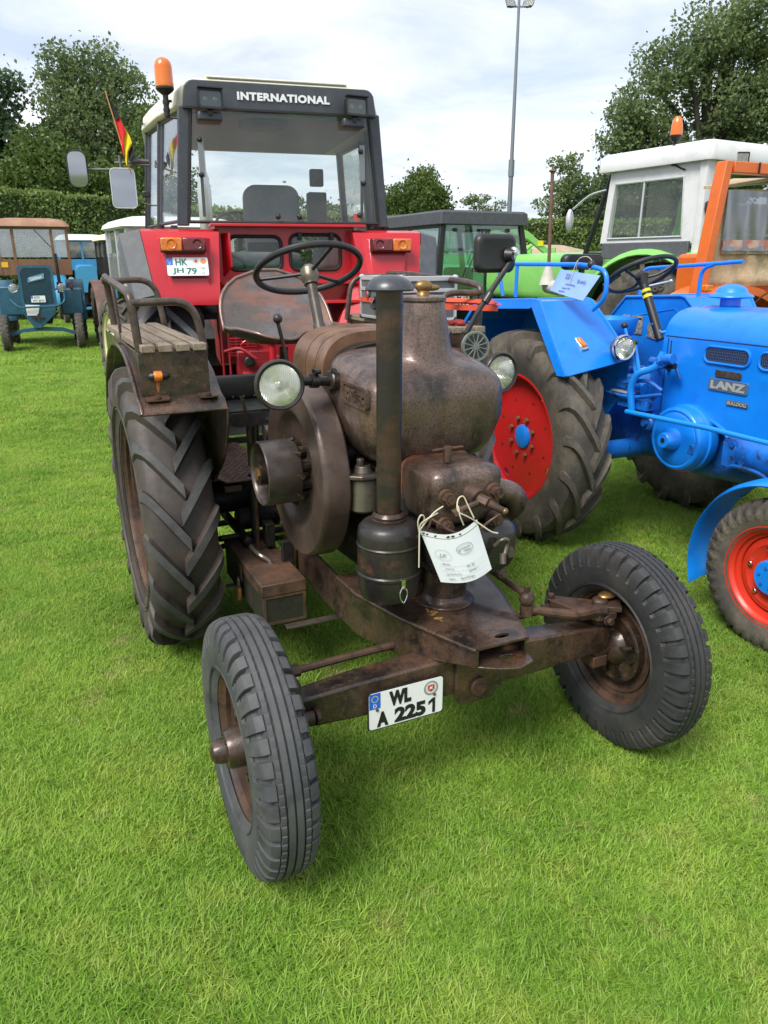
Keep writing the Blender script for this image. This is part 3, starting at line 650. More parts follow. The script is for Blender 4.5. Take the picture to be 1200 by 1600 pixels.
m = M(); m.tube([(-.11, -.01, .95), (-.06, -.05, .915), (.0, -.06, .905), (.06, -.05, .93), (.10, -.068, .96)], .004, 8, 5); m.tube([(-.11, -.01, .95), (-.12, .0, .90), (-.10, .0, .85)], .004, 8, 5); mk('injection_pipe', m, rust, tr)
m = M(); m.tube([(-.10, -.01, .90), (-.085, -.02, .87), (-.09, .0, .82)], .0022, 6, 4); mk('green_wire', m, mat('green_wire_sheath', (.02, .22, .12), .5), tr)

# flywheel, clutch and belt pulley on the left side
fyc, fzc = .655, .955
m = M(); m.lathe([(.06, .030), (.150, .034), (.178, .028), (.192, .018), (.202, .004), (.212, -.004), (.225, -.005), (.300, -.002), (.308, .006), (.310, .015), (.310, .085), (.304, .092), (.06, .095)], (-.30, fyc, fzc), (1, 0, 0), 96); m.lathe([(.0, .0), (.06, .0), (.07, .02), (.07, .09), (0, .09)], (-.30, fyc, fzc), (1, 0, 0), 32)
mk('flywheel', m, mat('flywheel_iron', (.078, .053, .042), .40, .35, [(3, (.135, .095, .076), .42, .66), (14, (.055, .035, .028), .52, .75), (60, (.19, .15, .12), .6, .8, None, .5)], [(80, .2, .001)], (6, .27, .48), coat=.15), tr)
m = M()
for k in range(9):
    a = k * 2 * math.pi / 9; y, z = fyc + math.cos(a) * .088, fzc + math.sin(a) * .088
    m.cyl((-.255, y, z), (-.325, y, z), .018, n=10); m.bolt((-.325, y, z), (-1, 0, 0), .012, .012); m.tube([(-.30, fyc + math.cos(a) * .05, fzc + math.sin(a) * .05), (-.32, fyc + math.cos(a + .2) * .1, fzc + math.sin(a + .2) * .1), (-.30, fyc + math.cos(a + .35) * .12, fzc + math.sin(a + .35) * .12)], .009, 6, 3)
m.cyl((-.22, fyc, fzc), (-.43, fyc, fzc), .04, n=24)
mk('clutch', m, mat('oily_clutch_steel', (.05, .036, .028), .3, .6, [(20, (.2, .12, .06), .52, .7), (60, (.02, .018, .016), .5, .7)], [(60, .4, .002)]), tr)
m = M(); m.lathe([(.045, .08), (.10, .08), (.102, .012), (.106, .004), (.110, .0), (.113, .004), (.113, .120), (.108, .125), (.03, .125)], (-.425, fyc, fzc), (1, 0, 0), 72); m.lathe([(0, .02), (.022, .02), (.024, .04), (.034, .042), (.036, .07), (.045, .085)], (-.425, fyc, fzc), (1, 0, 0), 24)
for k in range(10):
    a = k * math.pi / 5; m.cyl((-.35, fyc + math.cos(a) * .07, fzc + math.sin(a) * .07), (-.362, fyc + math.cos(a) * .07, fzc + math.sin(a) * .07), .011, n=10)
mk('belt_pulley', m, mat('pulley_steel', (.07, .052, .042), .28, .55, [(3, (.11, .10, .095), .45, .6), (16, (.04, .026, .02), .5, .75), (50, (.14, .08, .045), .62, .8)], [(80, .15, .001)], (5, .2, .42), coat=.25), tr)
m = M(); m.cyl((-.408, fyc, fzc), (-.435, fyc, fzc), .024, n=6); m.cyl((-.40, fyc, fzc), (-.412, fyc, fzc), .034, n=20); mk('pulley_nut', m, brass, tr)

# head lamps on side bars
def lamp(c, r, d_, parent, housing, ax=(0, -1, 0), bar=None, ring=None, depth=.95):
    A = V(*ax).normalized(); root = empty('headlamp', parent, c)
    m = M(); m.lathe([(0, -depth * r * 1.25), (r * .35, -depth * r * 1.2), (r * .7, -depth * r * .95), (r * .92, -depth * r * .5), (r * 1.0, -r * .12), (r * 1.03, -.004)], (0, 0, 0), A, 40); mk('lamp_shell', m, housing, root)
    m = M(); m.lathe([(r * 1.03, -.006), (r * 1.06, .0), (r * 1.05, .010), (r * .98, .017), (r * .86, .013), (r * .86, .0)], (0, 0, 0), A, 48); mk('lamp_bezel', m, ring or housing, root)
    m = M(); m.lathe([(r * .86, .008), (r * .6, -r * .25), (r * .3, -r * .6), (r * .08, -r * .75), (0, -r * .76)], (0, 0, 0), A, 32); m.sphere(A * (-r * .45), r * .13, 10); mk('reflector', m, mat('lamp_reflector', (.86, .85, .78), .16, 1.), root)
    m = M(); m.lathe([(r * .87, .008), (r * .6, .016), (r * .3, .021), (0, .023)], (0, 0, 0), A, 40)
    gl = MATS.get('lamp_glass')
    if not gl:
        gl = mat('lamp_glass', (.93, .94, .90), .06, 0, (), ()); nt = gl.node_tree; p = nt.nodes['Principled BSDF']; p.inputs['Transmission Weight'].default_value = .85; p.inputs['IOR'].default_value = 1.3; p.inputs['Coat Weight'].default_value = .3
        tcn = nt.nodes.new('ShaderNodeTexCoord'); wv = nt.nodes.new('ShaderNodeTexWave'); wv.inputs['Scale'].default_value = 55; wv.bands_direction = 'X'; wv.inputs['Distortion'].default_value = .6
        nt.links.new(tcn.outputs['Object'], wv.inputs['Vector']); b_ = nt.nodes.new('ShaderNodeBump'); b_.inputs['Strength'].default_value = .6; b_.inputs['Distance'].default_value = .0015
        nt.links.new(wv.outputs['Color'], b_.inputs['Height']); nt.links.new(b_.outputs[0], p.inputs['Normal'])
    mk('lens', m, gl, root); return root
lamp((-.425, .375, 1.302), .072, .1, tr, blackmet, (-.10, -1, .03))
lamp((.470, .54, 1.262), .072, .1, tr, blackmet, (.05, -1, .03))
m = M(); m.cyl((-.34, .44, 1.30), (-.20, .47, 1.285), .016, n=16); m.cyl((-.235, .462, 1.29), (-.205, .468, 1.285), .033, n=20, ch=.004); m.cyl((-.3, .448, 1.295), (-.275, .45, 1.293), .022, n=12)
for k in range(4): m.cyl((-.29 + .0, .43 + k * .008, 1.325), (-.272, .43 + k * .008, 1.325), .008, n=8)
m.bolt((-.22, .45, 1.32), (0, -1, .3), .008, .01); m.bolt((-.22, .46, 1.255), (0, -1, 0), .008, .01); mk('lamp_bar', m, blackmet, tr)
m = M(); m.cyl((.29, .5, 1.28), (.42, .56, 1.275), .016, n=16); m.cyl((.28, .49, 1.28), (.31, .5, 1.28), .033, n=20, ch=.004); mk('lamp_bar', m, blackmet, tr)

# steering wheel and column
sc0 = V(-.005, 1.25, 1.622); ax_ = V(0, .44, .9).normalized()
u_, w_ = basis(ax_)
m = M(); m.tube([sc0 + (u_ * math.cos(a) + w_ * math.sin(a)) * .215 for a in [2 * math.pi * i / 48 for i in range(48)]], .0135, 10, 1, True)
for a in (100, 215, 335):
    q = u_ * math.cos(R(a)) + w_ * math.sin(R(a)); m.tube([sc0 + q * .02 - ax_ * .015, sc0 + q * .12 - ax_ * .008, sc0 + q * .212], .008, 8, 4)
mk('steering_wheel', m, blackplastic, tr)
m = M(); m.lathe([(0, .018), (.018, .016), (.034, .0), (.038, -.03), (.036, -.045), (.03, -.055), (.03, -.065), (.0, -.065)], sc0, ax_, 28); mk('steering_hub', m, bowl, tr)
m = M(); m.cyl(sc0 - ax_ * .05, sc0 - ax_ * .26 , .021, n=20); m.cyl(sc0 - ax_ * .24, sc0 - ax_ * .52, .025, n=20); mk('steering_column', m, mat('grey_brown_tube', (.075, .065, .055), .4, .4, [(16, (.12, .1, .085), .5, .7)], [(60, .2, .001)]), tr)
m = M(); m.tube([(-.20, .93, 1.20), (-.215, .95, 1.32), (-.24, .95, 1.44)], .0075, 8, 4); mk('gear_lever', m, blackmet, tr)
m = M(); m.sphere((-.24, .95, 1.452), .018, 14); mk('lever_knob', m, blackplastic, tr)

# pressed steel seat
m = M(); nu, nv = 40, 18; vs = []
def seat_pt(p, q):
    """p -1..1 across, q 0 front .. 1 top of the back"""
    wd = .268 * (1 - .05 * abs(q - .5)) ; e = 1.0
    x = .008 + p * wd
    if q < .45: y = 1.35 + .33 * (q / .45); z = 1.345 - .055 * math.sin(math.pi * q / .9) + .03 * abs(p) ** 3
    else:
        t = (q - .45) / .55; a = t * R(78); y = 1.68 + .15 * t + .05 * math.sin(a); z = 1.29 + .325 * t ** 1.25
    z += .05 * abs(p) ** 3 * (1 - abs(2 * q - .9) * .5)
    return V(x, y, z)
edge = []
for j in range(nv + 1):
    q = j / nv
    # outline: rounded back, front with a centre hump
    lim = 1.0
    if q > .55: lim = max(0, 1 - ((q - .55) / .455) ** 3.2) ** .5
    if q < .2: lim = .80 + .2 * (q / .2) ** .6
    row = []
    for i in range(nu + 1):
        p = -1 + 2 * i / nu; pt = seat_pt(p * lim, q)
        if q < .15: pt.y -= (.15 - q) * .6 * (abs(p) ** 1.5 * .45 * (1 - abs(p)) * 3.4 - .02) ; pt.z += .028 * math.exp(-(p / .16) ** 2) * (1 - q / .15) - .010 * (1 - q / .15)
        row.append(pt)
    vs += row
n_ = nu + 1
fs = [(j * n_ + i, j * n_ + i + 1, (j + 1) * n_ + i + 1, (j + 1) * n_ + i) for j in range(nv) for i in range(nu)]
m.add(vs, fs)
m.add([v + V(0, .006, -.006) for v in vs], [f[::-1] for f in fs])
seat = mk('seat', m, seatm, tr, ang=80)
loop = [vs[i] for i in range(nu + 1)] + [vs[j * n_ + nu] for j in range(1, nv + 1)] + [vs[nv * n_ + i] for i in range(nu - 1, -1, -2)] + [vs[j * n_] for j in range(nv - 1, 0, -1)]
m = M(); m.tube(loop, .008, 8, 1, True); mk('seat_rim', m, mat('polished_seat_edge', (.24, .17, .14), .32, .6, [(20, (.15, .1, .08), .45, .7)]), seat, ang=80)
m = M(); m.tube([(-.03, 1.55, 1.28), (-.03, 1.56, 1.15), (-.02, 1.50, .98), (0, 1.5, .8)], .02, 10, 4); mk('seat_post', m, rust, tr)
# ---------------------------------------------------------------- fenders with slatted side benches
red_old = mat('red_rubber_marks', (.35, .05, .03), .6)
def fender(side):
    """side -1: the one in full view; +1 mirrors it about x = .01"""
    def X_(x): return x if side < 0 else .02 - x
    root = empty('fender', tr)
    P = [(.865, 1.152), (.90, 1.185), (.95, 1.198), (1.05, 1.265), (1.2, 1.322), (1.4, 1.340), (1.6, 1.325), (1.8, 1.26), (2.0, 1.12), (2.15, .95)]
    m = M()
    xo, xi = -.765, -.468
    m.loft([[(X_(xo), y, z), (X_(xi), y, z), (X_(xi), y + .002, z - .005), (X_(xo), y + .002, z - .005)] for y, z in P])
    # inner skirt wall
    low = [(.865, 1.152), (.88, 1.08), (.97, .95), (1.08, .87), (1.2, .80), (1.5, .76), (1.8, .76), (2.0, .78), (2.1, .85), (2.15, .95)]
    for i in range(len(P) - 1):
        a, b = P[i], P[i + 1]; c, d_ = low[i + 1], low[i]
        q = [(X_(xi), a[0], a[1] - .001), (X_(xi), b[0], b[1] - .001), (X_(xi), c[0], c[1]), (X_(xi), d_[0], d_[1])]
        m.prism(q, (-side * .004 * -1, 0, 0))
    mk('fender_skin', m, patina, root, ang=50)
    m = M(); m.tube([(X_(xo), y, z) for y, z in P], .0075, 8, 3); m.tube([(X_(xi), y, z) for y, z in low[:6]], .005, 8, 3); m.tube([(X_(xo), P[0][0], P[0][1]), (X_(xi), P[0][0], P[0][1])], .005, 8, 1); mk('rolled_edge', m, copper if 0 else patina, root, ang=80)
    # bench box
    m = M(); yb = .948
    m.prism([(X_(-.742), yb, 1.196), (X_(-.508), yb, 1.196), (X_(-.508), yb, 1.352), (X_(-.742), yb, 1.352)], (0, .005, 0))
    for x in (-.742, -.513): m.prism([(X_(x), .953, 1.196), (X_(x), .953, 1.352), (X_(x), 2.0, 1.352), (X_(x), 2.0, 1.13), (X_(x), 1.6, 1.32), (X_(x), 1.2, 1.31)], (-side * -.005, 0, 0))
    m.box((X_(-.625), .965, 1.349), (.225, .03, .006)); m.box((X_(-.625), 1.95, 1.349), (.225, .03, .006))
    mk('bench_box', m, patina, root, bev=.0015)
    for x0, x1 in ((-.742, -.66), (-.56, -.49)):
        m = M(); a, b = X_(x0), X_(x1); xm = (a + b) / 2; hw = abs(b - a) / 2
        m.prism([(xm + p, .915 + q * .9, 1.1955 + q * .14) for p, q in rrect(hw, .026, .01, 3)], (0, 0, .005)); m.bolt((xm, .905, 1.201), (0, -.1, 1), .009, .006); mk('foot_plate', m, rust, root)
    for i in range(4):
        m = M(); m.box((X_(-.7125 + i * .0595), 1.475, 1.3655), (.048, 1.07, .026)); mk('slat', m, oldwood, root, bev=.003)
    m = M()
    rail = bent([(X_(-.735), 1.0, 1.352), (X_(-.742), 1.0, 1.46), (X_(-.748), 1.005, 1.545), (X_(-.752), 1.12, 1.560), (X_(-.745), 1.75, 1.590), (X_(-.728), 1.93, 1.592), (X_(-.716), 1.96, 1.50), (X_(-.708), 1.96, 1.352)], .07, 5)
    m.tube(rail, .0145, 12, 1)
    mk('outer_rail', m, mat('worn_brown_tube', (.075, .052, .042), .4, .35, [(12, (.14, .105, .085), .45, .7), (40, (.03, .025, .02), .5, .75)], [(80, .2, .001)]), root, ang=80)
    for y, zt_, xe in ((1.0, 1.518, -.515), (1.93, 1.573, -.495)):
        m = M(); m.tube(bent([(X_(-.745), y, zt_), (X_(xe - .02), y, zt_ + .004), (X_(xe + .01), y, 1.352)], .085, 7), .0135, 12, 1); mk('end_hoop', m, MATS['worn_brown_tube'], root, ang=80)
    m = M(); m.tube(bent([(X_(-.745), 1.5, 1.575), (X_(-.735), 1.5, 1.352)], .03), .006, 8, 1); mk('middle_rod', m, MATS['worn_brown_tube'], root)
    if side < 0:
        m = M(); m.sphere((-.686, .942, 1.272), .04, 20, (1, .45, .42)); mk('marker_lamp', m, blackplastic, root, ang=80)
        m = M(); m.lathe([(.0172, -.014), (.0185, -.01), (.0185, .01), (.0172, .014)], (-.690, .940, 1.272), (1, 0, 0), 24); mk('marker_lens', m, amber, root)
        m = M(); m.sphere((-.69, .947, 1.240), .012, 10, (.6, .25, 2.4)); mk('rust_run', m, mat('bright_rust', (.30, .09, .03), .7), root)
    return root
for s_ in (-1, 1): fender(s_).location = (0, 0 if s_ < 0 else .15, 0)

# mirror, horn, lamp of the right fender
m = M(); m.tube([(.615, 1.02, 1.36), (.68, 1.01, 1.47), (.80, 1.0, 1.635), (.825, 1.0, 1.665)], .0115, 10, 4); m.cyl((.69, 1.0, 1.486), (.715, 1.0, 1.52), .017, n=12); mk('mirror_arm', m, blackmet, tr)
m = M(); m.cyl((.815, 1.005, 1.66), (.835, 1.005, 1.70), .018, n=14); m.bolt((.83, .99, 1.685), (0, -1, 0), .01, .01); mk('mirror_clamp', m, alu, tr)
m = M(); rc = V(.752, 1.03, 1.682)
def mring(hw, hh, rr_, y): return [(rc.x + a, rc.y + y, rc.z + b) for a, b in rrect(hw, hh, rr_, 5)]
m.loft([mring(.092, .070, .03, .022), mring(.100, .078, .032, .012), mring(.100, .078, .032, .0), mring(.094, .072, .03, -.012), mring(.082, .060, .024, -.018), mring(.078, .056, .022, -.017)])
m.cyl((.80, 1.012, 1.675), (.815, .985, 1.675), .030, .022, n=20)
mk('mirror_housing', m, blackplastic, tr, ang=50)
m = M(); m.prism(mring(.090, .068, .028, .022), (0, .002, 0)); mk('mirror_glass', m, mat('mirror_glass', (.34, .36, .38), .04, 1.), tr)
hn = (.638, .98, 1.306)
m = M(); m.lathe([(0, -.05), (.03, -.05), (.05, -.03), (.064, -.006), (.066, .0), (.062, .006), (.0, .003)], hn, (-.12, -1, .12), 36); m.cyl((.64, 1.04, 1.31), (.64, 1.06, 1.26), .012); mk('horn', m, mat('grey_cast_horn', (.17, .19, .165), .5, .4, [(30, (.10, .11, .095), .45, .7)], [(90, .3, .001)]), tr)
hA = V(-.12, -1, .12).normalized(); hu, hw_ = basis(hA); hc = V(*hn) + hA * .004
for k in range(12):
    a = k * math.pi / 6; q = hu * math.cos(a) + hw_ * math.sin(a); t = hA.cross(q); m = M()
    m.prism([hc + q * .022 - t * .0028, hc + q * .049 - t * .008, hc + q * .052, hc + q * .049 + t * .008, hc + q * .022 + t * .0028], hA * .0022); mk('horn_slot', m, black, tr)
m = M(); m.lathe([(.060, .004), (.062, .010), (.055, .010), (.054, .004)], hn, hA, 36); m.cyl(hc, hc + hA * .006, .014, n=16)
for k in range(12):
    a = (k + .5) * math.pi / 6; q = hu * math.cos(a) + hw_ * math.sin(a); m.cyl(hc + q * .012 + hA * .003, hc + q * .056 + hA * .003, .0028, n=6)
mk('horn_grille', m, MATS['grey_cast_horn'], tr)
m = M(); m.box((.60, 1.28, 1.24), (.12, .5, .05)); m.box((.52, 1.05, 1.27), (.10, .14, .06)); mk('lamp_bracket', m, rust, tr, bev=.005)

# foot plate, pedals, rear board
m = M(); z = .785
m.prism([(-.463, 1.30, z), (-.425, 1.17, z), (-.20, 1.17, z), (-.20, 1.98, z), (-.463, 1.98, z)], (0, 0, .006))
rr2 = random.Random(3)
for i in range(9):
    for j in range(34):
        x = -.455 + i * .029 + (.014 if j % 2 else 0); y = 1.19 + j * .0235
        if x > -.205 or (y < 1.32 and x < -.42): continue
        a = R(35 if (i + j) % 2 else -35); c_, s2 = math.cos(a) * .010, math.sin(a) * .010
        m.cyl((x - c_, y - s2, z + .007), (x + c_, y + s2, z + .007), .0028, n=5)
mk('tread_plate', m, mat('rusty_tread_plate', (.15, .085, .065), .6, .2, [(40, (.24, .16, .13), .45, .7), (120, (.06, .04, .035), .5, .75)], [(120, .4, .002)]), tr, kind='stuff')
m = M(); m.box((-.40, 1.16, .762), (.07, .02, .02)); m.box((-.3, 1.5, .765), (.04, .7, .03)); mk('plate_support', m, rust, tr)
m = M(); m.prism([(-.415 + a, 1.0, 1.072 + b) if 0 else (-.36 + a, 1.0, 1.078 + b) for a, b in rrect(.07, .026, .022, 5)], (0, .008, 0)); m.tube([(-.33, 1.01, 1.06), (-.325, 1.04, .93), (-.32, 1.1, .75)], .012, 8, 3); mk('pedal', m, chassis, tr)
m = M(); m.loft([[(-.39 + x, .99 + y, z_), (-.378 + x, .99 + y, z_), (-.378 + x, 1.0 + y, z_), (-.39 + x, 1.0 + y, z_)] for x, y, z_ in ((0, 0, 1.17), (.012, 0, 1.12), (.028, .02, 1.02), (.045, .05, .86), (.06, .1, .6), (.06, .12, .48))]); mk('brake_lever', m, patina, tr)
m = M(); m.cyl((-.30, 1.0, 1.02), (-.22, 1.0, 1.02), .03, n=18); m.box((-.345, 1.05, .98), (.02, .03, .2)); mk('pedal_pivot', m, worn, tr)
m = M(); m.cyl((-.30, 1.22, .45), (-.30, 1.22, .80), .018); m.box((-.27, 1.12, .56), (.04, .06, .1)); m.box((-.245, .95, .50), (.05, .02, .16)); m.cyl((-.45, 1.25, .52), (.3, 1.25, .52), .012); mk('linkage', m, chassis, tr, bev=.003)
m = M(); m.loft([[(x, 1.9 + a, 1.06 + b) for a, b in sup(.035, .062, 3, 20)] for x in (-.46, .5)]); mk('leather_roll', m, blackplastic, tr, ang=60)
for k in range(12):
    m = M(); m.sphere((-.42 + k * .055, 1.865, 1.018), .006, 8, (1, .6, 1)); mk('rivet', m, worn, tr)
greyboard = mat('grey_painted_board', (.11, .12, .125), .6, 0, [(6, (.17, .18, .18), .45, .7, (.6, 4, 4)), (40, (.06, .06, .06), .6, .8, (.5, 4, 4))], [(60, .3, .001, (.4, 4, 4))])
for k, (z0, y0) in enumerate(((.97, 1.90), (.905, 1.93), (.84, 1.95))):
    m = M(); m.box((.02, y0, z0), (.94, .02, .062)); mk('rear_board', m, greyboard, tr, bev=.002)
m = M(); m.cyl((-.47, 1.9, .36), (.5, 1.9, .36), .016); m.box((.02, 1.86, .80), (.9, .02, .03)); mk('drawbar', m, chassis, tr)
m = M(); m.box((-.20, .725, .313), (.27, .035, .008)); m.box((-.062, .725, .37), (.012, .035, .12)); mk('toolbox_bracket', m, worn, tr, bev=.001)
m = M(); m.box((-.3, 1.2, .313), (.3, .035, .008)); mk('toolbox_bracket', m, worn, tr, bev=.001)
for y in (1.05, 1.0):
    m = M(); m.bolt((-.225, y, .62), (-1, 0, 0), .012, .01); mk('rail_bolt', m, worn, tr)

def W2(x, y, z, o=(BX, BY), rz=BR):
    t = R(rz); return (o[0] + x * math.cos(t) - y * math.sin(t), o[1] + x * math.sin(t) + y * math.cos(t), z)

# ---------------------------------------------------------------- rusty tool box under the pulley
tb = thing('toolbox', 'rusty brown metal toolbox with padlock and curved handle, beside the flywheel', 'toolbox', W2(-.328, 1.04, .318), BR)
boxm = mat('rusty_box_sheet', (.085, .056, .042), .5, .25, [(6, (.17, .085, .05), .45, .66), (14, (.03, .024, .02), .48, .68, None, .8), (40, (.055, .045, .035), .5, .75), (150, (.19, .14, .11), .6, .8, None, .6)], [(150, .5, .0015), (20, .2, .002)])
boxd = mat('dark_green_box_side', (.035, .036, .028), .5, .2, [(9, (.075, .05, .035), .5, .72), (40, (.02, .02, .016), .5, .75)], [(80, .2, .001)])
m = M(); m.box((0, 0, .062), (.172, .58, .120)); mk('box_body', m, boxd, tb, bev=.003)
for y in (-.2905,):
    m = M(); m.holed([(-.085, y, .004), (.085, y, .004), (.085, y, .122), (-.085, y, .122)], [[(-.074, y, .014), (.074, y, .014), (.074, y, .114), (-.074, y, .114)]], (0, -.003, 0)); mk('end_frame', m, boxm, tb)
m = M(); m.box((0, 0, .148), (.180, .588, .050)); mk('lid', m, boxm, tb, bev=.004)
m = M(); m.tube([(0, .075, .170), (-.0, .078, .186), (-.028, .055, .205), (-.036, 0, .214), (-.022, -.055, .203), (.006, -.078, .184), (.012, -.085, .170)], .0095, 10, 5); m.sphere((0, .08, .173), .012, 8, (1, 1, .3)); m.sphere((.012, -.085, .173), .012, 8, (1, 1, .3)); mk('handle', m, worn, tb)
m = M(); m.prism([(-.0935, -.02, .150), (-.0935, .01, .150), (-.0935, .012, .09), (-.0935, -.022, .09)], (-.004, 0, 0)); mk('hasp', m, boxm, tb)
m = M(); m.tube([(-.107, -.018, .055), (-.107, -.018, .088), (-.107, -.005, .102), (-.107, .008, .088), (-.107, .008, .055)], .0045, 8, 4); mk('shackle', m, worn, tb)
m = M(); m.loft([[(-.107 + a, -.005 + b, z_) for a, b in sup(.010, hw, 3, 16)] for z_, hw in ((.0, .010), (.006, .016), (.03, .021), (.05, .021), (.058, .017))]); mk('padlock', m, mat('orange_brass_lock', (.36, .15, .06), .5, .5, [(30, (.2, .08, .03), .45, .7)], [(60, .4, .001)]), tb)

# ---------------------------------------------------------------- information sheet in a clear sleeve
def sheet_pt(a, b):
    """a 0..1 across, b 0 top .. 1 bottom, in tractor coordinates"""
    TL, TR_, BR_, BL_ = V(-.174, -.052, .941), V(.006, -.066, .949), V(.060, -.075, .790), V(-.106, -.058, .772)
    p = (TL * (1 - a) + TR_ * a) * (1 - b) + (BL_ * (1 - a) + BR_ * a) * b
    p.z -= .022 * math.sin(math.pi * a) * (1 - .45 * b); p.y -= .020 * math.sin(math.pi * a) ; return p
ps = thing('information_sheet', 'white information sheet in a clear sleeve, hung from the cylinder head with cream string', 'paper sheet', (BX, BY, 0), BR)
def sheet_patch(name, a0, a1, b0, b1, off, mt, thick=.0006):
    m = M(); nu, nv = 14, 12; g1 = []; nrm = V(.02, -1, .02).normalized()
    for j in range(nv + 1):
        for i in range(nu + 1): g1.append(sheet_pt(a0 + (a1 - a0) * i / nu, b0 + (b1 - b0) * j / nv) + nrm * off)
    k = nu + 1; q = [v + nrm * thick for v in g1]; nn = len(g1)
    fs = [(j * k + i, j * k + i + 1, (j + 1) * k + i + 1, (j + 1) * k + i) for j in range(nv) for i in range(nu)]
    m.add(g1 + q, fs + [tuple(x + nn for x in f[::-1]) for f in fs]); return mk(name, m, mt, ps, ang=80)
sheet_patch('page', 0.01, .99, .10, 1, .0, paper)
sheet_patch('punched_strip', 0, 1, 0, .085, .0, white)
sheet_patch('strip_shadow_line', 0.0, 1, .087, .10, .0, greyprint)
for a in (.05, .10, .22, .42, .50, .63):
    p = sheet_pt(a, .045); m = M(); m.sphere(p + V(0, -.002, 0), .0038 if a not in (.42, .5) else .005, 10, (1.2, .3, .55)); mk('punch_hole', m, black, ps)
def on_sheet(name, s, a, b, h, w=None, mt=greyprint):
    p = sheet_pt(a, b) + V(0, -.0026, 0); dx_ = (sheet_pt(min(a + .05, 1), b) - sheet_pt(a - .05, b)).normalized(); dz_ = (sheet_pt(a, b - .05) - sheet_pt(a, b + .05)).normalized()
    dz_ = (dz_ - dx_ * dz_.dot(dx_)).normalized(); return text(name, s, mt, ps, p, w, h, dx_, dz_, .0004)
lightprint = mat('faint_print', (.34, .36, .40), .5)
on_sheet('printed_line', 'Besitzer', .22, .60, .005, None, lightprint); on_sheet('printed_line', 'Modell, Typ', .24, .70, .005, None, lightprint); on_sheet('printed_line', 'Technische Dat.', .28, .80, .005, None, lightprint)
on_sheet('printed_line', 'PS: 22', .62, .68, .0075); on_sheet('printed_line', 'Zylinder 1', .64, .785, .0075); on_sheet('printed_line', 'Bernd Krüger', .50, .895, .0075); on_sheet('printed_line', 'Name', .22, .905, .005, None, lightprint)
for (a, b, ra, rb) in ((.62, .33, .15, .10), (.22, .42, .12, .11)):
    m = M(); pts = [sheet_pt(a + ra * math.cos(t), b + rb * math.sin(t)) + V(0, -.003, 0) for t in [2 * math.pi * i / 24 for i in range(24)]]; m.tube(pts, .0006 if ra > .13 else .0003, 5, 1, True); mk('stamp_ring', m, greyprint if ra > .13 else lightprint, ps)
on_sheet('stamp_lettering', 'Treckerverein', .64, .31, .006, .032); on_sheet('stamp_lettering', 'Oldtimer', .66, .37, .006, .022); on_sheet('stamp_lettering', 'LK', .22, .43, .012, None, lightprint)
m = M(); q = sheet_pt(.55, .30); 
on_sheet('stamp_emblem', '*', .52, .34, .009)
for b in (.645, .74, .84, .93):
    m = M(); m.tube([sheet_pt(a, b) + V(0, -.0028, 0) for a in [.1 + .08 * i for i in range(11)]], .0002, 4, 1); mk('ruled_line', m, lightprint, ps)
m = M()
m.tube([(-.178, -.060, .940), (-.185, -.066, .97), (-.178, -.07, .990), (-.165, -.066, .98), (-.168, -.062, .955), (-.178, -.062, .942), (-.160, -.064, .965), (-.13, -.062, .99), (-.10, -.055, 1.0)], .0022, 6, 5)
m.tube([(-.178, -.062, .942), (-.180, -.066, .90), (-.180, -.066, .86), (-.179, -.064, .833)], .0022, 6, 4)
m.tube([(-.12, -.06, .985), (-.155, -.066, .975), (-.175, -.064, .962), (-.178, -.062, .942)], .0022, 6, 4)
m.tube([(0, -.070, .946), (.02, -.075, .93), (.05, -.078, .908), (.072, -.078, .900)], .0025, 6, 4)
m.tube([(-.002, -.070, .947), (-.03, -.074, .965), (-.06, -.07, .985), (-.055, -.06, 1.015), (-.035, -.055, 1.02), (-.02, -.06, .99), (-.005, -.068, .955)], .0022, 6, 5)
m.tube([(-.04, -.07, .94), (-.055, -.074, .97), (-.06, -.07, 1.0)], .0022, 6, 4)
mk('string', m, string, ps, ang=80)

# ---------------------------------------------------------------- aluminium-edged case on the far bench
cz = thing('equipment_case', 'grey equipment case with aluminium edges, clasps and an orange strap, on the far bench', 'case', W2(.655, 1.66, 1.3795), BR)
w_, d_, h_ = .305, .46, .205
m = M(); m.box((0, 0, h_ / 2), (w_ - .006, d_ - .006, h_ - .006)); mk('case_shell', m, greyabs, cz)
m = M(); e = .016
for x in (-1, 1):
    for y in (-1, 1): m.box((x * (w_ / 2 - e / 2 + .001), y * (d_ / 2 - e / 2 + .001), h_ / 2), (e, e, h_ - .03))
for z0, hh in ((.008, .014), (h_ - .010, .022), (.142, .018)):
    for y in (-1, 1): m.box((0, y * (d_ / 2 - .004 + .0015), z0), (w_ - .024, .010, hh))
    for x in (-1, 1): m.box((x * (w_ / 2 - .004 + .0015), 0, z0), (.010, d_ - .024, hh))
for y in (-1, 1): m.box((0, y * (d_ / 2 - .012), h_ - .001), (w_ - .03, .024, .004))
for x in (-1, 1): m.box((x * (w_ / 2 - .012), 0, h_ - .001), (.024, d_ - .06, .004))
mk('aluminium_edge', m, alu, cz, bev=.002)
for x in (-1, 1):
    for y in (-1, 1):
        for z0 in (.004, h_ - .004):
            m = M(); m.sphere((x * (w_ / 2 - .008), y * (d_ / 2 - .008), z0), .016, 10, (1, 1, .7)); mk('case_corner', m, alu if z0 > .1 else blackplastic, cz)
for y in (-.15, .12):
    m = M(); m.box((-w_ / 2 - .006, y, .138), (.010, .035, .055)); m.box((-w_ / 2 - .010, y, .115), (.006, .02, .035)); mk('clasp', m, chrome, cz, bev=.002)
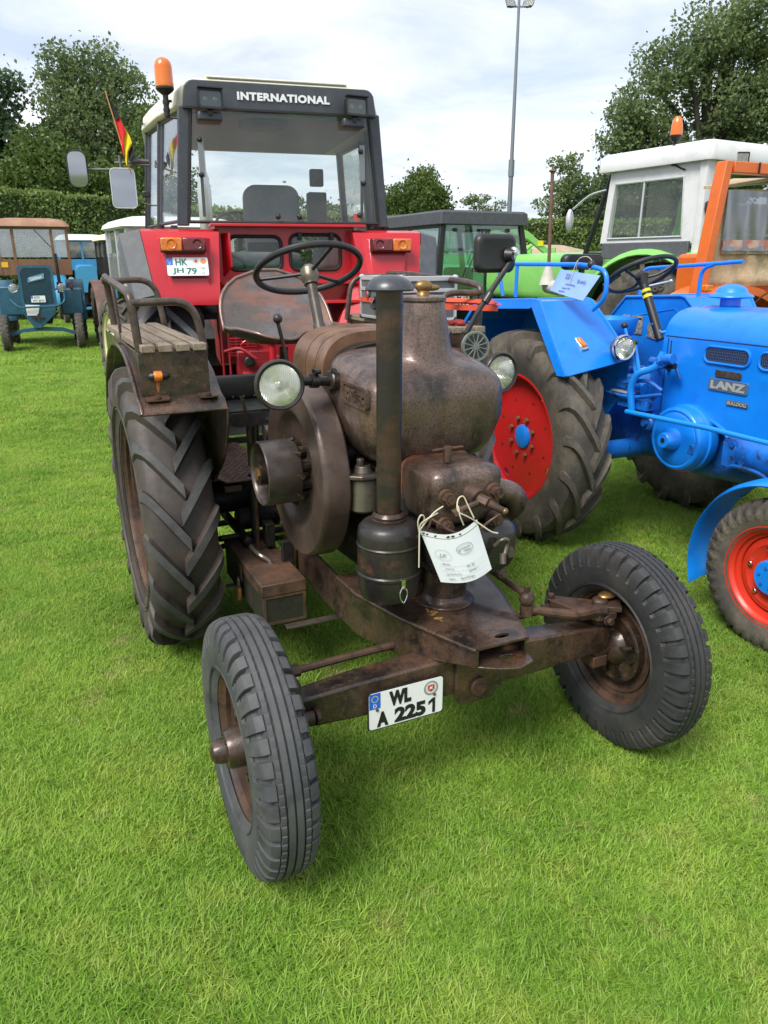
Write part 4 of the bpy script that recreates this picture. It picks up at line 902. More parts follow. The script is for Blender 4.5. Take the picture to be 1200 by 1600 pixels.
m = M(); m.box((-w_ / 2 - .003, -.01, .085), (.008, .12, .05)); m.tube([(-w_ / 2 - .006, -.06, .10), (-w_ / 2 - .025, -.055, .07), (-w_ / 2 - .03, -.01, .055), (-w_ / 2 - .025, .035, .07), (-w_ / 2 - .006, .04, .10)], .008, 8, 4); mk('handle', m, blackplastic, cz, bev=.003)
strapm = mat('orange_red_webbing', (.62, .075, .03), .7, 0, [(90, (.5, .05, .02), .4, .7)], [(200, .3, .0006)])
m = M(); zs = .078
m.holed([(-w_ / 2 - .004, -d_ / 2 - .004, zs), (w_ / 2 + .004, -d_ / 2 - .004, zs), (w_ / 2 + .004, d_ / 2 + .004, zs), (-w_ / 2 - .004, d_ / 2 + .004, zs)], [[(-w_ / 2 - .001, -d_ / 2 - .001, zs), (w_ / 2 + .001, -d_ / 2 - .001, zs), (w_ / 2 + .001, d_ / 2 + .001, zs), (-w_ / 2 - .001, d_ / 2 + .001, zs)]], (0, 0, .022)); mk('strap_band', m, strapm, cz)
st = thing('lashing_strap', 'loose orange lashing strap stretched from the grey case to the bench rail', 'strap', (BX, BY, 0), BR)
m = M(); m.prism([(.50, 1.395, 1.446), (.77, 1.02, 1.446), (.77, 1.02, 1.470), (.50, 1.395, 1.470)], (.002, .002, 0)); mk('strap_web', m, strapm, st)
for k, (z0, y0) in enumerate(((1.474, 1.25), (1.478, 1.18), (1.470, 1.32))):
    m = M(); m.prism([(.77, .99 + .02 * k, z0), (.77, 1.05 + .02 * k, z0 + .012), (.60, y0 + .25, z0 + .016), (.60, y0 + .18, z0)], (0, .002, .002)); mk('strap_fold', m, strapm, st)
bl = thing('cleaning_rag', 'red and blue bundle of cloth tucked under the orange strap on the far bench', 'rag', W2(.66, 1.17, 1.379), BR)
m = M()
for q in ((0, 0, .016), (.022, .012, .014), (-.02, .016, .012), (.008, -.02, .012)): m.sphere(q, .018, 10, (1.3, 1, .7))
mk('red_cloth', m, mat('dull_red_cloth', (.28, .03, .03), .9, 0, (), [(40, .5, .005)]), bl, ang=80)
m = M(); m.sphere((.055, -.02, .012), .012, 10, (1, 1.6, .8)); mk('blue_cloth', m, eublue, bl, ang=80)
# ================================================================ red cab tractor seen from behind
IX, IY, IR = -.507, 5.081, 16.35
it = thing('cab_tractor', 'red cab tractor seen from behind, INTERNATIONAL above its rear window', 'tractor', (IX, IY, 0), IR)
red = mat('red_tractor_paint', (.46, .008, .018), .32, 0, [(3, (.50, .014, .022), .4, .65), (30, (.36, .008, .016), .6, .8, None, .5)], [(30, .03, .001)], (8, .24, .42), coat=.35)
redd = mat('dull_red_casting', (.30, .010, .016), .5, 0, [(6, (.20, .01, .014), .4, .65), (30, (.06, .015, .015), .58, .78)], [(30, .4, .003)], (12, .35, .6))
cabgrey = mat('dark_grey_cab_frame', (.040, .045, .055), .42, 0, [(14, (.055, .06, .07), .45, .7)], [(60, .08, .001)], coat=.1)
cream = mat('cream_roof_sheet', (.66, .64, .52), .5, 0, [(5, (.54, .53, .43), .45, .72), (30, (.40, .38, .30), .6, .8, None, .5)], [(30, .15, .002)])
greyrub = mat('grey_rubber_fender', (.085, .09, .10), .6, 0, [(20, (.11, .115, .12), .45, .7)], [(90, .15, .001)])
creamrim = mat('cream_wheel_rim', (.62, .60, .34), .42, 0, [(9, (.5, .48, .28), .5, .75)], coat=.1)
cc = -.08
def sx(s_, x): return cc + s_ * x
for s_ in (-1, 1):
    wz = empty('rear_wheel', it, (cc + s_ * .80, .74, .80))
    ag_tyre('tyre', .80, .46, .45, .36, (0, 0, 0), wz, [rubber, mat('grey_lug_top', (.085, .088, .092), .7, 0, [(30, (.11, .112, .115), .45, .75)], [(160, .3, .001)])], n=20, lug=.045, lw=.07, rise=1.15, flip=-1)
    rim('rim', .45, .36, (0, 0, 0), wz, creamrim, out=s_, dish=.12, hubr=.12)
    fz = empty('front_wheel', it, (cc + s_ * .78, 3.15, .48))
    rib_tyre('tyre', .48, .24, .28, .17, (0, 0, 0), fz, rubber, n=40); rim('rim', .28, .17, (0, 0, 0), fz, creamrim, out=s_, dish=.05)
# fenders
for s_ in (-1, 1):
    fr = empty('rear_fender', it)
    m = M()
    xi0, xi1, xo0, xo1 = .47, .44, .92, .86
    prof = [(-.012, 1.395), (-.012, 1.462), (.150, 1.835), (.20, 1.852), (.9, 1.86), (1.35, 1.74), (1.55, 1.45), (1.55, 1.38), (1.2, 1.38)]
    rings = []
    def xi(z): return xi0 + (xi1 - xi0) * min(1, max(0, (z - 1.46) / .38))
    def xo(z): return xo1 + (xo0 - xo1) * min(1, max(0, (z - 1.46) / .38))
    A = [V(sx(s_, xi(z)), y, z) for y, z in prof]; Bp = [V(sx(s_, xo(z)), y, z) for y, z in prof]; n = len(A)
    m.add(A + Bp, [(i, i + 1, n + i + 1, n + i) for i in range(n - 1)] + [tuple(range(n))])
    mk('fender_shell', m, red, fr, ang=30)
    # raised housing round the lamp
    m = M()
    def fp(x, t, out=0.): # point on the sloping face; t 0 bottom 1 top
        return V(sx(s_, x), -.012 + .162 * t - out * .92, 1.462 + .373 * t + out * .39)
    o_ = [fp(.83, .90), fp(.50, .90), fp(.52, .10), fp(.77, .10)]; i_ = [fp(.79, .84, .052), fp(.535, .84, .052), fp(.545, .18, .006), fp(.75, .18, .006)]
    m.add(o_ + i_, [(0, 1, 5, 4), (1, 2, 6, 5), (2, 3, 7, 6), (3, 0, 4, 7), (4, 5, 6, 7)])
    mk('lamp_housing', m, red, fr, bev=.006)
    # grey rubber extension
    m = M(); A = [V(sx(s_, xo(z) + .003), y - .004, z - .002) for y, z in prof[1:-2]]; Bp = [V(sx(s_, xo(z) + .125), y + .03, z - .03) for y, z in prof[1:-2]]; C2 = [V(sx(s_, xo(z) + .145), y + .06, z - .09) for y, z in prof[1:-2]]
    n = len(A); m.add(A + Bp + C2, [(i, i + 1, n + i + 1, n + i) for i in range(n - 1)] + [(n + i, n + i + 1, 2 * n + i + 1, 2 * n + i) for i in range(n - 1)])
    m.add([V(sx(s_, .865), -.008, 1.462), V(sx(s_, .985), .022, 1.432), V(sx(s_, .965), .02, 1.385), V(sx(s_, .865), -.004, 1.395)], [(0, 1, 2, 3)])
    mk('rubber_extension', m, greyrub, fr, ang=30)
    # tail lamp: amber outside, red inside
    tl = empty('tail_lamp', it); zc, yc = 1.752, .030
    X0 = .672
    m = M(); m.box((sx(s_, X0), yc + .01, zc), (.275, .05, .088)); mk('lamp_base', m, blackplastic, tl, bev=.006)
    m = M(); m.box((sx(s_, X0 + .070), yc - .022, zc + .004), (.128, .03, .078)); mk('amber_section', m, amber, tl, bev=.008)
    m = M(); m.box((sx(s_, X0 - .065), yc - .022, zc + .004), (.138, .03, .078)); mk('red_section', m, redlens, tl, bev=.008)
    for a in (.07, -.085):
        m = M(); m.lathe([(.018, 0), (.026, -.002), (.028, -.004)], (sx(s_, X0 + a), yc - .038, zc + .006), (0, 1, 0), 20); mk('lens_ring', m, amber if a > 0 else redlens, tl)
# number plate on the left fender
def fpL(x, t, out=0.): return V(sx(-1, x), -.012 + .162 * t - out * .92, 1.462 + .373 * t + out * .39)
upv = (fpL(.66, .5) - fpL(.66, .1)).normalized()
root, at, X, Y, Z = plate_at(it, fpL(.655, .395, .040), .258, .125, (1, 0, 0), upv, th=.003)
text('lettering', 'HK', greenprint, root, at(-.035, .028), .075, .044, X, Y, .0006, .035)
text('lettering', 'JH', greenprint, root, at(-.060, -.030), .068, .044, X, Y, .0006, .035)
text('lettering', '79', greenprint, root, at(.022, -.030), .062, .044, X, Y, .0006, .035)
text('small_lettering', '04', greenprint, root, at(.092, -.012), None, .016, X, Y, .0006, .01); text('small_lettering', '10', greenprint, root, at(.092, -.045), None, .016, X, Y, .0006, .01)
m = M(); m.prism([at(.078, -.030), at(.106, -.030), at(.106, -.0275), at(.078, -.0275)], Z * .0006); mk('plate_rule', m, greenprint, root)
m = M(); m.cyl(at(.052, .033), at(.052, .033, .001), .020, n=24); mk('seal', m, MATS['seal_silver'], root)
m = M(); m.cyl(at(.052, .033, .001), at(.052, .033, .0014), .009, n=20); mk('seal_crest', m, redprint, root)
m = M(); m.cyl(at(.096, .033), at(.096, .033, .001), .018, n=24); mk('inspection_seal', m, mat('orange_sticker', (.75, .28, .08), .5), root)
# rear wall with the two small windows
def rr_loop(x0, x1, z0, z1, y, r): 
    cx_, cz_ = (x0 + x1) / 2, (z0 + z1) / 2; return [(cx_ + a, y, cz_ + b) for a, b in rrect((x1 - x0) / 2, (z1 - z0) / 2, r, 5)]
m = M(); yb = .27
m.holed([(-.535, yb, 1.39), (.40, yb, 1.39), (.40, yb, 1.875), (-.535, yb, 1.875)], [rr_loop(-.455, -.105, 1.60, 1.812, yb, .05), rr_loop(-.045, .30, 1.60, 1.825, yb, .05)], (0, .02, 0)); mk('rear_wall', m, red, it, ang=20)
for a in ((-.455, -.105, 1.60, 1.812), (-.045, .30, 1.60, 1.825)):
    m = M(); m.tube(rr_loop(*a, yb - .003, .05), .012, 8, 1, True); mk('window_seal', m, blackrub, it)
    m = M(); m.prism(rr_loop(*a, yb + .008, .05), (0, .004, 0)); mk('lower_pane', m, winglass, it)
for x in (.02, .24):
    m = M(); m.box((x, yb - .015, 1.815), (.025, .02, .05)); m.cyl((x, yb - .03, 1.80), (x, yb - .015, 1.80), .010, n=10); mk('window_hinge', m, blackplastic, it, bev=.002)
m = M(); m.box((-.06, .22, 1.878), (1.02, .16, .018)); m.box((-.06, .20, 1.52), (.93, .14, .02)); m.box((-.06, .18, 1.395), (.93, .18, .02)); m.prism([(-.46, .16, 1.83), (-.50, .26, 1.83), (-.50, .26, 1.56), (-.455, .16, 1.62)], (.012, 0, 0)); mk('wall_ledge', m, red, it, bev=.003)
m = M(); m.holed([(-.55, .34, .98), (.42, .34, .98), (.42, .34, 1.39), (-.55, .34, 1.39)], [[(-.35, .34, 1.0), (.2, .34, 1.0), (.2, .34, 1.25), (-.35, .34, 1.25)]], (0, .02, 0)); mk('lower_wall', m, redd, it, ang=20)
# sloping bracket at the right
m = M(); m.prism([(.40, .18, 1.56), (.58, .12, 1.56), (.27, .0, 1.08), (.15, .02, 1.08), (.34, .16, 1.46)], (0, .05, 0)); mk('side_bracket', m, red, it, bev=.003)
for p in ((.42, .13, 1.45), (.33, .06, 1.22), (.22, .0, 1.12)):
    m = M(); m.bolt(p, (0, -1, 0), .008, .007); mk('bracket_bolt', m, redd, it)
# transmission and linkage
m = M()
m.loft([[(-.18 + a, y, .86 + b) for a, b in sup(hx, hz, 5, 32)] for y, hx, hz in ((.08, .20, .17), (.10, .24, .20), (.5, .26, .24), (1.6, .24, .24), (3.0, .22, .2))]); m.box((-.18, .3, 1.10), (.42, .4, .14)); m.cyl((-.78, .74, .80), (.62, .74, .80), .12, n=24)
m.box((-.35, .06, 1.02), (.24, .10, .16)); m.cyl((-.44, .02, .92), (-.2, .0, .92), .05); m.box((-.10, .05, 1.0), (.12, .1, .3))
mk('transmission', m, redd, it, bev=.012)
for x in (-.55, -.505, -.455, .05):
    m = M(); m.cyl((x, .12, .9), (x, .16, 1.36), .009, n=8); mk('hydraulic_line', m, redd, it)
for k in range(7):
    m = M(); m.box((-.42, .05, 1.07 + k * .018), (.17, .04, .008)); mk('cooling_fin', m, redd, it)
m = M(); m.cyl((-.395, .02, 1.035), (-.395, -.06, 1.035), .034, n=20, ch=.006); m.cyl((-.395, -.06, 1.035), (-.395, -.075, 1.035), .018, n=16); mk('breather_cap', m, blackplastic, it)
m = M(); m.tube([(-.40, .0, 1.07), (-.44, -.02, 1.14), (-.38, -.02, 1.17), (-.30, .02, 1.12)], .006, 8, 4); m.cyl((-.24, -.02, .86), (-.24, -.02, 1.14), .022, n=14); m.cyl((-.24, -.02, 1.14), (-.24, -.02, 1.20), .035, n=14); mk('lift_cylinder', m, red, it)
m = M(); m.tube([(-.55, .0, 1.1), (-.45, -.05, 1.12), (-.35, -.08, 1.05)], .012, 8, 4); m.box((0.2, .1, .95), (.2, .2, .3)); mk('lift_arm', m, redd, it, bev=.01)
# bonnet
m = M(); m.loft([[(-.10 + a, y, 1.30 + b) for a, b in sup(hx, hz, 5, 32)] for y, hx, hz in ((1.75, .36, .42), (2.6, .34, .38), (3.55, .32, .34), (3.7, .30, .31))]); mk('bonnet', m, red, it, bev=.0)
# ---- cab
cabc = -.065
def cb(x, y, z): return (cabc + x, y, z)
Y0 = .25
lo, hi = 1.885, 2.545
P = {  # plan points of the pillars: bottom / top (x half, y)
    'r': ((.665, Y0), (.605, Y0)), 'c': ((.80, .85), (.735, .85)), 'b': ((.885, 1.35), (.82, 1.35)), 'a': ((.87, 2.15), (.80, 2.05))}
def pillar(name, key, s_, w_, d_, mt=cabgrey):
    (xb, yb_), (xt, yt_) = P[key]; m = M()
    m.loft([[cb(s_ * x + a, y + b, z) for a, b in ((-w_ / 2, 0), (w_ / 2, 0), (w_ / 2, d_), (-w_ / 2, d_))] for x, y, z in ((xb, yb_, lo - .01), (xt, yt_, hi + .02))])
    mk(name, m, mt, it, bev=.006)
for s_ in (-1, 1):
    pillar('rear_pillar', 'r', s_, .075, .07); pillar('side_pillar', 'c', s_, .05, .05); pillar('door_pillar', 'b', s_, .05, .06); pillar('front_pillar', 'a', s_, .05, .06)
    for k1, k2, nm in (('r', 'c', 'quarter_window'), ('c', 'b', 'door_window'), ('b', 'a', 'front_side_window')):
        (x1, y1), (x1t, y1t) = P[k1]; (x2, y2), (x2t, y2t) = P[k2]; y1 += .04; y1t += .04
        q = [V(*cb(s_ * x1, y1, lo + .02)), V(*cb(s_ * x2, y2, lo + .02)), V(*cb(s_ * x2t, y2t, hi)), V(*cb(s_ * x1t, y1t, hi))]
        m = M(); nrm = (q[1] - q[0]).cross(q[3] - q[0]).normalized() * .004; m.prism(q, nrm); fr_ = mk(nm, m, winglass, it)
        m = M(); m.tube([q[0] + V(0, 0, .0), q[1]], .012, 6, 1); m.tube([q[3], q[2]], .012, 6, 1); m.tube([q[0].lerp(q[1], .06), q[3].lerp(q[2], .06)], .009, 6, 1); m.tube([q[0].lerp(q[1], .94), q[3].lerp(q[2], .94)], .009, 6, 1); mk('window_frame', m, cabgrey, fr_)
# rear screen
q = [V(*cb(-.63, Y0 - .004, lo + .012)), V(*cb(.63, Y0 - .004, lo + .012)), V(*cb(.568, Y0 - .004, hi)), V(*cb(-.568, Y0 - .004, hi))]
m = M(); m.prism(q, (0, .005, 0)); mk('rear_window', m, winglass, it)
m = M(); m.tube([q[0], q[1]], .011, 6, 1); m.tube([q[1], q[2]], .011, 6, 1); m.tube([q[0], q[3]], .011, 6, 1); mk('window_gasket', m, blackrub, it)
for x, z, in ((-.525, 2.375), (-.530, 2.175), (-.055, 1.935), (.088, 1.935), (.512, 2.34), (.53, 2.15), (.50, 1.95)):
    m = M(); m.cyl((cabc + x, Y0 - .004, z), (cabc + x, Y0 - .022, z), .018, .015, n=18, ch=.003); m.sphere((cabc + x, Y0 - .024, z), .010, 10); mk('window_button', m, blackplastic, it)
for s_, x in ((-1, -.527), (1, .525)):
    m = M(); m.box((cabc + x - s_ * .005, Y0 - .012, 2.27), (.035, .006, .22)); mk('stay_plate', m, mat('grey_stay', (.22, .23, .24), .4, .5), it)
    m = M(); m.cyl((cabc + x, Y0 + .03, 1.93), (cabc + x, Y0 + .02, 2.18), .010, n=10); mk('gas_stay', m, blackplastic, it)
# top band with the lettering
m = M(); zt0, zt1 = 2.545, 2.705
pts = [(cabc - .615, 0, zt0), (cabc + .615, 0, zt0)] + [(cabc + .602 - .06 + .06 * math.cos(R(a)), 0, zt1 - .06 + .06 * math.sin(R(a))) for a in (0, 22, 45, 68, 90)] + [(cabc - .602 + .06 - .06 * math.cos(R(a)), 0, zt1 - .06 + .06 * math.sin(R(a))) for a in (90, 68, 45, 22, 0)]
m.prism([(x, Y0 - .025, z) for x, y, z in pts], (0, .10, 0)); mk('header_band', m, cabgrey, it, bev=.006)
text('lettering', 'INTERNATIONAL', mat('white_raised_letters', (.75, .75, .76), .4), it, (cabc + .012, Y0 - .028, 2.628), .585, .046, (1, 0, 0), (0, 0, 1), .004, .05, 1.12)
m = M(); m.box((cabc, Y0 - .027, 2.552), (1.2, .006, .012)); mk('header_trim', m, blackrub, it)
# roof
m = M(); rings = []
for z, g in ((2.560, .0), (2.575, .012), (2.66, .0), (2.715, -.03), (2.74, -.06), (2.748, -.12)):
    rings.append([cb(x * (1 + g * 1.0) + (g if x > 0 else -g), y + (g if y > 1 else -g * .5), z) for x, y in ((-.63, .33), (.63, .33), (.75, .8), (.845, 1.35), (.83, 2.2), (-.83, 2.2), (-.845, 1.35), (-.75, .8))])
m.loft(rings); mk('roof', m, cream, it, bev=.006)
m = M(); m.box(cb(0, .42, 2.742), (.92, .10, .03)); m.box(cb(0, .36, 2.752), (.90, .02, .012)); mk('roof_rail', m, cream, it, bev=.006)
for k in range(3):
    m = M(); m.box(cb(-.855, 1.15 + k * .08 * 1.0, 2.615), (.01, .05, .012)); mk('roof_slot', m, black, it)
m = M(); m.box(cb(0, 1.15, 2.545), (1.26, 1.6, .02)); mk('headlining', m, mat('grey_headlining', (.34, .36, .40), .8), it)
m = M(); m.loft([[cb(-.08 + a, .55 + b, z) for a, b in sup(.16 + g, .18 + g, 3, 24)] for z, g in ((2.50, -.03), (2.51, 0), (2.54, 0))]); mk('cab_blower', m, mat('grey_blower', (.10, .11, .12), .6), it)
# floor and side plates inside
m = M(); m.box(cb(0, 1.2, 1.30), (1.5, 1.7, .04)); m.box(cb(-.72, 1.2, 1.6), (.04, 1.7, .56)); m.box(cb(.72, 1.2, 1.6), (.04, 1.7, .56)); mk('cab_floor', m, mat('cab_floor_mat', (.03, .03, .033), .8), it)
# seat
seatg = mat('grey_vinyl_seat', (.20, .215, .235), .55, 0, [(20, (.24, .255, .275), .45, .7)], [(120, .12, .001)])
m = M(); m.loft([[cb(.03 + a, 1.05 + y, 1.93 + b) for a, b in rrect(.21 * k, .27 * k2, .09 * k, 5)] for y, k, k2 in ((0, .90, .94), (.015, 1, 1), (.09, 1, 1), (.11, .92, .95))]); mk('seat_back', m, seatg, it, ang=50)
m = M(); m.loft([[cb(.03 + a, 1.35 + b, z) for a, b in rrect(.23 * k, .22 * k, .08, 5)] for z, k in ((1.62, .95), (1.64, 1), (1.72, 1), (1.735, .95))]); mk('seat_cushion', m, seatg, it, ang=50)
m = M(); m.loft([[cb(.03 + a, 1.04 + y, 1.76 + b) for a, b in rrect(.20, .035, .02, 3)] for y in (0, .05)]); mk('lumbar_pad', m, mat('dark_pad', (.025, .028, .03), .7), it)
cw = V(*cb(-.13, 1.85, 1.96)); ca = V(0, -.5, .85).normalized(); cu_, cw2 = basis(ca)
m = M(); m.tube([cw + (cu_ * math.cos(a) + cw2 * math.sin(a)) * .2 for a in [2 * math.pi * i / 32 for i in range(32)]], .012, 8, 1, True)
for a in (90, 210, 330): m.tube([cw - ca * .02, cw + (cu_ * math.cos(R(a)) + cw2 * math.sin(R(a))) * .2], .008, 6, 1)
m.cyl(cw - ca * .02, cw - ca * .6, .025); mk('cab_steering_wheel', m, blackplastic, it)
# jacket and bag stowed behind the seat
bg_ = thing('rolled_jacket', 'grey and green rolled jacket behind the left small window of the red tractor', 'jacket', (IX, IY, 0), IR)
m = M(); m.loft([[(x, .48 + a * k, 1.665 + b * k) for a, b in sup(.075, .055, 2.4, 20)] for x, k in ((-.47, .6), (-.44, .95), (-.3, 1), (-.1, .95), (.0, 1.0), (.05, .8), (.07, .4))]); mk('grey_roll', m, mat('grey_fabric', (.20, .22, .24), .9, 0, [(12, (.28, .3, .31), .4, .7)], [(25, .5, .01)]), bg_, ang=80)
m = M(); m.loft([[(x, .475 + a * k, 1.632 + b * k) for a, b in sup(.078, .034, 2.4, 20)] for x, k in ((-.46, .7), (-.44, 1), (-.1, 1), (.04, 1), (.08, .6))]); mk('green_lining', m, mat('green_fabric', (.02, .14, .075), .9, 0, [(12, (.03, .2, .11), .4, .7)], [(25, .5, .01)]), bg_, ang=80)
m = M(); m.tube([(.15, .55, 1.60), (.2, .6, 1.68), (.27, .62, 1.76), (.29, .66, 1.84)], .028, 10, 4); mk('dark_sleeve', m, mat('dark_fabric', (.02, .022, .026), .8), bg_)
# exhaust stack in front of the cab
m = M(); m.lathe([(.03, 0), (.03, .35), (.062, .42), (.066, .80), (.045, .93), (.032, .98), (.032, 1.45)], (cabc - .34, 2.9, 1.5), (0, 0, 1), 28); mk('exhaust_stack', m, alu, it)
# work lamps under the roof edge
for x, tw in ((-.455, 1), (.455, -1)):
    wl = empty('work_lamp', it, (cabc + x, Y0 - .085, 2.585), 0)
    wl.rotation_euler = (R(-4), 0, R(-10 * tw if x > 0 else 6))
    m = M(); m.loft([[(a, .055, b) for a, b in rrect(.050, .035, .015, 3)], [(a, .0, b) for a, b in rrect(.072, .052, .016, 3)], [(a, -.03, b) for a, b in rrect(.074, .054, .016, 3)]]); mk('lamp_shell', m, blackplastic, wl, bev=.003)
    m = M(); m.box((0, -.04, .056), (.15, .05, .006)); m.holed([(a, -.030, b) for a, b in rrect(.075, .055, .014, 3)], [[(a, -.030, b) for a, b in rrect(.064, .043, .010, 3)]], (0, -.012, 0)); mk('lamp_frame', m, blackplastic, wl)
    m = M(); m.loft([[(a, -.028, b) for a, b in rrect(.064, .043, .01, 3)], [(a, -.015, b) for a, b in rrect(.03, .02, .008, 3)]], cap=True); mk('reflector', m, MATS['lamp_reflector'], wl)
    m = M(); m.prism([(a, -.034, b) for a, b in rrect(.063, .042, .010, 3)], (0, -.003, 0)); mk('lens', m, darkglass, wl)
    for a in (-.03, .03):
        m = M(); m.sphere((a, -.024, 0), .020, 12, (1, .5, 1)); mk('bulb', m, mat('warm_reflector', (.5, .42, .3), .2, .8), wl)
    m = M(); m.cyl((0, .0, -.05), (0, .02, -.085), .02, n=14); m.box((0, .03, -.085), (.15, .05, .05)); mk('lamp_mount', m, cabgrey, wl, bev=.01)
# beacon
bx_, by_ = -.772, .30
bcn = empty('beacon', it, (bx_, by_, 2.655))
m = M(); m.lathe([(.0, -.03), (.02, -.03), (.045, -.012), (.055, .0), (.055, .012)], (0, 0, 0), (0, 0, 1), 32); mk('beacon_base', m, blackplastic, bcn)
m = M(); m.lathe([(.054, .012), (.056, .03), (.054, .035), (.053, .12), (.048, .145), (.034, .163), (.012, .172), (0, .173)], (0, 0, 0), (0, 0, 1), 36)
al = mat('clear_amber_dome', (.95, .22, .008), .12); 
_p = al.node_tree.nodes['Principled BSDF']; _p.inputs['Transmission Weight'].default_value = .35; _p.inputs['Roughness'].default_value = .2; _p.inputs['Coat Weight'].default_value = .6
mk('beacon_dome', m, al, bcn)
m = M(); m.lathe([(0, .03), (.022, .03), (.030, .06), (.030, .10), (.022, .13), (0, .13)], (0, 0, 0), (0, 0, 1), 20); mk('beacon_rotor', m, amber, bcn)
m = M(); m.cyl((0, 0, -.03), (.0, 0, -.15), .017, n=16); m.cyl((0, 0, -.06), (0, 0, -.08), .021, n=16); m.cyl((0, 0, -.105), (0, 0, -.12), .021, n=16); m.cyl((.0, 0, -.065), (.035, 0, -.062), .008); m.tube([(0, 0, -.15), (.05, -.01, -.158), (.12, -.02, -.162), (.13, -.02, -.22)], .006, 6, 3); mk('beacon_stem', m, blackplastic, bcn)
# mirrors on the left side
m = M(); m.tube([(-.90, 1.2, 2.35), (-1.02, 1.2, 2.352)], .016, 10, 1); m.tube([(-.90, 1.2, 2.325), (-1.02, 1.2, 2.325)], .010, 8, 1); m.tube([(-1.0, 1.2, 2.34), (-1.14, 1.2, 2.335)], .009, 8, 1); m.tube([(-1.10, 1.2, 2.385), (-1.098, 1.2, 2.30), (-1.10, 1.2, 2.26)], .012, 8, 3); m.tube([(-1.10, 1.2, 2.292), (-1.33, 1.2, 2.285)], .008, 8, 1); m.tube([(-1.01, 1.2, 2.08), (-.90, 1.2, 2.05)], .006, 8, 1); m.box((-1.005, 1.19, 2.36), (.05, .04, .035)); mk('mirror_arm', m, mat('grey_arm_metal', (.16, .16, .15), .4, .6), it)
mirr = MATS['mirror_glass']
def mirror(nm, c, hw, hh, rr_, tilt, rz_):
    e_ = empty(nm, it, c); e_.rotation_euler = (R(tilt), 0, R(rz_))
    m = M(); m.loft([[(a, .03, b) for a, b in rrect(hw * .8, hh * .85, rr_ * .8, 5)], [(a, .012, b) for a, b in rrect(hw, hh, rr_, 5)], [(a, 0, b) for a, b in rrect(hw * 1.02, hh * 1.01, rr_, 5)]]); mk('mirror_shell', m, blackplastic, e_, ang=60)
    m = M(); m.prism([(a, -.004, b) for a, b in rrect(hw * .95, hh * .96, rr_ * .9, 5)], (0, .003, 0)); mk('mirror_face', m, mirr, e_)
    m = M(); m.tube([(a, -.002, b) for a, b in rrect(hw, hh, rr_, 5)], .005, 6, 1, True); mk('mirror_edge', m, alu if hw > .075 else blackplastic, e_)
mirror('square_mirror', (-1.093, 1.17, 2.163), .084, .132, .03, 1.5, -4); mirror('round_mirror', (-1.392, 1.17, 2.283), .066, .118, .05, 3, -12)
m = M(); m.box((-.94, 1.1, 2.12), (.06, .02, .045)); mk('door_handle', m, blackplastic, it, bev=.008)
m = M(); m.box((.42, .262, 1.935), (.05, .003, .05)); mk('window_sticker', m, mat('red_sticker', (.75, .08, .04), .5), it)
m = M(); m.box((.30, 1.0, 2.25), (.10, .06, .12)); m.box((.30, 1.02, 2.0), (.14, .1, .3)); mk('cab_monitor', m, mat('dark_equipment', (.03, .032, .035), .5), it, bev=.01)
# ---- little black-red-gold flag tied to the mirror arm
fl = thing('small_flag', 'small black, red and gold flag on a stick tied to the mirror arm', 'flag', W2(-1.060, 1.14, 2.332, (IX, IY), IR), IR); fl.scale = (.82, .82, .82)
m = M(); m.cyl((.03, 0, -.09), (-.105, -.01, .545), .005, n=8); mk('flag_stick', m, mat('orange_wood', (.5, .27, .1), .6), fl)
def strip(nm, pts, mt):
    """pts: list of (left, right) edges, sagging a little in depth"""
    m = M(); vs = []; k = 6
    for i, (a, b) in enumerate(pts):
        for j in range(k):
            t = j / (k - 1); vs.append((a[0] + (b[0] - a[0]) * t, -.012 + .016 * math.sin(3.5 * t + i * .8), a[1] + (b[1] - a[1]) * t))
    n = len(vs); fs = [(i * k + j, i * k + j + 1, (i + 1) * k + j + 1, (i + 1) * k + j) for i in range(len(pts) - 1) for j in range(k - 1)]
    m.add(vs + [(x, y + .003, z) for x, y, z in vs], fs + [tuple(q + n for q in f[::-1]) for f in fs]); mk(nm, m, mt, fl, ang=80)
strip('black_stripe', [((-.095, .51), (-.088, .52)), ((-.078, .43), (-.055, .445)), ((-.056, .345), (-.020, .372)), ((-.045, .325), (-.012, .352))], mat('flag_black', (.012, .012, .016), .8))
strip('red_stripe', [((-.056, .345), (-.018, .372)), ((-.050, .27), (.0, .31)), ((-.035, .18), (.026, .255)), ((-.018, .09), (-.004, .15)), ((-.008, .04), (-.004, .06))], mat('flag_red', (.62, .012, .02), .75))
strip('gold_stripe', [((.022, .262), (.026, .266)), ((-.004, .20), (.055, .205)), ((-.006, .13), (.068, .155)), ((-.004, .06), (.030, .09)), ((.0, .0), (.018, .02)), ((.004, -.03), (.014, -.028))], mat('flag_gold', (.85, .62, .01), .75))
strip('black_tip', [((.060, .13), (.064, .135)), ((.030, .08), (.085, .09)), ((.026, .04), (.078, .055)), ((.03, .01), (.04, .012))], MATS['flag_black'])
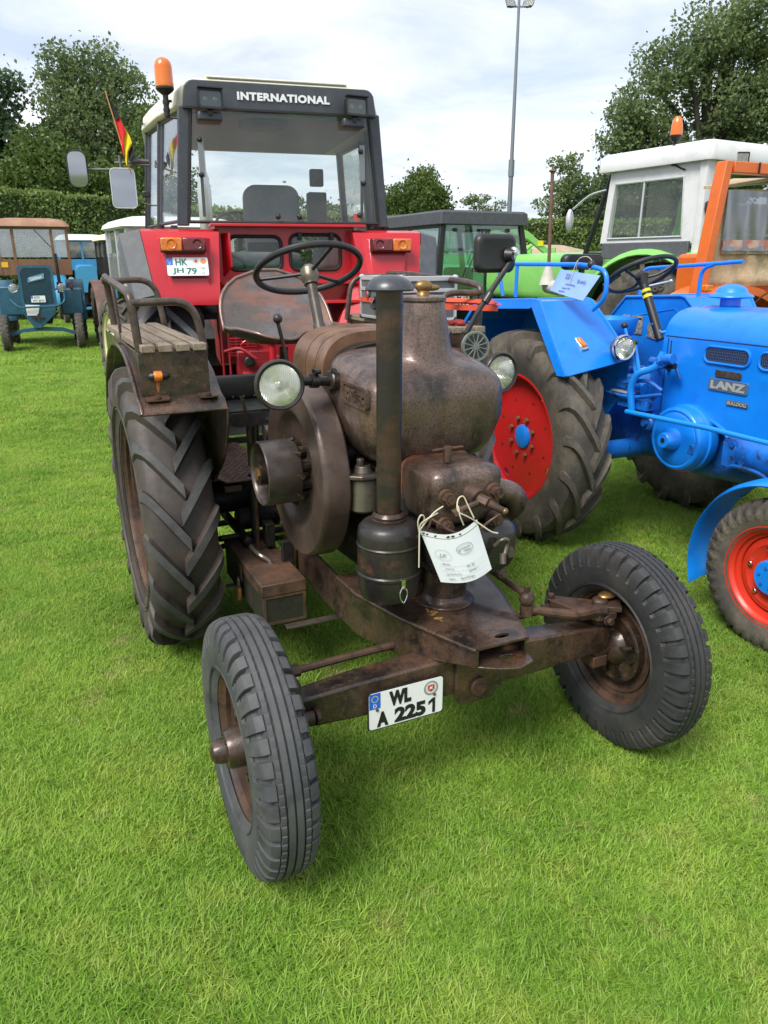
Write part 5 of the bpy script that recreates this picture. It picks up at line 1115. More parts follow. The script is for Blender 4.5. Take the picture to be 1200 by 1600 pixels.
# ================================================================ blue vintage tractor on the right
LX, LY, LR = 2.26, 3.2, 25.5
lz = thing('blue_vintage_tractor', 'bright blue vintage tractor with LANZ badge and red wheels, at the right', 'tractor', (LX, LY, 0), LR)
blue = mat('bright_blue_paint', (.004, .185, .72), .32, 0, [(2.5, (.006, .225, .78), .4, .65), (9, (.006, .14, .56), .55, .75, None, .7), (40, (.01, .06, .22), .68, .78, None, .8), (5, (.10, .26, .60), .66, .8, (1, 1, .5), .35)], [(25, .04, .001), (120, .03, .0005)], (7, .24, .42), coat=.3)
blued = mat('oily_blue_paint', (.006, .15, .60), .42, 0, [(7, (.008, .08, .32), .42, .62), (16, (.015, .025, .05), .56, .68), (30, (.02, .03, .06), .58, .76)], [(30, .3, .002)], (9, .3, .55), coat=.1)
redw = mat('red_wheel_paint', (.56, .012, .016), .4, 0, [(4, (.48, .014, .016), .4, .65), (26, (.28, .03, .02), .64, .8)], [(40, .06, .001)], (8, .3, .5), coat=.15)
orangew = mat('orange_red_wheel_paint', (.62, .035, .014), .4, 0, [(5, (.52, .03, .014), .4, .65), (30, (.3, .05, .03), .62, .8)], [(40, .06, .001)], coat=.15)
rusty_bolt = mat('rusty_bolt', (.22, .10, .05), .6, .2)
for s_ in (-1, 1):
    wz = empty('rear_wheel', lz, (s_ * .70, 1.745, .637))
    ag_tyre('tyre', .637, .27, .375, .21, (0, 0, 0), wz, [rubber_d, mat('dusty_lug_top', (.085, .075, .06), .75, 0, [(14, (.13, .11, .085), .45, .75), (40, (.05, .047, .043), .5, .75)], [(140, .4, .001)])], n=17, lug=.034, lw=.058, flip=1, rise=1.15, phase=.3)
    m = M(); o = s_; rr_ = .375; h = .105
    p = [(rr_ + .014, -h), (rr_ + .002, -h), (rr_ - .01, -h + .03), (rr_ - .028, -.02), (rr_ - .028, .03), (rr_ - .008, h - .035), (rr_ - .002, h - .012), (rr_ + .016, h), (rr_ + .016, h + .006), (rr_ + .004, h + .006), (rr_ - .012, h - .01), (rr_ - .02, h - .03), (rr_ - .036, .036), (rr_ - .036, -.02)]
    m.lathe(p + [p[0]], (0, 0, 0), (o, 0, 0), 80); mk('rim', m, redw, wz)
    m = M(); rd = rr_ - .030; xo_ = o * .030
    outl = [(xo_, math.cos(t) * rd, math.sin(t) * rd) for t in [2 * math.pi * i / 64 for i in range(64)]]
    holes = []
    for k in range(4):
        a0 = R(45 + 90 * k - 14)
        yy, zz = math.cos(a0) * (rd - .045), math.sin(a0) * (rd - .045)
        holes.append([(xo_, yy + math.cos(t) * .030 * math.cos(a0 + 1.57) - math.sin(t) * .016 * math.sin(a0 + 1.57), zz + math.cos(t) * .030 * math.sin(a0 + 1.57) + math.sin(t) * .016 * math.cos(a0 + 1.57)) for t in [2 * math.pi * i / 12 for i in range(12)]])
    m.holed(outl, holes, (-o * .007, 0, 0)); mk('wheel_disc', m, redw, wz, ang=20)
    m = M(); m.lathe([(0, .012), (.062, .012), (.072, .006), (.075, -.02), (0, -.02)], (o * .033, 0, 0), (o, 0, 0), 32); mk('hub_cap', m, blue, wz)
    for k in range(8):
        a = R(22 + 45 * k); m = M(); m.bolt((o * .031, math.cos(a) * .115, math.sin(a) * .115), (o, 0, 0), .014, .018, False); mk('wheel_bolt', m, rusty_bolt, wz)
    for k in range(8):
        a = R(22 + 45 * k); m = M(); m.cyl((o * .0305, math.cos(a) * .23, math.sin(a) * .23), (o * .033, math.cos(a) * .23, math.sin(a) * .23), .008, n=10); mk('rivet', m, rust, wz)
    fz = empty('front_wheel', lz, (s_ * .575, .045, .345))
    knob_tyre('tyre', .345, .165, .215, .12, (0, 0, 0), fz, rubber_d)
    rim('rim', .215, .12, (0, 0, 0), fz, orangew, out=s_, dish=.035, hubr=.08)
    m = M(); m.lathe([(0, .03), (.07, .028), (.078, .02), (.08, -.02)], (s_ * .04, 0, 0), (s_, 0, 0), 32); mk('hub_cap', m, blue, fz)
    for k in range(6):
        a = R(60 * k + 10); m = M(); m.sphere((s_ * .034, math.cos(a) * .125, math.sin(a) * .125), .012, 10, (.8, 1, 1)); mk('wheel_bolt', m, chrome, fz)
        m = M(); m.cyl((s_ * .068, math.cos(a) * .045, math.sin(a) * .045), (s_ * .074, math.cos(a) * .045, math.sin(a) * .045), .007, n=8); mk('hub_bolt', m, blued, fz)
    # front mudguard over the tyre
    m = M(); rings = []
    for i in range(25):
        a = R(-22 + 125 * i / 24); r_ = .415
        y, z = .045 + math.cos(a) * r_, .345 + math.sin(a) * r_
        rings.append([(s_ * .475, y * .995, z - .004), (s_ * .50, y, z + .012), (s_ * .575, y, z + .018), (s_ * .65, y, z + .012), (s_ * .675, y * .995, z - .006), (s_ * .672, y * .995, z - .011), (s_ * .575, y, z + .012), (s_ * .48, y, z - .009)])
    m.loft(rings); mk('front_mudguard', m, blue, lz, ang=60)
    # rear fender
    fr = empty('rear_fender', lz); xo, xi = .825, .375
    P2 = [(2.42, 1.02), (2.30, 1.30), (2.18, 1.418), (1.60, 1.446), (1.54, 1.442), (1.275, 1.066)]
    P3 = [(2.40, 1.02), (2.28, 1.30), (2.16, 1.418), (1.68, 1.440), (1.64, 1.432), (1.275, 1.135)]
    m = M(); 
    for i in range(len(P2) - 1):
        a, b, c, d_ = P2[i], P2[i + 1], P3[i + 1], P3[i]
        m.prism([(s_ * xo, *a), (s_ * xo, *b), (s_ * xi, *c), (s_ * xi, *d_)], (0, 0, -.004))
    mk('fender_top', m, blue, fr, bev=.0)
    m = M()
    for i in range(len(P2) - 1):
        a, b = P2[i], P2[i + 1]
        a2 = (a[0] + (.035 if i in (0, 1) and 0 else 0), a[1] - .045); b2 = (b[0], b[1] - .045)
        if i == 4: a2 = (a[0] + .045, a[1] - .03); b2 = (b[0] + .05, b[1] - .0)
        if i == 3: b2 = (b[0] + .045, b[1] - .03)
        m.prism([(s_ * (xo + .002), *a), (s_ * (xo + .002), *b), (s_ * (xo + .012), *b2), (s_ * (xo + .012), *a2)], (s_ * .004, 0, 0))
    m.tube([(s_ * (xo - .006), y, z + .002) for y, z in P2], .008, 8, 1); mk('fender_flange', m, blue, fr, ang=40)
    m = M(); ctr = (1.735, .62)
    poly = [(s_ * xi, *q) for q in P3] + [(s_ * (xi + .0), 1.30, .95), (s_ * xi, 1.42, .80), (s_ * xi, 2.1, .78)]
    m.prism(poly, (s_ * .004, 0, 0)); mk('inner_panel', m, blue, fr, ang=20)
    m = M(); m.tube([(s_ * (xi - .004), y, z) for y, z in P3], .009, 8, 1); m.tube([(s_ * (xi - .002), 2.05, 1.30), (s_ * (xi - .002), 1.72, 1.36), (s_ * (xi - .002), 1.45, 1.20)], .003, 6, 1); mk('panel_bead', m, blue, fr)
    # grab rails
    xr = s_ * .60
    m = M(); m.tube(bent([(xr, 2.30, 1.635), (xr, 1.45, 1.632), (xr, 1.27, 1.60), (xr, 1.27, 1.46), (xr, 1.36, 1.40)] if s_ < 0 else [(xr - .10, 2.17, 1.42), (xr - .10, 2.17, 1.60), (xr - .10, 1.60, 1.630), (xr - .10, 1.36, 1.645)], .08, 6), .0125, 10, 1)
    if s_ < 0:
        m.tube([(xr, 2.08, 1.44), (xr, 2.08, 1.63)], .011, 8, 1); m.tube([(xr, 2.28, 1.62), (xr, 2.22, 1.44)], .011, 8, 1)
    else: m.tube(bent([(xr - .10, 1.55, 1.635), (xr - .10, 1.66, 1.60), (xr - .10, 1.66, 1.44)], .06), .013, 8, 1)
    mk('grab_rail', m, blue, fr, ang=80)
# mudguard brace, marker and lamp on the near fender
def fsl(x, t): # point on near fender's front slope, t 0 top 1 bottom
    k = (abs(x) - .375) / .45; a = V(x, 1.64 - .10 * k, 1.432 + .010 * k); b = V(x, 1.275, 1.135 - .069 * k); return a * (1 - t) + b * t
nslope = V(0, -.66, .75).normalized()
c_ = fsl(-.65, .66)
m = M(); m.prism([c_ + V(-.032, 0, 0) + V(0, .66, .75) * .045, c_ + V(.006, 0, 0) + V(0, .66, .75) * .045, c_ + V(.03, 0, 0) - V(0, .75, .66) * .04, c_ + V(-.016, 0, 0) - V(0, .75, .66) * .045], nslope * .018); mk('marker_base', m, chrome, lz, bev=.004)
m = M(); m.prism([c_ + V(-.022, 0, 0) + V(0, .66, .75) * .032, c_ + V(.0, 0, 0) + V(0, .66, .75) * .032, c_ + V(.02, 0, 0) - V(0, .75, .66) * .024, c_ + V(-.010, 0, 0) - V(0, .75, .66) * .028], nslope * .030); mk('marker_lens', m, amber, lz, bev=.004)
for x, t in ((-.70, .18), (-.69, .42), (-.70, .60), (-.64, .58), (-.60, .66), (-.61, .70), (-.60, .78), (-.62, .86)):
    p = fsl(x, t); m = M(); m.cyl(p, p + nslope * .0022, .0045, n=8); mk('bolt_hole', m, rust, lz)
lamp((-.475, 1.235, 1.205), .066, .1, lz, mat('grey_rust_shell', (.13, .11, .10), .5, .4, [(14, (.2, .16, .13), .45, .7)]), (-.12, -1, .02), ring=chrome)
lamp((.475, 1.235, 1.205), .066, .1, lz, MATS['grey_rust_shell'], (.12, -1, .02), ring=chrome)
# bonnet
m = M(); hw = .30; rings = []
def hsec(y, k=1., drop=0):
    pts = [(-hw * k, .80 + drop)]
    pts += [(-hw * k, 1.22)]
    for i in range(1, 13):
        a = math.pi / 2 * i / 12; pts.append((-hw * k * (math.cos(a) ** .62), 1.22 + (.20 - .0) * (math.sin(a) ** .75) * k))
    pts += [(-x, z) for x, z in pts[-2::-1]]
    return [(x, y, z) for x, z in pts]
ys = [1.13, 1.10, .8, .4, .0, -.12, -.17]; ks = [.985, 1, 1, 1, .99, .96, .86]
def lower(y):  # wavy lower edge rising over the flywheel housing
    if y < .62: return 0.
    if y > 1.1: return .0
    t = (y - .62) / .48; return .095 * math.sin(math.pi * min(1, t * 1.0)) ** .6
ysf = sorted(set(ys + [.62 + .48 * i / 12 for i in range(13)]), reverse=True)
for y in ysf:
    k = np.interp(-y, [-q for q in ys], ks); rings.append(hsec(y, float(k), lower(y)))
m.loft(rings, cap=True, closed=False); 
m.loft([rings[0], [(x * .6, y, 1.1 + (z - 1.1) * .6) for x, y, z in rings[0]]], cap=True, closed=False)
bonnet = mk('bonnet', m, blue, lz, ang=40)
m = M(); m.tube([(-hw - .003, y, .80 + lower(y)) for y in ysf if y > -.1], .010, 8, 1); m.tube([(hw + .003, y, .80 + lower(y)) for y in ysf if y > -.1], .010, 8, 1); mk('bonnet_bead', m, blue, bonnet)
m = M(); m.tube([(-hw + .001, y, 1.272) for y in (1.11, .4, -.1)], .0022, 6, 1); m.tube([(-.302, 1.09, .86), (-.302, 1.09, 1.26)], .002, 6, 1); mk('panel_seam', m, black, bonnet)
mesh_m = mat('dark_mesh', (.012, .018, .035), .6, 0, [(140, (.10, .14, .2), .5, .6, (1, 1, .12))])
for k, yc in enumerate((.705, .385)):
    L_ = [(-hw - .004, yc + a, 1.205 + b) for a, b in rrect(.135, .040, .036, 6)]
    m = M(); m.tube(L_, .007, 8, 1, True); mk('grille_frame', m, blue, bonnet)
    m = M(); m.prism([(-hw - .0015, yc + a, 1.205 + b) for a, b in rrect(.132, .038, .034, 6)], (-.001, 0, 0)); g_ = mk('grille_mesh', m, black, bonnet)
    m = M()
    for i in range(26):
        y = yc - .125 + i * .010; hh = .036 if abs(y - yc) < .105 else .024
        m.box((-hw - .004, y, 1.205), (.002, .003, hh * 2))
    for j in range(5): m.box((-hw - .005, yc, 1.205 - .028 + j * .014), (.0015, .25 - abs(j - 2) * .012, .0022))
    mk('grille_wires', m, mat('blue_grey_wire', (.06, .10, .22), .5, .2), g_, kind='stuff')
def sidebadge(nm, s, yc, zc, w_, h_, th, tm, lm, sl=0.0, bold=.02):
    m = M(); m.prism([(-hw - .003, yc + a, zc + b) for a, b in rrect(w_ / 2, h_ / 2, h_ * .18, 3)], (-.004, 0, 0)); o = mk(nm, m, tm, lz, bev=.0015)
    if s: text('lettering', s, lm, o, (-hw - .0075, yc, zc), w_ * .88, h_ * .68, (0, -1, sl), (0, 0, 1), .002, bold)
badge_m = mat('blue_enamel_badge', (.10, .17, .27), .4, .3); cast_l = mat('cast_silver_letters', (.62, .60, .52), .35, .5)
sidebadge('maker_badge', 'LANZ', .672, 1.062, .235, .060, 0, badge_m, cast_l, 0, .05)
sidebadge('model_badge', 'BULLDOG', .606, .985, .125, .026, 0, mat('grey_badge', (.12, .12, .12), .4, .4), cast_l)
sidebadge('blank_plate', '', .680, 1.118, .155, .034, 0, mat('worn_brown_plate', (.06, .045, .035), .5, .3, [(30, (.12, .1, .08), .5, .7)]), None)
for a in (-.09, .09):
    pass
# mushroom cap on the bonnet
m = M(); m.lathe([(.11, 0.), (.085, .006), (.06, .012), (.052, .02), (.050, .075), (.0, .075)], (0, .985, 1.405), (0, 0, 1), 32); mk('cap_neck', m, blue, lz)
m = M(); m.lathe([(.0, .0), (.06, .0), (.105, .004), (.112, .010), (.108, .018), (.086, .028), (.080, .034), (.074, .050), (.05, .066), (.02, .074), (.0, .076)], (0, .985, 1.460), (0, 0, 1), 40); mk('air_cap', m, blue, lz, ang=50)
# flywheel housing on the near side
fy_, fz_ = .88, .765
m = M(); m.lathe([(.0, .0), (.172, .0), (.178, .02), (.178, .06), (.168, .066), (.166, .12), (.16, .128), (.150, .132), (.140, .128), (.134, .133), (.095, .140), (.0, .142)], (-.27, fy_, fz_), (-1, 0, 0), 72); m.lathe([(.060, .138), (.056, .16), (.046, .178), (.040, .205), (.036, .21), (.014, .21), (.012, .19), (0, .19)], (-.27, fy_ + .0, fz_), (-1, 0, 0), 32)
mk('flywheel_cover', m, blue, lz)
m = M(); m.box((-.39, .80, .80), (.02, .03, .05)); m.box((-.402, .77, .735), (.01, .05, .05)); mk('cover_tab', m, blued, lz, bev=.004)
m = M(); m.cyl((-.455, fy_, fz_), (-.482, fy_, fz_), .013, n=16); mk('hub_hole', m, black, lz)
# engine casting, tank, shafts
m = M(); m.loft([[(a, y, z_ + b) for a, b in sup(hx, hz, 4, 28)] for y, hx, hz, z_ in ((1.12, .20, .17, .72), (.9, .24, .2, .72), (.5, .22, .16, .72), (.2, .20, .15, .70), (-.1, .18, .14, .68))]); m.cyl((-.25, .62, .76), (-.25, .0, .72), .10, n=24); m.box((-.30, .58, .74), (.10, .08, .13)); mk('engine_casting', m, blued, lz, bev=.01)
for p in ((-.33, .60, .80), (-.33, .56, .70), (-.33, .50, .72), (-.34, .56, .80)):
    m = M(); m.bolt(p, (-1, 0, 0), .018, .014); mk('engine_bolt', m, blued, lz)
m = M(); m.loft([[(a, y, .78 + b) for a, b in sup(hx, hz, 4, 28)] for y, hx, hz in ((1.1, .18, .2), (1.3, .22, .24), (1.6, .2, .24), (2.0, .2, .22))]); m.cyl((-.56, 1.735, .637), (.56, 1.735, .637), .085, n=24); m.cyl((-.50, 1.36, .60), (-.1, 1.36, .60), .055, n=20); m.cyl((-.58, 1.735, .637), (-.44, 1.735, .637), .12, n=24); mk('gearbox', m, blued, lz, bev=.01)
m = M(); m.cyl((-.36, 1.13, .80), (-.20, 1.13, .80), .045, n=20, ch=.01); m.cyl((-.38, 1.13, .80), (-.34, 1.13, .80), .018, n=10); m.cyl((-.34, 1.04, .86), (-.2, 1.04, .86), .022, n=12); m.cyl((-.36, 1.06, .74), (-.2, 1.06, .74), .022, n=12); mk('starter', m, blued, lz)
m = M(); m.tube([(-.5, 1.14, .875), (-.5, .6, .888), (-.5, .24, .885), (-.48, .08, .62)], .013, 10, 1); mk('steering_rod', m, mat('light_blue_rod', (.01, .24, .78), .35, 0, coat=.2), lz)
m = M(); m.tube(bent([(-.44, 1.16, .86), (-.46, 1.17, 1.0), (-.46, 1.13, 1.08), (-.44, 1.02, 1.12), (-.42, 1.0, 1.20)], .05), .019, 10, 1); mk('side_handle', m, MATS['light_blue_rod'], lz)
m = M(); m.cyl((-.42, 1.0, 1.165), (-.42, .93, 1.175), .026, n=16); m.cyl((-.42, .98, 1.15), (-.42, 1.08, 1.15), .020, n=12); m.bolt((-.44, 1.0, 1.16), (-1, 0, 0), .016, .012); m.tube([(-.43, 1.25, 1.01), (-.42, 1.1, 1.04), (-.40, 1.0, 1.0)], .012, 8, 4); m.tube([(-.44, 1.45, .95), (-.43, 1.2, .94), (-.40, 1.0, .98)], .010, 8, 4)
m.box((-.37, 1.2, .90), (.08, .22, .05)); m.box((-.35, 1.30, 1.0), (.10, .10, .05)); m.cyl((-.36, 1.22, .98), (-.36, 1.16, .98), .035, n=16); m.cyl((-.38, 1.3, 1.07), (-.25, 1.3, 1.07), .02, n=10); m.box((-.30, 1.12, .98), (.1, .05, .3)); m.tube([(-.35, 1.10, 1.10), (-.34, 1.0, 1.13), (-.33, .95, 1.06)], .009, 8, 3)
mk('control_linkage', m, blued, lz, bev=.004)
m = M(); m.cyl((-.36, 1.02, 1.13), (-.36, .97, 1.13), .024, .016, n=14); mk('rubber_boot', m, blackrub, lz)
m = M(); m.box((-.36, 1.28, .955), (.13, .16, .012)); mk('worn_cover_plate', m, alu, lz, bev=.004)
for (b, t_, kn, w_) in (((-.38, 1.20, 1.02), (-.38, 1.345, 1.31), .020, .010), ((-.38, 1.17, 1.0), (-.38, 1.255, 1.225), .018, .012)):
    m = M(); m.cyl(b, t_, w_, w_ * .8, n=8); mk('lever', m, MATS['light_blue_rod'], lz)
    m = M(); m.sphere(t_, kn, 14, (1, 1, .9)); mk('lever_knob', m, blackplastic, lz)
m = M(); m.sphere((-.305, 1.06, 1.10), .013, 10); m.tube([(-.305, 1.06, 1.10), (-.30, 1.07, 1.25)], .003, 5, 1); mk('small_knob', m, blackplastic, lz)
m = M(); m.tube([(-.33, .60, .66), (-.36, .52, .70), (-.36, .36, .69), (-.34, .28, .60), (-.33, .26, .56)], .009, 8, 5); mk('fuel_line', m, blued, lz)
m = M(); m.prism([(.3695, 2.17, 1.30), (.3695, 1.98, 1.30), (.3695, 1.98, 1.18), (.3695, 2.17, 1.18)], (-.003, 0, 0)); pl_ = mk('data_plate', m, mat('etched_data_plate', (.35, .34, .30), .45, .4, [(60, (.08, .08, .07), .5, .6, (1, 1, 2.4)), (25, (.5, .48, .42), .5, .6)]), lz)
for k in range(4):
    m = M(); m.box((.366, 2.075, 1.28 - k * .027), (.001, .17 - .03 * (k % 2), .012)); mk('data_plate_row', m, black if k == 0 else greyprint, pl_)
m = M(); m.prism([(.3695, 1.93, 1.26), (.3695, 1.82, 1.24), (.3695, 1.82, 1.15), (.3695, 1.93, 1.17)], (-.003, 0, 0)); mk('lower_data_plate', m, MATS['etched_data_plate'], lz)
# steering
sc1 = V(.0, 1.655, 1.572); ax1 = V(0, .50, .866).normalized(); u1, w1 = basis(ax1)
m = M(); m.tube([sc1 + (u1 * math.cos(a) + w1 * math.sin(a)) * .205 for a in [2 * math.pi * i / 48 for i in range(48)]], .0135, 10, 1, True)
for a in (20, 140, 260):
    q = u1 * math.cos(R(a)) + w1 * math.sin(R(a)); m.tube([sc1 - ax1 * .02, sc1 + q * .09 - ax1 * .03, sc1 + q * .2], .009, 8, 4)
m.lathe([(0, .012), (.03, .01), (.042, -.01), (.03, -.05), (.026, -.07)], sc1, ax1, 20); mk('steering_wheel', m, blackplastic, lz)
m = M(); m.cyl(sc1 - ax1 * .06, sc1 - ax1 * .42, .026, n=20); mk('steering_column', m, blackplastic, lz)
for d_ in (.10, .135):
    m = M(); m.cyl(sc1 - ax1 * d_, sc1 - ax1 * (d_ + .018), .0285, n=20); mk('yellow_tape', m, yellow, lz)
m = M(); m.cyl(sc1 - ax1 * .08, sc1 - ax1 * .06 + V(.13, -.08, .015), .006); m.sphere(sc1 - ax1 * .06 + V(.135, -.08, .016), .011, 10); mk('indicator_stalk', m, alu, lz)
m = M(); m.tube([(-.02, 1.50, 1.30), (.0, 1.44, 1.25), (.06, 1.40, 1.28)], .008, 8, 2); mk('throttle_lever', m, MATS['light_blue_rod'], lz)
# seats
m = M(); m.loft([[(a, 1.95 + b, z) for a, b in sup(.20 * k, .18 * k, 2.6, 32)] for z, k in ((1.17, .5), (1.185, .85), (1.22, 1.0), (1.30, 1.06), (1.305, 1.05), (1.225, .96), (1.195, .8))]); mk('pan_seat', m, MATS['light_blue_rod'], lz, ang=60)
m = M(); m.loft([[(.0 + a, 2.17 + y, 1.645 + b) for a, b in rrect(.165 * k, .05 * k, .045 * k, 5)] for y, k in ((0, .9), (.015, 1), (.05, 1), (.065, .9))]); m.cyl((0, 2.2, 1.3), (0, 2.2, 1.62), .02); mk('back_rest', m, blackplastic, lz, ang=50)
# front axle
m = M(); m.loft([[(x, .03, z - .03), (x, .08, z - .03), (x, .08, z + .03), (x, .03, z + .03)] for x, z in ((-.5, .35), (-.3, .42), (0, .45), (.3, .42), (.5, .35))]); m.box((0, .05, .56), (.2, .2, .2)); mk('front_axle', m, blued, lz, bev=.006)
# show card tied to the rail
cd = thing('show_card', 'pale blue show card tied with string to the blue grab rail', 'card', (LX, LY, 0), LR)
TL, TR_, BR_, BL_ = V(-.615, 1.635, 1.606), V(-.618, 1.30, 1.578), V(-.650, 1.385, 1.448), V(-.640, 1.69, 1.493)
m = M(); vs = []; k = 8
for j in range(k + 1):
    for i in range(k + 1):
        a, b = i / k, j / k; p = (TL * (1 - a) + TR_ * a) * (1 - b) + (BL_ * (1 - a) + BR_ * a) * b; p.x -= .012 * math.sin(math.pi * a); vs.append(p)
n = len(vs); m.add(vs + [v + V(-.0012, 0, 0) for v in vs], [(j * 9 + i, j * 9 + i + 1, (j + 1) * 9 + i + 1, (j + 1) * 9 + i) for j in range(k) for i in range(k)] + [tuple(q + n for q in ((j + 1) * 9 + i, (j + 1) * 9 + i + 1, j * 9 + i + 1, j * 9 + i)) for j in range(k) for i in range(k)]); mk('card_face', m, bpaper, cd, ang=80)
inkb = mat('blue_ink', (.05, .08, .25), .6)
ddx = (TR_ - TL).normalized(); ddy = (TL - BL_); ddy = (ddy - ddx * ddy.dot(ddx)).normalized()
def oncard(s, a, b, h, w=None):
    p = (TL * (1 - a) + TR_ * a) * (1 - b) + (BL_ * (1 - a) + BR_ * a) * b + V(-.0155, 0, 0); text('handwriting', s, inkb, cd, p, w, h, ddx, ddy, .0004)
oncard('221', .33, .22, .026); oncard('(Lanz)', .72, .34, .026); oncard('LANZ Bulldog', .50, .55, .013); oncard('Baujahr 1955', .45, .72, .012); oncard('Besitzer', .38, .86, .011)
m = M(); m.tube([(-.62, 1.50, 1.60), (-.63, 1.47, 1.66), (-.615, 1.42, 1.672), (-.60, 1.39, 1.64), (-.615, 1.40, 1.60)], .0022, 6, 5); m.tube([(-.63, 1.48, 1.655), (-.645, 1.50, 1.58), (-.645, 1.51, 1.53)], .002, 6, 4); mk('string', m, string, cd, ang=80)
m = M(); m.sphere((-.60, 1.40, 1.632), .022, 12); mk('rail_knob', m, blackplastic, lz)
# ================================================================ tractors further back
green = mat('bright_green_paint', (.22, .56, .13), .40, 0, [(5, (.19, .48, .11), .45, .7), (40, (.12, .30, .08), .64, .82)], coat=.2)
teal = mat('teal_green_paint', (.10, .36, .20), .4, 0, [(5, (.08, .30, .17), .45, .7)], coat=.2)
offwhite = mat('off_white_cab_sheet', (.66, .67, .66), .42, 0, [(6, (.56, .57, .56), .45, .7), (24, (.36, .34, .30), .62, .8, None, .7)], [(30, .1, .001)], coat=.1)
orange = mat('orange_frame_paint', (.66, .13, .015), .4, 0, [(8, (.58, .11, .014), .45, .7), (50, (.3, .09, .04), .66, .8)], [(40, .08, .001)], coat=.15)
canvas = mat('beige_canvas', (.42, .33, .20), .8, 0, [(6, (.34, .26, .15), .45, .68), (20, (.5, .42, .28), .5, .75)], [(14, .5, .02), (5, .5, .05)])
dkgrey = mat('charcoal_roof', (.05, .053, .06), .5, 0, [(20, (.07, .073, .08), .45, .7)], [(60, .1, .001)])
TR_M = [rubber_d, MATS['dusty_lug_top']]
def T(x, y, z): return (x, y, z)
bgglass = glass('hazy_cab_glass', (.80, .85, .85), .22, .08, .12)
# ---- green tractor with white cab
dz = thing('green_cab_tractor', 'light green tractor with white cab and orange beacon, behind the blue one', 'tractor', (2.8, 7.1, 0), 30)
def slab(nm, c, d_, mt, par, bev=.008, rot=None): m = M(); m.box(c, d_, rot); return mk(nm, m, mt, par, bev=bev)
for x, s_ in ((.16, -1), (1.36, 1)):
    wz = empty('rear_wheel', dz, (x, .52, .80)); ag_tyre('tyre', .84, .42, .44, .33, (0, 0, 0), wz, TR_M, n=20, lug=.04, lw=.06, flip=-1)
    rim('rim', .44, .33, (0, 0, 0), wz, mat('grey_cream_rim', (.42, .41, .34), .5, 0, [(9, (.3, .28, .22), .45, .7)]), out=s_, dish=.12)
    if s_ < 0: text('raised_lettering', 'AC85', mat('raised_rubber_letters', (.075, .072, .068), .7), wz, (-.207, -.10, .60), .34, .085, (0, -1, .18), (0, .18, 1), .005, .03)
    fz = empty('front_wheel', dz, (x + s_ * -.05, 3.05, .48)); rib_tyre('tyre', .46, .24, .28, .16, (0, 0, 0), fz, rubber, n=30); rim('rim', .28, .16, (0, 0, 0), fz, MATS['grey_cream_rim'], out=s_)
    m = M(); rings = []
    for i in range(22):
        a = R(15 + 150 * i / 21); r_ = .93 + .03 * math.sin(a) ; y, z = .52 - math.cos(a) * r_, .80 + math.sin(a) * r_
        x0, x1 = (-.09, .42) if s_ < 0 else (1.1, 1.62)
        rings.append([(x0, y, z - .05), (x0 + .03, y, z), (x1, y, z), (x1, y, z - .02), (x0 + .05, y * .99 + .005, z - .02), (x0 + .01, y * .99 + .005, z - .06)])
    m.loft(rings); mk('rear_fender', m, green, dz, ang=40)
slab('fender_panel', (.10, -.16, 1.42), (.38, .42, .60), green, dz, .03); slab('fender_panel', (1.42, -.16, 1.42), (.38, .42, .60), green, dz, .03)
slab('fender_slot', (.02, -.30, 1.62), (.10, .16, .006), black, dz, 0); slab('tail_lamp', (.05, -.385, 1.30), (.10, .04, .12), amber, dz); slab('lamp_recess', (.02, -.375, 1.28), (.22, .02, .22), blackplastic, dz)
m = M(); m.loft([[(.62 + a, y, 1.46 + b) for a, b in sup(.30, hz, 5, 28)] for y, hz in ((1.25, .29), (2.2, .29), (3.3, .27), (3.45, .23))]); mk('bonnet', m, green, dz, bev=.01)
slab('engine_block', (.62, 2.2, .95), (.45, 2.2, .5), chassis, dz); slab('step_box', (.3, 1.3, 1.2), (.4, .3, .5), chassis, dz)
# cab shell
def wallq(nm, pts, mt, th, par=dz, bev=.004): m = M(); m.prism(pts, th); return mk(nm, m, mt, par, bev=bev)
m = M(); m.holed([(0, -.02, 1.80), (0, 1.16, 1.82), (0, 1.08, 2.50), (0, .0, 2.50)], [[(0, .16, 1.86), (0, 1.06, 1.86), (0, 1.01, 2.36), (0, .20, 2.36)]], (.05, 0, 0)); mk('side_wall', m, offwhite, dz, ang=20)
wallq('side_pane', [(.02, .16, 1.86), (.02, 1.06, 1.86), (.02, 1.01, 2.36), (.02, .20, 2.36)], winglass, (.005, 0, 0))
m = M(); m.tube([(-.004, .16, 1.86), (-.004, 1.06, 1.86), (-.004, 1.01, 2.36), (-.004, .20, 2.36)], .012, 6, 1, True); m.tube([(-.004, .66, 1.86), (-.004, .65, 2.36)], .010, 6, 1); mk('window_frame', m, alu, dz)
slab('lower_skirt', (-.01, .58, 1.745), (.04, 1.05, .15), greyrub, dz)
m = M(); m.holed([(1.25, -.02, 1.80), (1.25, 1.16, 1.82), (1.25, 1.08, 2.50), (1.25, .0, 2.50)], [[(1.25, .16, 1.86), (1.25, 1.06, 1.86), (1.25, 1.01, 2.36), (1.25, .20, 2.36)]], (-.05, 0, 0)); mk('side_wall', m, offwhite, dz, ang=20)
for x in (.03, 1.20):
    m = M(); m.loft([[(x + a, -.01 + b, z) for a, b in rrect(w_, .04, .01, 2)] for z, w_ in ((1.66, .045), (2.50, .055))]); mk('rear_pillar', m, offwhite, dz)
slab('inner_curtain', (.20, .04, 1.90), (.28, .03, .55), mat('black_curtain', (.018, .018, .022), .8, 0, (), [(20, .5, .01)]), dz, .01); slab('curtain_label', (.10, .022, 1.74), (.03, .003, .03), greyprint, dz, 0)
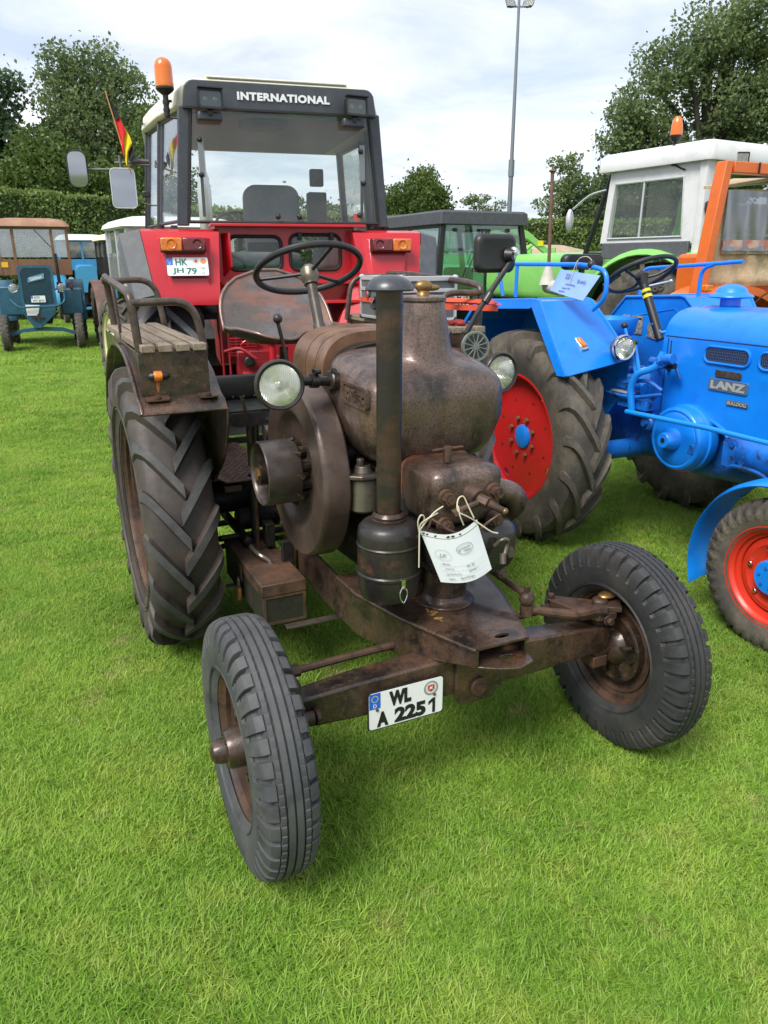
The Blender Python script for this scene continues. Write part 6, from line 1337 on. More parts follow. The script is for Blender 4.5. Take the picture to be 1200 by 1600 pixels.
slab('inner_hood', (.22, .10, 2.33), (.26, .2, .22), blackplastic, dz, .04); slab('far_dark_panel', (.75, .30, 2.46), (1.0, .4, .06), blackplastic, dz)
wallq('windscreen', [(.1, 1.26, 1.75), (1.15, 1.26, 1.75), (1.15, 1.12, 2.48), (.1, 1.12, 2.48)], winglass, (0, .006, 0))
m = M(); m.tube([(.04, 1.40, 1.72), (.05, 1.12, 2.46)], .026, 8, 1); m.tube([(1.2, 1.40, 1.72), (1.2, 1.12, 2.46)], .026, 8, 1); m.tube([(.04, 1.38, 1.72), (1.2, 1.38, 1.72)], .02, 8, 1); mk('windscreen_frame', m, blackplastic, dz)
m = M(); m.tube([(.9, 1.0, 1.75), (.85, .85, 2.5)], .03, 8, 1); mk('green_inner_post', m, green, dz)
m = M(); m.loft([[(.62 + (a if a > 0 else a), .56 + b, z) for a, b in rrect(.69 * k, .66 * k, .06, 4)] for z, k in ((2.475, .995), (2.49, 1), (2.60, .99), (2.635, .95), (2.645, .85))]); mk('roof', m, offwhite, dz, ang=40)
for p in ((.7, -.06, 2.63), (.95, -.06, 2.62)):
    m = M(); m.sphere(p, .02, 8); mk('roof_bolt', m, offwhite, dz)
bn = empty('beacon', dz, (-.03, .32, 2.60))
m = M(); m.lathe([(0, 0), (.035, 0), (.05, .03), (.052, .05)], (0, 0, .06), (0, 0, 1), 20); m.cyl((0, 0, -.14), (0, 0, .07), .016, n=10); m.tube([(0, 0, -.12), (.03, -.06, -.16), (.02, -.12, -.18)], .008, 6, 3); mk('beacon_base', m, blackplastic, bn)
m = M(); m.lathe([(.051, .11), (.052, .13), (.046, .20), (.036, .24), (.018, .262), (0, .265)], (0, 0, 0), (0, 0, 1), 28); mk('beacon_dome', m, al, bn)
m = M(); m.cyl((0, 0, .11), (0, 0, .20), .028, n=14); mk('beacon_rotor', m, amber, bn)
def worklight(c, par, rz_=0, hw=.062, hh=.055):
    e_ = empty('work_lamp', par, c); e_.rotation_euler = (0, 0, R(rz_))
    m = M(); m.loft([[(a, .05, b) for a, b in rrect(hw * .7, hh * .7, .012, 3)], [(a, .0, b) for a, b in rrect(hw, hh, .012, 3)], [(a, -.02, b) for a, b in rrect(hw, hh, .012, 3)]]); m.cyl((0, .02, -hh), (0, .02, -hh - .03), .012); mk('lamp_shell', m, blackplastic, e_)
    m = M(); m.prism([(a, -.021, b) for a, b in rrect(hw * .8, hh * .78, .01, 3)], (0, -.004, 0)); mk('lens', m, MATS['lamp_glass'], e_)
worklight((.03, -.09, 2.10), dz, -15, .05, .045); worklight((.33, -.10, 2.49), dz, -30, .07, .06)
# exhaust, silencer, mirror
m = M(); m.cyl((.02, 1.93, 1.60), (-.01, 1.93, 2.56), .019, n=14); m.sphere((-.01, 1.93, 2.57), .035, 8, (1.4, 1, .5)); mk('exhaust_pipe', m, mat('brown_rust_pipe', (.20, .11, .08), .65, .2, [(12, (.13, .07, .05), .45, .7)]), dz)
m = M(); m.cyl((.02, 1.93, 1.40), (.02, 1.93, 1.62), .10, .03, n=20); m.cyl((.10, 2.02, 1.38), (-.08, 1.55, 1.36), .075, n=20, ch=.02); mk('silencer', m, mat('cream_silencer', (.52, .51, .45), .55, 0, [(9, (.4, .38, .33), .45, .7)]), dz)
m = M(); m.tube([(-.02, 1.12, 2.32), (-.06, 1.30, 2.28), (-.10, 1.48, 2.16)], .010, 6, 3); mk('mirror_arm', m, alu, dz)
m = M(); m.sphere((-.12, 1.50, 2.05), .10, 16, (.45, .35, 1.15)); mk('side_mirror', m, alu, dz)
# ---- orange framed vehicle
oz = thing('orange_frame_tractor', 'orange framed tractor with beige canvas cab sides, at the right edge', 'tractor', (2.69, 5.642, 0), 25)
m = M(); m.prism([(-.560, 0, 1.30), (-.485, 0, 1.30), (-.372, 0, 2.235), (-.368, 0, 2.285), (-.432, 0, 2.285)], (0, .09, 0)); mk('frame_post', m, orange, oz, bev=.005)
m = M(); m.prism([(1.50, 0, 1.30), (1.60, 0, 1.30), (1.46, 0, 2.285), (1.36, 0, 2.235)], (0, .10, 0)); mk('frame_post', m, orange, oz, bev=.005)
m = M(); m.prism([(-.349, .004, 2.285), (1.36, .004, 2.285), (1.36, .004, 2.215), (-.349, .004, 2.215)], (0, .092, 0)); mk('frame_beam', m, orange, oz, bev=.005)
for x in (-.12, .3):
    m = M(); m.box((x, -.001, 2.25), (.008, .012, .07)); mk('beam_joint', m, black, oz)
# canvas with folds
def cloth(nm, x0, x1, z0, z1, y0, amp, mt, nx=40, nz=20, seed=1, hole=None, waves=7, top_slope=0.):
    rr_ = random.Random(seed); ph = [rr_.uniform(0, 6) for _ in range(4)]; m = M(); vs = []
    for j in range(nz + 1):
        for i in range(nx + 1):
            a, b = i / nx, j / nz; x = x0 + (x1 - x0) * a; z = z0 + (z1 - z0) * b + top_slope * a * b
            y = y0 + amp * (math.sin(waves * 2 * math.pi * a + ph[0] + 1.5 * b) * .5 + math.sin(waves * 3.7 * a + 4 * b + ph[1]) * .5) * (.4 + .6 * (1 - b)) + amp * 1.3 * math.exp(-((b - .06) / .07) ** 2) * -1
            vs.append((x, y, z))
    fs = []
    for j in range(nz):
        for i in range(nx):
            if hole and hole(((i + .5) / nx), ((j + .5) / nz)): continue
            fs.append((j * (nx + 1) + i, j * (nx + 1) + i + 1, (j + 1) * (nx + 1) + i + 1, (j + 1) * (nx + 1) + i))
    n = len(vs); m.add(vs + [(x, y + .004, z) for x, y, z in vs], fs + [tuple(q + n for q in f[::-1]) for f in fs]); return m
hole = lambda a, b: .15 < a < .88 and .36 < b < .92
m = cloth('c', -.40, 1.4, 1.47, 2.12, .14, .022, canvas, 60, 26, 4, hole, 9, .05); mk('canvas_side', m, canvas, oz, ang=80)
m = cloth('c', -.24, 1.2, 1.69, 2.12, .13, .016, None, 60, 20, 9, None, 15); mk('clear_window', m, glass('clear_foil', (.55, .58, .60), .16, .16, .10), oz, ang=80)
slab('cab_interior', (.80, .50, 1.62), (1.2, .05, .42), mat('dark_red_interior', (.16, .05, .04), .7), oz, .02); slab('cab_interior', (.80, .50, 1.96), (1.2, .05, .22), mat('grey_interior', (.22, .25, .28), .7), oz, .02)
m = cloth('c', -.24, 1.2, 1.70, 1.79, .122, .014, None, 60, 6, 9, None, 15); mk('window_reflection_band', m, mat('painted_red_reflection', (.45, .16, .12), .6, 0, [(9, (.5, .36, .28), .45, .6)]), oz, ang=80)  # red reflection low in the foil window, painted as a coloured band
m = M(); m.loft([[(-.34, .12, 2.12), (-.34, .26, 2.13), (-.34, .26, 2.15), (-.34, .12, 2.135)], [(.1, .10, 2.185), (.1, .4, 2.21), (.1, .4, 2.23), (.1, .10, 2.205)], [(1.4, .10, 2.20), (1.4, .5, 2.22), (1.4, .5, 2.24), (1.4, .10, 2.22)]]); mk('canvas_roof', m, canvas, oz, ang=60)
slab('cab_side', (.62, .42, 1.35), (1.7, .25, .7), orange, oz, .03)
for x in (-.21, 1.25):
    wz = empty('wheel', oz, (x, .15, .82)); wz.rotation_euler = (0, 0, R(90)); ag_tyre('tyre', .60, .32, .33, .25, (0, 0, 0), wz, TR_M, n=18, lug=.03, lw=.045); rim('rim', .33, .25, (0, 0, 0), wz, orange, out=-1)
    wz.location = (x, .12, .60)
    m = M(); rings = []
    for i in range(26):
        a = R(8 + 164 * i / 25); r_ = .68
        px_, pz_ = x + math.cos(a) * r_ * (.68 if 0 else 1) * .95, .80 + math.sin(a) * r_
        rings.append([(px_, -.10, pz_ - .055), (px_, -.10, pz_), (px_, .32, pz_), (px_, .32, pz_ - .012), (px_, -.07, pz_ - .02), (px_, -.07, pz_ - .055)])
    m.loft(rings); mk('mudguard', m, orange, oz, ang=50)
m = M(); m.sphere((-.44, .05, 1.505), .035, 10, (1, 1, 1.2)); mk('rope_knot', m, mat('tan_rope', (.4, .3, .16), .9), oz)
slab('side_marker', (-.53, -.06, 1.47), (.06, .05, .045), amber, oz)
m = M(); m.tube([(.30, -.1, 1.50), (.0, -.12, 1.43), (-.14, -.13, 1.36)], .006, 6, 4); mk('black_cable', m, blackplastic, oz)
# ---- black-cab tractor
kz = thing('black_cab_tractor', 'tractor with black roofed glass cab and round 25 sign, in the middle distance', 'tractor', (.8, 10, 0), 25)
x0, x1, yb_, yf = -.08, 1.16, 0, 1.72
m = M(); m.loft([[((x0 + x1) / 2 + a, (yb_ + yf) / 2 + b, z) for a, b in rrect((x1 - x0) / 2 + .03 + g, (yf - yb_) / 2 + .05 + g, .03, 3)] for z, g in ((2.09, .0), (2.10, .01), (2.235, .0), (2.26, -.03), (2.268, -.12))]); mk('roof', m, dkgrey, kz, ang=30)
for s_, (xa, xb) in enumerate(((x0, -.16), (x1, 1.38))):
    d_ = 1 if s_ == 0 else -1
    m = M(); m.prism([(xa, .0, 2.10), (xa + d_ * .07, .0, 2.10), (xb + d_ * .09, .0, 1.15), (xb, .0, 1.15)], (0, .06, 0)); mk('rear_pillar', m, blackplastic, kz, bev=.005)
    m = M(); m.prism([(xa, 1.6, 2.10), (xa + d_ * .06, 1.6, 2.10), (xb + d_ * .07, 1.7, 1.15), (xb, 1.7, 1.15)], (0, .06, 0)); m.tube([(xa + .01, .9, 2.1), (xa, .9, 1.2)], .025, 6, 1); m.box((xa + .01, .86, 2.085), (.04, 1.6, .05)); m.box((xb + .02, .86, 1.20), (.05, 1.6, .05)); mk('side_frame', m, blackplastic, kz, bev=.004)
    wallq('side_pane', [(xa + .02, .08, 2.08), (xa + .02, 1.62, 2.08), (xb + .02, 1.62, 1.2), (xb + .02, .08, 1.2)], greenglass, (.004, 0, 0), kz)
m = M(); m.prism([(-.09, .006, 1.30), (.12, .006, 1.18), (1.15, .006, 1.18), (1.33, .006, 1.38), (1.36, .006, 1.12), (-.14, .006, 1.12)], (0, .05, 0)); mk('rear_lower_frame', m, blackplastic, kz, bev=.004)
wallq('rear_pane', [(-.03, .02, 2.09), (1.11, .02, 2.09), (1.30, .02, 1.35), (1.14, .02, 1.19), (.12, .02, 1.19), (-.09, .02, 1.28)], greenglass, (0, .005, 0), kz)
wallq('front_pane', [(x0 + .05, 1.66, 2.09), (x1 - .05, 1.66, 2.09), (1.35, 1.74, 1.19), (-.13, 1.74, 1.19)], greenglass, (0, .005, 0), kz)
for x in (.13, .92):
    m = M(); m.cyl((x, .012, 2.03), (x, -.01, 2.03), .024, n=12); mk('pane_knob', m, blackplastic, kz)
m = M(); m.tube([(.52, -.015, 2.02), (.42, -.02, 1.78), (.26, -.01, 1.40)], .009, 6, 3); m.tube([(.62, -.015, 2.02), (.50, -.02, 1.70), (.42, -.01, 1.52)], .014, 6, 3); m.box((.56, -.012, 2.03), (.16, .02, .03)); mk('wiper', m, blackplastic, kz)
slab('cab_body', (.6, .9, 1.0), (1.35, 1.5, .30), blackplastic, kz, .02); slab('transmission', (.6, 1.2, .65), (.6, 2.2, .5), chassis, kz, .03); slab('cab_seat', (.6, .7, 1.35), (.45, .12, .45), blackplastic, kz, .04)
slab('bonnet', (.6, 2.6, 1.12), (.6, 1.7, .55), teal, kz, .05)
for x, s_ in ((-.2, -1), (1.42, 1)):
    wz = empty('rear_wheel', kz, (x, .75, .62)); ag_tyre('tyre', .62, .34, .34, .26, (0, 0, 0), wz, TR_M, n=18, lug=.03, lw=.05, flip=-1); rim('rim', .34, .26, (0, 0, 0), wz, offwhite, out=s_)
    fz = empty('front_wheel', kz, (x, 2.9, .38)); rib_tyre('tyre', .38, .2, .22, .13, (0, 0, 0), fz, rubber, n=28); rim('rim', .22, .13, (0, 0, 0), fz, offwhite, out=s_)
    slab('rear_fender', (x, .75, 1.20), (.36, 1.2, .05), blackplastic, kz, .02)
root, at, X, Y, Z = plate_at(kz, (.235, -.04, 1.165), .20, .19, (1, 0, 0), (0, 0, 1), th=.003)
text('lettering', 'H', black, root, at(-.05, .045), None, .065, X, Y, .001, .03); text('lettering', '553', black, root, at(-.01, -.045), .13, .07, X, Y, .001, .03)
m = M(); m.cyl(at(.02, .05), at(.02, .05, .001), .024, n=16); mk('seal', m, mat('pink_seal', (.5, .3, .34), .5), root)
m = M(); m.cyl(at(.065, .05), at(.065, .05, .001), .022, n=16); mk('seal', m, mat('green_seal', (.03, .30, .08), .5), root)
m = M(); m.cyl((1.20, -.05, 1.21), (1.20, -.056, 1.21), .115, n=36); mk('speed_sign', m, black, kz)
m = M(); m.cyl((1.20, -.0565, 1.21), (1.20, -.059, 1.21), .105, n=36); sg = mk('sign_face', m, white, kz)
text('lettering', '25', black, sg, (1.20, -.060, 1.205), .115, .09, (1, 0, 0), (0, 0, 1), .001, .03)

# ---- simple vintage tractor facing the lawn (used for those further back)
def old_tractor(name, label, loc, rz, body, wheelm, cab=None, roofm=None, postm=None, wide=1.0, roofz=2.42, rw=.62, fender=True, rimr=.34):
    t = thing(name, label, 'tractor', (*loc, 0), rz)
    for s_ in (-1, 1):
        fz = empty('front_wheel', t, (s_ * .66, 0, .36)); rib_tyre('tyre', .36, .16, .21, .11, (0, 0, 0), fz, rubber_d, n=26); rim('rim', .21, .11, (0, 0, 0), fz, wheelm, out=s_, nseg=32)
        wz = empty('rear_wheel', t, (s_ * .68 * wide, 1.75, .62)); ag_tyre('tyre', .62, .28, rimr, .2, (0, 0, 0), wz, TR_M, n=18, lug=.03, lw=.05); rim('rim', rimr, .2, (0, 0, 0), wz, wheelm, out=s_, nseg=40, dish=.03)
        m = M(); rings = []
        for i in range(15 if fender else 0):
            a = R(-5 + 165 * i / 14); y, z = 1.75 - math.cos(a) * .70, .62 + math.sin(a) * .70
            rings.append([(s_ * .50, y, z), (s_ * .84, y, z), (s_ * .85, y, z - .04), (s_ * .50, y, z - .01)])
        if fender: m.loft(rings); mk('rear_fender', m, body, t, ang=50)
    m = M(); m.loft([[(x, -.03, z - .035), (x, .04, z - .035), (x, .04, z + .035), (x, -.03, z + .035)] for x, z in ((-.6, .36), (-.52, .36), (-.36, .42), (0, .44), (.36, .42), (.52, .36), (.6, .36))]); mk('front_axle', m, body, t, bev=.005)
    m = M(); m.loft([[(a, y, zc + b) for a, b in sup(.27, hz, 5, 28)] for y, hz, zc in ((-.08, .36, 1.22), (.4, .34, 1.24), (1.1, .36, 1.26))]); mk('bonnet', m, body, t, bev=.01)
    m = M(); m.box((0, 1.0, .72), (.36, 1.8, .4)); mk('engine', m, chassis, t, bev=.02)
    for s_ in (-1, 1):
        m = M(); m.sphere((s_ * .42, -.02, 1.20), .085, 14, (1, .8, 1)); mk('headlamp', m, MATS['lamp_glass'], t); m = M(); m.tube([(s_ * .42, .05, 1.2), (s_ * .27, .15, 1.15)], .015, 6, 1); mk('lamp_bracket', m, body, t)
    return t
wood = mat('varnished_wood', (.20, .10, .05), .5, 0, [(6, (.15, .075, .035), .42, .65, (6, 6, .7)), (20, (.27, .15, .08), .55, .75, (6, 6, .7))])
brownroof = mat('brown_canvas_roof', (.27, .14, .085), .65, 0, [(5, (.35, .20, .12), .45, .7), (20, (.18, .09, .06), .55, .8)], [(8, .4, .01)])
dblue = mat('medium_blue_paint', (.018, .085, .14), .45, 0, [(6, (.03, .125, .19), .45, .7), (30, (.02, .05, .07), .58, .76)], coat=.15)
def cabbox(t, w_, y0, y1, z0, z1, roofm, postm, panel, rw, dome=.10, posts=(-1, -.55, .55, 1)):
    m = M(); m.loft([[(a, (y0 + y1) / 2 + b, z) for a, b in rrect(w_ + .05 + g, (y1 - y0) / 2 + .08 + g, .08, 4)] for z, g in ((z1, .0), (z1 + .015, .02), (z1 + .06, .0), (z1 + .06 + dome * .5, -.06), (z1 + .06 + dome * .8, -.14), (z1 + .06 + dome, -.3))]); mk('roof', m, roofm, t, ang=40)
    for p in posts:
        for y in ((y0,) if abs(p) < 1 else (y0, (y0 + y1) / 2, y1)):
            m = M(); m.box((p * w_, y, (z0 + z1) / 2), (.055, .05, z1 - z0)); mk('cab_post', m, postm, t, bev=.004)
    for a, b in zip(posts[:-1], posts[1:]):
        m = M(); m.box(((a + b) / 2 * w_, y0, (z0 + .32 + z1) / 2), ((b - a) * w_ - .055, .006, z1 - z0 - .36)); mk('windscreen_pane', m, bgglass, t)
        m = M(); m.box(((a + b) / 2 * w_, y0, z0 + .15), ((b - a) * w_ - .05, .03, .30)); mk('cab_panel', m, panel, t, bev=.003)
        m = M(); m.box(((a + b) / 2 * w_, y0, z1 - .02), ((b - a) * w_ - .05, .035, .04)); mk('cab_rail', m, postm, t)
    for s_ in (-1, 1):
        m = M(); m.box((s_ * w_, (y0 + y1) / 2, (z0 + .32 + z1) / 2), (.006, (y1 - y0) - .06, z1 - z0 - .36)); mk('side_pane', m, bgglass, t)
        m = M(); m.box((s_ * w_, (y0 + y1) / 2, z0 + .15), (.03, (y1 - y0) - .05, .30)); mk('cab_panel', m, panel, t)
gt = old_tractor('wooden_cab_tractor', 'petrol blue tractor with brown wooden cab at the left edge', (-6.6, 14.86), 22, dblue, rust)
cabbox(gt, .64, .95, 2.1, 1.42, 2.32, brownroof, wood, wood, .62, .12)
m = M(); m.holed([(a, -.095, 1.23 + b) for a, b in rrect(.31, .38, .06, 4)], [[(a, -.095, 1.23 + b) for a, b in rrect(.26, .33, .04, 4)]], (0, .03, 0)); mk('radiator_frame', m, dblue, gt)
m = M()
for i in range(18): m.box((-.24 + i * .028, -.085, 1.23), (.006, .008, .64))
for j in range(22): m.box((0, -.088, .93 + j * .0285), (.5, .006, .004))
mk('radiator_mesh', m, mat('dark_blue_mesh', (.02, .05, .07), .5), gt, kind='stuff')
m = M(); m.prism([(-.30, -.11, .86), (.28, -.11, .86), (.28, -.11, .74), (-.02, -.11, .46), (-.14, -.11, .46), (-.30, -.11, .72)], (0, .06, 0)); mk('nose_plate', m, dblue, gt, bev=.01)
bd = M(); bd.prism([(-.15, -.105, 1.30), (.14, -.105, 1.37), (.15, -.105, 1.47), (-.14, -.105, 1.39)], (0, .01, 0)); bo = mk('maker_badge', bd, mat('blue_white_badge', (.12, .28, .4), .4), gt)
text('lettering', 'Güldner', white, bo, (0, -.106, 1.383), .22, .06, (1, 0, .24), (-.24, 0, 1), .002, .02)
root, at, X, Y, Z = plate_at(gt, (-.01, -.115, 1.0), .26, .13, (1, 0, 0), (0, 0, 1), th=.003)
text('lettering', 'ROW', greenprint, root, at(-.02, .03), .10, .042, X, Y, .001, .03); text('lettering', 'WY 20 H', greenprint, root, at(.0, -.03), .2, .042, X, Y, .001, .03)
m = M(); m.tube(bent([(-.50, -.10, 1.0), (-.36, -.18, .85), (.32, -.18, .87), (.46, -.10, .95), (.46, -.08, 1.15)], .08), .018, 8, 1); mk('front_bar', m, dblue, gt)
m = M(); m.cyl((.40, .1, 1.1), (.40, .1, 1.30), .055, n=16); m.cyl((.40, .1, 1.3), (.385, .1, 1.82), .03, n=12); mk('exhaust_stack', m, blackplastic, gt)
m = M(); m.box((-.05, -.13, .66), (.22, .04, .03)); m.box((-.05, -.14, .66), (.03, .04, .14)); mk('hitch_fork', m, rust, gt)
m = M(); m.tube([(.05, .90, 2.28), (.32, .90, 1.95)], .009, 6, 1); mk('wiper', m, blackplastic, gt)
m = M(); m.box((-.56, .93, 1.62), (.12, .01, .10)); mk('yellow_sticker', m, mat('yellow_sticker', (.75, .42, .02), .5), gt)
m = M(); m.box((-.48, .60, .95), (.5, .5, .55)); m.box((.58, .60, .92), (.42, .5, .5)); mk('side_panel', m, dblue, gt, bev=.03)
m = M(); m.box((.60, .34, 1.20), (.06, .03, .08)); mk('red_marker', m, redlens, gt, bev=.01)
nb = thing('notice_paper', 'white notice hung below the number plate of the wooden-cab tractor', 'paper sheet', W2(-.13, -.125, .70, (-6.6, 14.86), 22), 22)
m = M(); m.prism([(-.11, 0, .0), (.08, -.005, .0), (.13, -.01, .19), (-.12, 0, .20)], (0, -.002, 0)); mk('page', m, white, nb)
b2 = old_tractor('white_roof_tractor', 'blue tractor with white cab roof beyond the wooden-cab tractor', (-8.25, 21.8), 24, mat('sky_blue_paint', (.05, .27, .48), .4, 0, coat=.2), white)
cabbox(b2, .62, .9, 2.0, 1.45, 2.25, offwhite, mat('blue_post', (.04, .22, .42), .4), MATS['blue_post'], .6, .12, (-1, 0, 1))
b3 = old_tractor('brown_fender_tractor', 'rusty brown tractor with cream cab roof behind the bench', (-4.42, 14.7), 27, mat('brown_faded_paint', (.13, .075, .06), .6, 0, [(6, (.2, .12, .1), .45, .7)]), rust)
cabbox(b3, .60, .9, 2.1, 1.42, 2.05, mat('cream_roof', (.66, .58, .40), .6), blackplastic, blackplastic, .6, .10, (-1, 0, 1))
b4 = old_tractor('cream_wheel_tractor', 'grey tractor with cream wheel rims and pale roof, between the bench and the red tractor', (-1.836, 8.32), 30, mat('grey_faded_paint', (.14, .15, .155), .55, 0, [(9, (.09, .095, .1), .45, .7)]), creamrim, fender=False, rimr=.44)
cabbox(b4, .60, 1.0, 2.1, 1.42, 2.02, offwhite, alu, MATS['grey_faded_paint'], .6, .08, (-1, 0, 1))
b5 = old_tractor('teal_tractor', 'pale green tractor seen through the glass of the black cab', (1.75, 14.2), 32, teal, white)
cabbox(b5, .66, .9, 2.2, 1.5, 2.35, teal, teal, teal, .6, .08, (-1, 0, 1))
# front loader frame
lo_ = thing('front_loader', 'green front loader frame standing before the hedge', 'loader', (3.3, 15.5, 0), 20)
for y in (0, .9):
    m = M(); m.loft([[(x, y - .04, z - .07), (x, y + .04, z - .07), (x, y + .04, z + .07), (x, y - .04, z + .07)] for x, z in ((-1.0, 2.25), (-.55, 2.12), (.0, 1.75), (.05, 1.2))]); mk('loader_arm', m, green, lo_, bev=.008)
    m = M(); m.tube([(-1.0, y, 1.55), (-.45, y, 1.95)], .04, 8, 1); m.tube([(-1.0, y, 1.95), (-.2, y, 1.60)], .03, 8, 1); m.tube([(.05, y, 1.9), (.05, y, .4)], .05, 8, 1); mk('loader_strut', m, green, lo_)
m = M(); m.box((-.28, -.05, 1.98), (.12, .01, .10)); mk('yellow_label', m, yellow, lo_)
m = M(); m.box((-.5, .45, 1.0), (1.4, 1.1, .5)); m.box((-.5, .45, .45), (1.5, 1.2, .5)); mk('carrier', m, green, lo_, bev=.04)
# silver car with beige soft top
pc = thing('parked_car', 'small silver car with beige domed soft top, before the far hedge', 'car', (4.35, 19.5, 0), 100)
m = M(); m.loft([[(a, y, z + b) for a, b in sup(.78, hz, 4, 28)] for y, z, hz in ((-1.9, .75, .22), (-1.8, .8, .34), (-.9, .9, .50), (-.4, .95, .56), (1.2, .95, .56), (1.8, .85, .45), (1.95, .8, .3))]); mk('car_body', m, mat('silver_car_paint', (.45, .47, .5), .3, .6, coat=.5), pc, ang=40)
m = M(); m.loft([[(a, y, 1.45 + b) for a, b in sup(.68 * k, .58 * k, 2.6, 28)] for y, k in ((-.75, .45), (-.6, .8), (0, 1), (.8, 1), (1.1, .8), (1.25, .5))]); mk('soft_top', m, mat('beige_soft_top', (.36, .27, .19), .8, 0, [(9, (.45, .36, .26), .45, .7)]), pc, ang=60)
for s_ in (-1, 1):
    for y in (-1.25, 1.2):
        w_ = empty('car_wheel', pc, (s_ * .72, y, .31)); m = M(); m.lathe(body_profile(.31, .18, .19, .16), (0, 0, 0), (1, 0, 0), 32); mk('tyre', m, rubber, w_); rim('rim', .19, .16, (0, 0, 0), w_, alu, out=s_, nseg=24, steps=False)
    m = M(); m.prism([(s_ * .66, -.5, 1.42), (s_ * .67, .9, 1.42), (s_ * .64, .8, 1.70), (s_ * .62, -.2, 1.72)], (s_ * .02, 0, 0)); mk('side_window', m, darkglass, pc)
m = M(); m.sphere((-.75, -.7, 1.5), .09, 10, (1, .5, .8)); mk('wing_mirror', m, blackplastic, pc)
# ================================================================ hedges, trees, mast
def leafmat(name, c1, c2, c3):
    m = bpy.data.materials.new(name); MATS[name] = m; m.use_nodes = True; nt = m.node_tree; N = nt.nodes; L = nt.links; p = N['Principled BSDF']
    p.inputs['Roughness'].default_value = .55; p.inputs['Specular IOR Level'].default_value = .35
    g = N.new('ShaderNodeNewGeometry'); n = N.new('ShaderNodeTexNoise'); n.inputs['Scale'].default_value = .55; n.inputs['Detail'].default_value = 4; L.new(g.outputs['Position'], n.inputs['Vector'])
    x = N.new('ShaderNodeMix'); x.data_type = 'RGBA'; x.inputs[6].default_value = (*c1, 1); x.inputs[7].default_value = (*c2, 1)
    mr = N.new('ShaderNodeMapRange'); mr.inputs[1].default_value = .38; mr.inputs[2].default_value = .62; L.new(n.outputs[0], mr.inputs[0]); L.new(mr.outputs[0], x.inputs[0])
    y = N.new('ShaderNodeMix'); y.data_type = 'RGBA'; L.new(x.outputs[2], y.inputs[6]); y.inputs[7].default_value = (*c3, 1)
    mr2 = N.new('ShaderNodeMapRange'); mr2.inputs[1].default_value = .55; mr2.inputs[2].default_value = 1; mr2.inputs[4].default_value = .8; L.new(g.outputs['Random Per Island'], mr2.inputs[0]); L.new(mr2.outputs[0], y.inputs[0])
    L.new(y.outputs[2], p.inputs['Base Color'])
    tr_ = N.new('ShaderNodeBsdfTranslucent'); L.new(y.outputs[2], tr_.inputs[0]); ms = N.new('ShaderNodeMixShader'); ms.inputs[0].default_value = .45
    L.new(p.outputs[0], ms.inputs[1]); L.new(tr_.outputs[0], ms.inputs[2]); L.new(ms.outputs[0], N['Material Output'].inputs[0]); return m
lf_dark = leafmat('dark_leaves', (.11, .165, .065), (.165, .225, .085), (.24, .29, .13))
lf_mid = leafmat('mid_green_leaves', (.060, .11, .022), (.11, .17, .036), (.18, .23, .06))
lf_cool = leafmat('cool_green_leaves', (.07, .125, .062), (.105, .165, .078), (.16, .22, .11))
lf_hedge = leafmat('hedge_leaves', (.13, .20, .05), (.19, .27, .07), (.30, .38, .11))
bark = mat('tree_bark', (.06, .05, .038), .85, 0, [(4, (.035, .03, .024), .4, .65, (1, 1, .3))], [(12, .6, .03, (1, 1, .3))])

def leaves_mesh(name, C_, size, mt, parent, aspect=.6, kind=None):
    n = len(C_); sz = size * RNG.uniform(.65, 1.35, n)[:, None]
    a = RNG.normal(size=(n, 3)); a /= np.linalg.norm(a, axis=1)[:, None]
    b = RNG.normal(size=(n, 3)); b -= (b * a).sum(1)[:, None] * a; b /= np.linalg.norm(b, axis=1)[:, None]
    u = a * sz * .5; v = b * sz * .5 * aspect
    vs = np.stack([C_ - u, C_ - v * 1.0 + u * .1, C_ + u, C_ + v + u * .1], 1).reshape(-1, 3)
    me = bpy.data.meshes.new(name); me.vertices.add(4 * n); me.vertices.foreach_set('co', vs.ravel()); me.loops.add(4 * n); me.loops.foreach_set('vertex_index', np.arange(4 * n)); me.polygons.add(n)
    me.polygons.foreach_set('loop_start', np.arange(n) * 4); me.update(calc_edges=True); me.materials.append(mt)
    o = bpy.data.objects.new(name, me); COL.objects.link(o); o.parent = parent
    if kind: o['kind'] = kind
    return o

